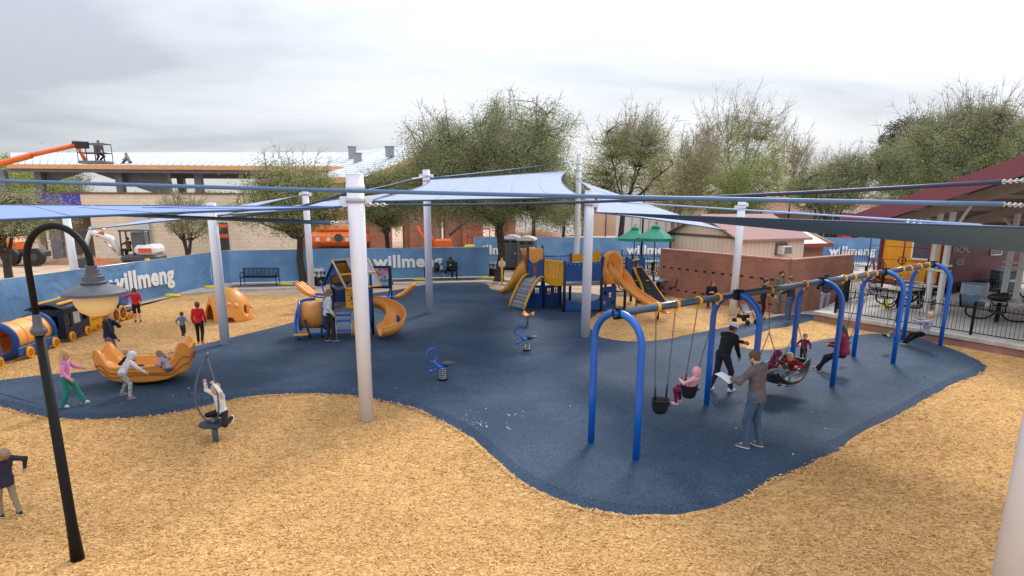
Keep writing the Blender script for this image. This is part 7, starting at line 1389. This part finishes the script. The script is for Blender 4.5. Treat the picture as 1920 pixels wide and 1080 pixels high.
t = thing('white_building', 'pale panelled building behind the green umbrellas', 'building', (P(1225, 430, 75).x, 75, 0)); MB().box((0, 0, 2.2), (8.0, 4, 4.4)).build('wall', mat('pale_panel2', (0.66, 0.64, 0.66), 0.7), t)
for k in range(9): MB().box((-3.8+0.95*k, -2.02, 2.2), (0.05, 0.04, 4.3)).build('seam', M_sg, t)
for (x, Y_, w__, lb_) in ((985, 85, 7, 'left'), (1075, 90, 9, 'right')):
    t = thing('site_container', lb_+' pale site container far beyond the dirt piles', 'container', (P(x, 430, Y_).x, Y_, 0)); MB().box((0, 0, 1.6), (w__, 2.5, 2.9), bev=0.04).build('body', mat('container_white', (0.70, 0.70, 0.72), 0.6, 0.06), t)
    for k in range(5): MB().box((-w__/2+0.8+k*(w__-1.6)/4, -1.27, 1.6), (0.06, 0.04, 2.6)).build('rib', M_sg, t)
# tile roofed house
YH = 60.0; t = thing('tile_roof_house', 'long tan house with red tile roof and arches at the back', 'house', (P(1437, 400, YH).x, YH, 0)); oh = t.location; W_ = P(1700, 400, YH).x-oh.x; ze = P(1500, 397, YH).z; zr_ = P(1500, 371, YH+4).z
M_tan = mat('stucco_tan', (0.45, 0.29, 0.16), 0.9, 0.12, 1); arcs = [(1.6+1.9*k, 2.9+1.9*k, 0.0, 2.5) for k in range(8)]; q = MB()
for a, b, c, d in side_panel(arcs, 0, W_, 0, ze): q.box(((a+b)/2, 0, (c+d)/2), (b-a, 0.3, d-c))
q.build('wall', M_tan, t); MB().box((W_/2, 2.5, ze/2), (W_, 0.2, ze)).build('back_wall', mat('porch_dark', (0.20, 0.12, 0.07), 0.9), t); MB().box((W_/2, -0.9, ze+0.02), (W_+1.4, 0.15, 0.34)).build('gutter', mat('gutter_white', (0.7, 0.68, 0.66), 0.6), t)
def tilemat():
    m, n, l, b = node_mat('clay_tile'); tt = n.new('ShaderNodeTexCoord'); w1_ = tex(n, l, 'ShaderNodeTexWave', tt.outputs['Object'], Scale=1.1); w1_.bands_direction = 'X'; no = tex(n, l, 'ShaderNodeTexNoise', tt.outputs['Object'], Scale=2.5, Detail=4)
    c = ramp(n, l, w1_.outputs['Fac'], [(0.0, (0.25, 0.10, 0.07)), (0.5, (0.50, 0.24, 0.17))]); l.new(mixc(n, l, 1.0, c, ramp(n, l, no.outputs['Fac'], [(0.3, (0.75, 0.72, 0.7)), (0.7, (1.15, 1.1, 1.1))]), 'MULTIPLY'), b.inputs['Base Color']); b.inputs['Roughness'].default_value = 0.85; return m
q = MB(); q.add([(-0.7, -0.9, ze+0.1), (W_+0.7, -0.9, ze+0.1), (W_+0.7, 4, zr_), (-0.7, 4, zr_)], [(0, 1, 2, 3)]); q.build('roof', tilemat(), t, solid=0.2)
t = thing('brown_house', 'orange brown house with low roof left of the tile roofed house', 'house', (P(1395, 405, 70).x, 70, 0)); MB().box((0, 0, 1.6), (9, 5, 3.2)).build('wall', mat('stucco_orange', (0.40, 0.19, 0.08), 0.9), t); MB().prism([(-5.2, 3.1), (5.2, 3.1), (3, 4.3), (-3, 4.3)], 6, c=(0, 0, 0)).build('roof', mat('house_roof', (0.26, 0.14, 0.09), 0.9), t); MB().box((-1, -2.53, 1.8), (1.0, 0.06, 0.9)).build('window', M_letter, t)
t = thing('red_kiosk', 'narrow bright red kiosk in front of the tile roofed house', 'kiosk', (P(1588, 410, 56).x, 56, 0)); MB().box((0, 0, 1.8), (0.8, 0.8, 3.6), bev=0.04).build('body', mat('kiosk_red', (0.75, 0.08, 0.03), 0.5), t); MB().box((0, 0, 3.66), (0.95, 0.95, 0.12)).build('cap', M_letter, t)
t = thing('white_canopy', 'white tent canopy under the pavilion roof', 'canopy', (P(1862, 424, 38).x, 38, PZ)); zc2 = P(1862, 410, 38).z-PZ
q = MB(); q.add([(-2, -1.5, zc2-0.75), (2, -1.5, zc2-0.75), (2, 1.5, zc2-0.75), (-2, 1.5, zc2-0.75), (-0.3, 0, zc2), (0.3, 0, zc2)], [(0, 1, 5, 4), (1, 2, 5), (2, 3, 4, 5), (3, 0, 4)]); q.build('roof', M_letter, t, solid=0.02)
for x in (-1.9, 1.9):
    for y in (-1.4, 1.4): MB().tube([(x, y, 0), (x, y, zc2-0.75)], 0.03, 6).build('leg', M_steel, t)
# ------------------------------------------------------------------ trees
def leafmat(name, a, b_, tr=0.3):
    m, n, l, bs = node_mat(name); t = n.new('ShaderNodeTexCoord'); g = n.new('ShaderNodeNewGeometry'); no = tex(n, l, 'ShaderNodeTexNoise', t.outputs['Object'], Scale=0.9, Detail=3)
    ad = n.new('ShaderNodeMath'); ad.operation = 'MULTIPLY_ADD'; l.new(g.outputs['Random Per Island'], ad.inputs[0]); ad.inputs[1].default_value = 0.34; l.new(no.outputs['Fac'], ad.inputs[2])
    c = ramp(n, l, ad.outputs[0], [(0.42, a), (0.92, b_)]); l.new(c, bs.inputs['Base Color']); bs.inputs['Roughness'].default_value = 0.7; bs.inputs['Specular IOR Level'].default_value = 0.3
    tn = n.new('ShaderNodeBsdfTranslucent'); l.new(c, tn.inputs[0]); ms = n.new('ShaderNodeMixShader'); ms.inputs[0].default_value = tr; l.new(bs.outputs[0], ms.inputs[1]); l.new(tn.outputs[0], ms.inputs[2]); l.new(ms.outputs[0], n['Material Output'].inputs[0]); return m
LF = dict(oak=leafmat('leaf_oak', (0.17, 0.19, 0.085), (0.43, 0.45, 0.23)), dark=leafmat('leaf_dark', (0.12, 0.14, 0.065), (0.33, 0.35, 0.18)), olive=leafmat('leaf_olive', (0.19, 0.21, 0.08), (0.50, 0.50, 0.24)), bright=leafmat('leaf_bright', (0.18, 0.23, 0.05), (0.48, 0.52, 0.18)), pale=leafmat('leaf_pale', (0.30, 0.28, 0.13), (0.56, 0.54, 0.28)), pine=leafmat('leaf_pine', (0.04, 0.055, 0.035), (0.10, 0.12, 0.07)))
M_bark = mat('bark_dark', (0.06, 0.045, 0.038), 0.95, 0.3, 6, bump=0.6, bscale=18); M_barkp = mat('bark_pale', (0.24, 0.19, 0.16), 0.95, 0.25, 6, bump=0.5, bscale=18); M_twig = mat('twig_grey', (0.30, 0.24, 0.21), 0.95, 0.3, 5)
def limbs(segs, seg=6):   # many polylines with radii as one mesh via numpy
    V = []; F = []; o = 0
    for P_, r_ in segs:
        P_ = np.asarray(P_, float); n = len(P_); T = np.gradient(P_, axis=0); T /= np.linalg.norm(T, axis=1)[:, None]+1e-9
        a = np.cross(T, [0.31, 0.17, 0.93]); a /= np.linalg.norm(a, axis=1)[:, None]+1e-9; b = np.cross(T, a); r_ = np.asarray(r_)[:, None, None]
        an = np.arange(seg)*2*math.pi/seg; ring = P_[:, None]+r_*(a[:, None]*np.cos(an)[None, :, None]+b[:, None]*np.sin(an)[None, :, None]); V.append(ring.reshape(-1, 3))
        i, k = np.meshgrid(np.arange(n-1), np.arange(seg), indexing='ij'); k2 = (k+1) % seg; F.append(np.stack([o+i*seg+k, o+i*seg+k2, o+(i+1)*seg+k2, o+(i+1)*seg+k], -1).reshape(-1, 4)); o += n*seg
    return np.concatenate(V), np.concatenate(F)
def tree(label, base, th, env, leaf, nl=16000, ncl=330, ls=0.12, bark=None, lean=(0, 0), r0=0.2, twigs=0, tw_top=1.6, seed=1, stems=1, spread=0.42, cat='tree', bare=False, group='trees around the playground', droop=0.0):
    rg = np.random.default_rng(seed); t = thing('tree', label, cat, base, 0, group); bark = bark or M_bark
    # env: list of (cx, cy, cz, rx, ry, rz)
    E_ = np.array(env, float); wt = E_[:, 3]*E_[:, 4]*E_[:, 5]; wt /= wt.sum()
    def samp(n, sh):
        k = rg.choice(len(E_), n, p=wt); v = rg.normal(size=(n, 3)); v /= np.linalg.norm(v, axis=1)[:, None]; r_ = sh+(1-sh)*rg.random(n)**0.5; return E_[k, :3]+v*r_[:, None]*E_[k, 3:6]
    top = np.array([lean[0], lean[1], th]); sg = []; nodes = []
    for s_ in range(stems):
        off = rg.normal(0, 0.12, 2) if stems > 1 else np.zeros(2); tp = top+np.array([rg.normal(0, 0.5), rg.normal(0, 0.3), 0]) if stems > 1 else top
        mid = tp*0.5+np.array([rg.normal(0, .08), rg.normal(0, .08), 0]); sg.append(([[off[0], off[1], -0.1], [off[0]*1.1, off[1], 0.25], mid, tp], [r0*1.35, r0, r0*0.85, r0*0.72]))
        M_ = max(4, 13//stems)
        for q_ in samp(M_, 0.35):
            if q_[2] < th: q_[2] = th+0.4
            m1 = tp+(q_-tp)*0.4+np.array([0, 0, 0.12*np.linalg.norm(q_-tp)])*rg.uniform(0, 1.5)+rg.normal(0, .1, 3); ra = r0*rg.uniform(0.35, 0.5)
            pth = [tp-[0, 0, 0.1], m1, q_]; tt = np.linspace(0, 1, 7); cur = np.array([(1-u)**2*pth[0]+2*u*(1-u)*pth[1]+u*u*pth[2] for u in tt]); cur[1:-1] += rg.normal(0, 0.06, (5, 3)); sg.append((cur, np.linspace(ra, ra*0.25, 7))); nodes += list(cur[2:])
    nodes = np.array(nodes); cl = samp(ncl, 0.25); V, F = limbs(sg, 9); np_mesh('trunk', V, F, bark, t, True); br = []
    for c in cl:
        d = np.linalg.norm(nodes-c, axis=1)+np.maximum(nodes[:, 2]-c[2], 0)*1.2; a = nodes[np.argmin(d)]; m1 = (a+c)/2+rg.normal(0, 0.12, 3)+[0, 0, 0.1]; br.append(([a, m1, c], [0.035, 0.022, 0.008]))
        if bare or rg.random() < 0.5: v = (c-a)/max(np.linalg.norm(c-a), .1)+rg.normal(0, .6, 3); br.append(([c, c+v*0.35], [0.010, 0.004]))
    V, F = limbs(br, 4); np_mesh('branches', V, F, bark if not bare else M_twig, t)
    if twigs:
        sel = cl[np.argsort(-cl[:, 2]+rg.normal(0, 0.8, len(cl)))][:twigs]; cen = E_[:, :3].mean(0); tw = []
        for c in sel:
            d0 = (c-cen); d0 /= np.linalg.norm(d0)+.01; d0 = d0*0.6+np.array([0, 0, 0.75])+rg.normal(0, 0.22, 3); L = tw_top*rg.uniform(0.5, 1.0); p = c-d0*0.3; pts = [p]
            for k in range(4): d0 = d0+rg.normal(0, 0.15, 3); pts.append(pts[-1]+d0*L/4)
            tw.append((pts, [0.026, 0.020, 0.015, 0.010, 0.004]))
            for k in range(1, 4):
                for _ in range(3): v = d0*0.5+rg.normal(0, 0.7, 3); v[2] = abs(v[2]); tw.append(([pts[k], pts[k]+v*L*0.16, pts[k]+v*L*0.28+rg.normal(0, .04, 3)], [0.011, 0.008, 0.003]))
        V, F = limbs(tw, 4); np_mesh('twigs', V, F, M_twig, t)
    if nl:
        k = rg.integers(0, ncl, nl); sp_ = spread*(0.55+0.9*rg.random(ncl)); wl_ = rg.random(ncl)**1.2+0.05; k = rg.choice(ncl, nl, p=wl_/wl_.sum()); c = cl[k]+rg.normal(0, 1, (nl, 3))*sp_[k][:, None]*np.array([1, 1, 0.75]); c[:, 2] -= droop*rg.random(nl)**2
        a = rg.normal(size=(nl, 3)); a /= np.linalg.norm(a, axis=1)[:, None]; b = rg.normal(size=(nl, 3)); b -= a*(a*b).sum(1)[:, None]; b /= np.linalg.norm(b, axis=1)[:, None]; s_ = ls*rg.uniform(0.5, 1.25, nl)[:, None]
        V = np.stack([c-a*s_*0.5, c+b*s_*0.28, c+a*s_*0.5, c-b*s_*0.28], 1).reshape(-1, 3); np_mesh('crown', V, np.arange(4*nl).reshape(-1, 4), leaf, t)
    return t
def TB(px, Y): p = P(px, 450, Y); return Vector((p.x, Y, 0))
b = TB(936, 36.3); tree('largest tree with dense olive crown and forked dark trunk behind the playground', b, 3.1, [(-0.7, 0, 6.2, 4.4, 3.4, 2.6), (-1.8, 0, 5.0, 4.1, 3.2, 1.6), (0.9, 0.3, 7.4, 2.9, 2.6, 2.3), (2.2, 0, 4.7, 1.9, 2.0, 1.4), (-3.4, 0, 7.6, 1.8, 1.6, 1.4), (2.6, 0, 8.2, 1.4, 1.3, 1.5)], LF['oak'], 230000, 900, 0.08, r0=0.27, twigs=130, tw_top=1.2, seed=3, spread=0.40, droop=0.7)
b = TB(563, 35.4); tree('green tree left of the trash can with bare twigs on top', b, 2.5, [(-0.7, 0, 4.3, 2.9, 2.2, 1.4), (0.9, 0, 4.6, 2.2, 2.0, 1.4), (-0.8, 0, 5.4, 1.6, 1.6, 1.0)], LF['olive'], 52000, 320, 0.10, r0=0.20, twigs=46, tw_top=1.5, seed=5, spread=0.36, droop=0.4)
b = TB(741, 38.1); tree('tree with leaning trunk directly behind the play house', b, 2.6, [(-0.6, 0, 4.3, 2.4, 2.0, 1.4), (-0.2, 0, 5.3, 1.8, 1.6, 1.0)], LF['oak'], 42000, 250, 0.10, r0=0.17, lean=(-0.5, 0), seed=8, spread=0.34, twigs=12, tw_top=0.9)
b = TB(6, 27.5); tree('tree cut off at the left edge above the banner fence', b, 2.2, [(0.2, 0, 3.7, 2.3, 2.0, 1.1), (-1.5, 0, 4.1, 1.8, 1.8, 1.0)], LF['oak'], 34000, 220, 0.08, r0=0.2, seed=9, spread=0.32, twigs=26, tw_top=0.9)
b = TB(345, 47); tree('small multi stemmed tree in front of the tan block wall', b, 1.6, [(0.1, 0, 3.4, 2.1, 1.6, 1.5), (0.7, 0, 2.6, 1.8, 1.4, 0.9)], LF['oak'], 6500, 190, 0.11, r0=0.13, stems=4, seed=12, spread=0.28, twigs=60, tw_top=1.3, bare=True)
b = TB(1166, 50); tree('tall thin crowned tree behind the tallest sail post', b, 3.6, [(0, 0, 7.0, 3.6, 2.8, 2.6), (0.8, 0, 8.8, 2.6, 2.2, 1.8), (-2.2, 0, 5.4, 2.2, 2.0, 1.8)], LF['olive'], 56000, 460, 0.10, r0=0.26, seed=15, spread=0.42, twigs=110, tw_top=1.8)
b = TB(1262, 55); tree('pale brown half bare tree behind the tan shed', b, 3.4, [(-0.3, 0, 6.0, 3.0, 2.5, 2.6), (1.8, 0, 8.0, 2.0, 2.0, 1.8)], LF['pale'], 36000, 380, 0.11, bark=M_barkp, r0=0.22, seed=18, spread=0.42, twigs=90, tw_top=1.8, stems=2, bare=True, droop=0.8)
b = TB(1345, 57); tree('fresh green low tree beneath the bare branches', b, 2.4, [(-0.5, 0, 5.0, 3.6, 2.6, 2.4), (2.4, 0, 5.8, 3.0, 2.2, 2.4), (-2.5, 0, 6.0, 1.8, 1.8, 1.8)], LF['bright'], 46000, 330, 0.115, r0=0.2, seed=21, spread=0.42, twigs=20, tw_top=1.2, bark=M_barkp)
b = TB(1375, 62); tree('tall leafless tree with spreading dark branches against the sky', b, 4.5, [(0, 0, 9.0, 4.4, 3.0, 3.4), (-2.0, 0, 7.4, 2.4, 2.4, 2.0)], LF['bright'], 34000, 400, 0.10, r0=0.26, seed=24, spread=0.40, twigs=150, tw_top=2.6, bare=True)
b = TB(1463, 66); tree('thin bare tree between the leafless tree and tile roofed house', b, 4.0, [(0, 0, 7.0, 2.6, 2.2, 3.4)], LF['pale'], 6000, 220, 0.14, r0=0.18, seed=27, spread=0.4, twigs=90, tw_top=2.2, bare=True)
b = TB(1545, 50); tree('many stemmed dark tree in front of the tile roofed house', b, 2.4, [(-0.2, 0, 5.4, 3.1, 2.6, 1.8), (1.2, 0, 6.6, 2.0, 1.8, 1.1)], LF['oak'], 46000, 350, 0.11, r0=0.16, stems=5, seed=30, spread=0.38, twigs=80, tw_top=1.5)
b = TB(1770, 47); tree('broad grey green tree rising above the maroon pavilion roof', b, 3.4, [(0, 0, 7.6, 5.2, 4.0, 3.3), (-1.5, 0, 5.0, 4.6, 3.5, 1.9), (1.0, 0, 9.0, 3.6, 2.8, 2.2), (3.2, 0, 7.8, 2.6, 2.4, 2.2)], LF['oak'], 190000, 760, 0.10, r0=0.3, seed=33, spread=0.42, twigs=230, tw_top=1.9, droop=0.5)
b = TB(1672, 63); tree('dark pine with rounded clumps behind the broad tree', b, 4.0, [(0, 0, 8.8, 2.6, 2.2, 3.6), (-1.3, 0, 7.2, 1.6, 1.5, 2.2)], LF['pine'], 30000, 150, 0.17, r0=0.25, seed=36, spread=0.34)
b = TB(1905, 62); tree('tree behind the pavilion at the right edge', b, 3.0, [(0, 0, 6.4, 4.2, 3.0, 3.0)], LF['olive'], 14000, 240, 0.17, r0=0.22, seed=38, spread=0.5, twigs=60, tw_top=1.8)
b = TB(1058, 47); tree('slim tree with hanging leaves right of the largest tree', b, 3.2, [(-0.6, 0, 4.8, 2.4, 2.0, 1.6)], LF['dark'], 15000, 180, 0.14, r0=0.14, seed=41, spread=0.38, droop=0.9)
b = TB(1000, 52); tree('round dull green tree between the two tall trees', b, 3.0, [(0, 0, 6.4, 2.6, 2.2, 2.8)], LF['olive'], 16000, 190, 0.15, r0=0.2, seed=43, spread=0.42, twigs=26)
for i, (px, Y, s_, l_, sd_) in enumerate(((25, 95, 1.0, 'bright green tree at far left under the canopy edge', 50), (88, 92, 0.85, 'fresh green tree between the two left canopy columns', 51), (118, 98, 1.0, 'darker green rounded tree right of the fresh green one', 52), (395, 105, 0.6, 'distant low green tree beneath the canopy', 53), (430, 100, 0.55, 'distant olive tree right under the canopy edge', 54), (255, 110, 0.42, 'tiny distant grey tree seen through the canopy', 55))):
    b = TB(px, Y); tree(l_, b, 3.0*s_, [(0, 0, 7.0*s_, 4.6*s_, 3.6*s_, 3.8*s_), (1.5*s_, 0, 5*s_, 3.5*s_, 3*s_, 3*s_)], LF['bright'] if i in (0, 1, 3) else LF['dark'] if i == 2 else LF['olive'], int(15000*s_), 160, 0.26*max(s_, .7), r0=0.3*s_, seed=sd_, spread=0.6*s_)
# far tree belt that reads as one mass
q_n = 42000; xx = RNG.uniform(-150, 170, q_n); yy = RNG.uniform(118, 150, q_n); hh = 4.0+1.2*np.sin(xx*0.21)+0.9*np.sin(xx*0.53+1)+0.7*np.sin(xx*1.1); zz2 = hh*RNG.random(q_n)**0.6
a = RNG.normal(size=(q_n, 3)); a /= np.linalg.norm(a, axis=1)[:, None]; b = RNG.normal(size=(q_n, 3)); b -= a*(a*b).sum(1)[:, None]; b /= np.linalg.norm(b, axis=1)[:, None]; c = np.stack([xx, yy, zz2], 1); s_ = 0.9
V = np.stack([c-a*s_*0.5, c+b*s_*0.35, c+a*s_*0.5, c-b*s_*0.35], 1).reshape(-1, 3); tag(np_mesh('tree_belt', V, np.arange(4*q_n).reshape(-1, 4), LF['olive']), 'distant belt of low trees along the horizon', 'trees', kind='stuff')
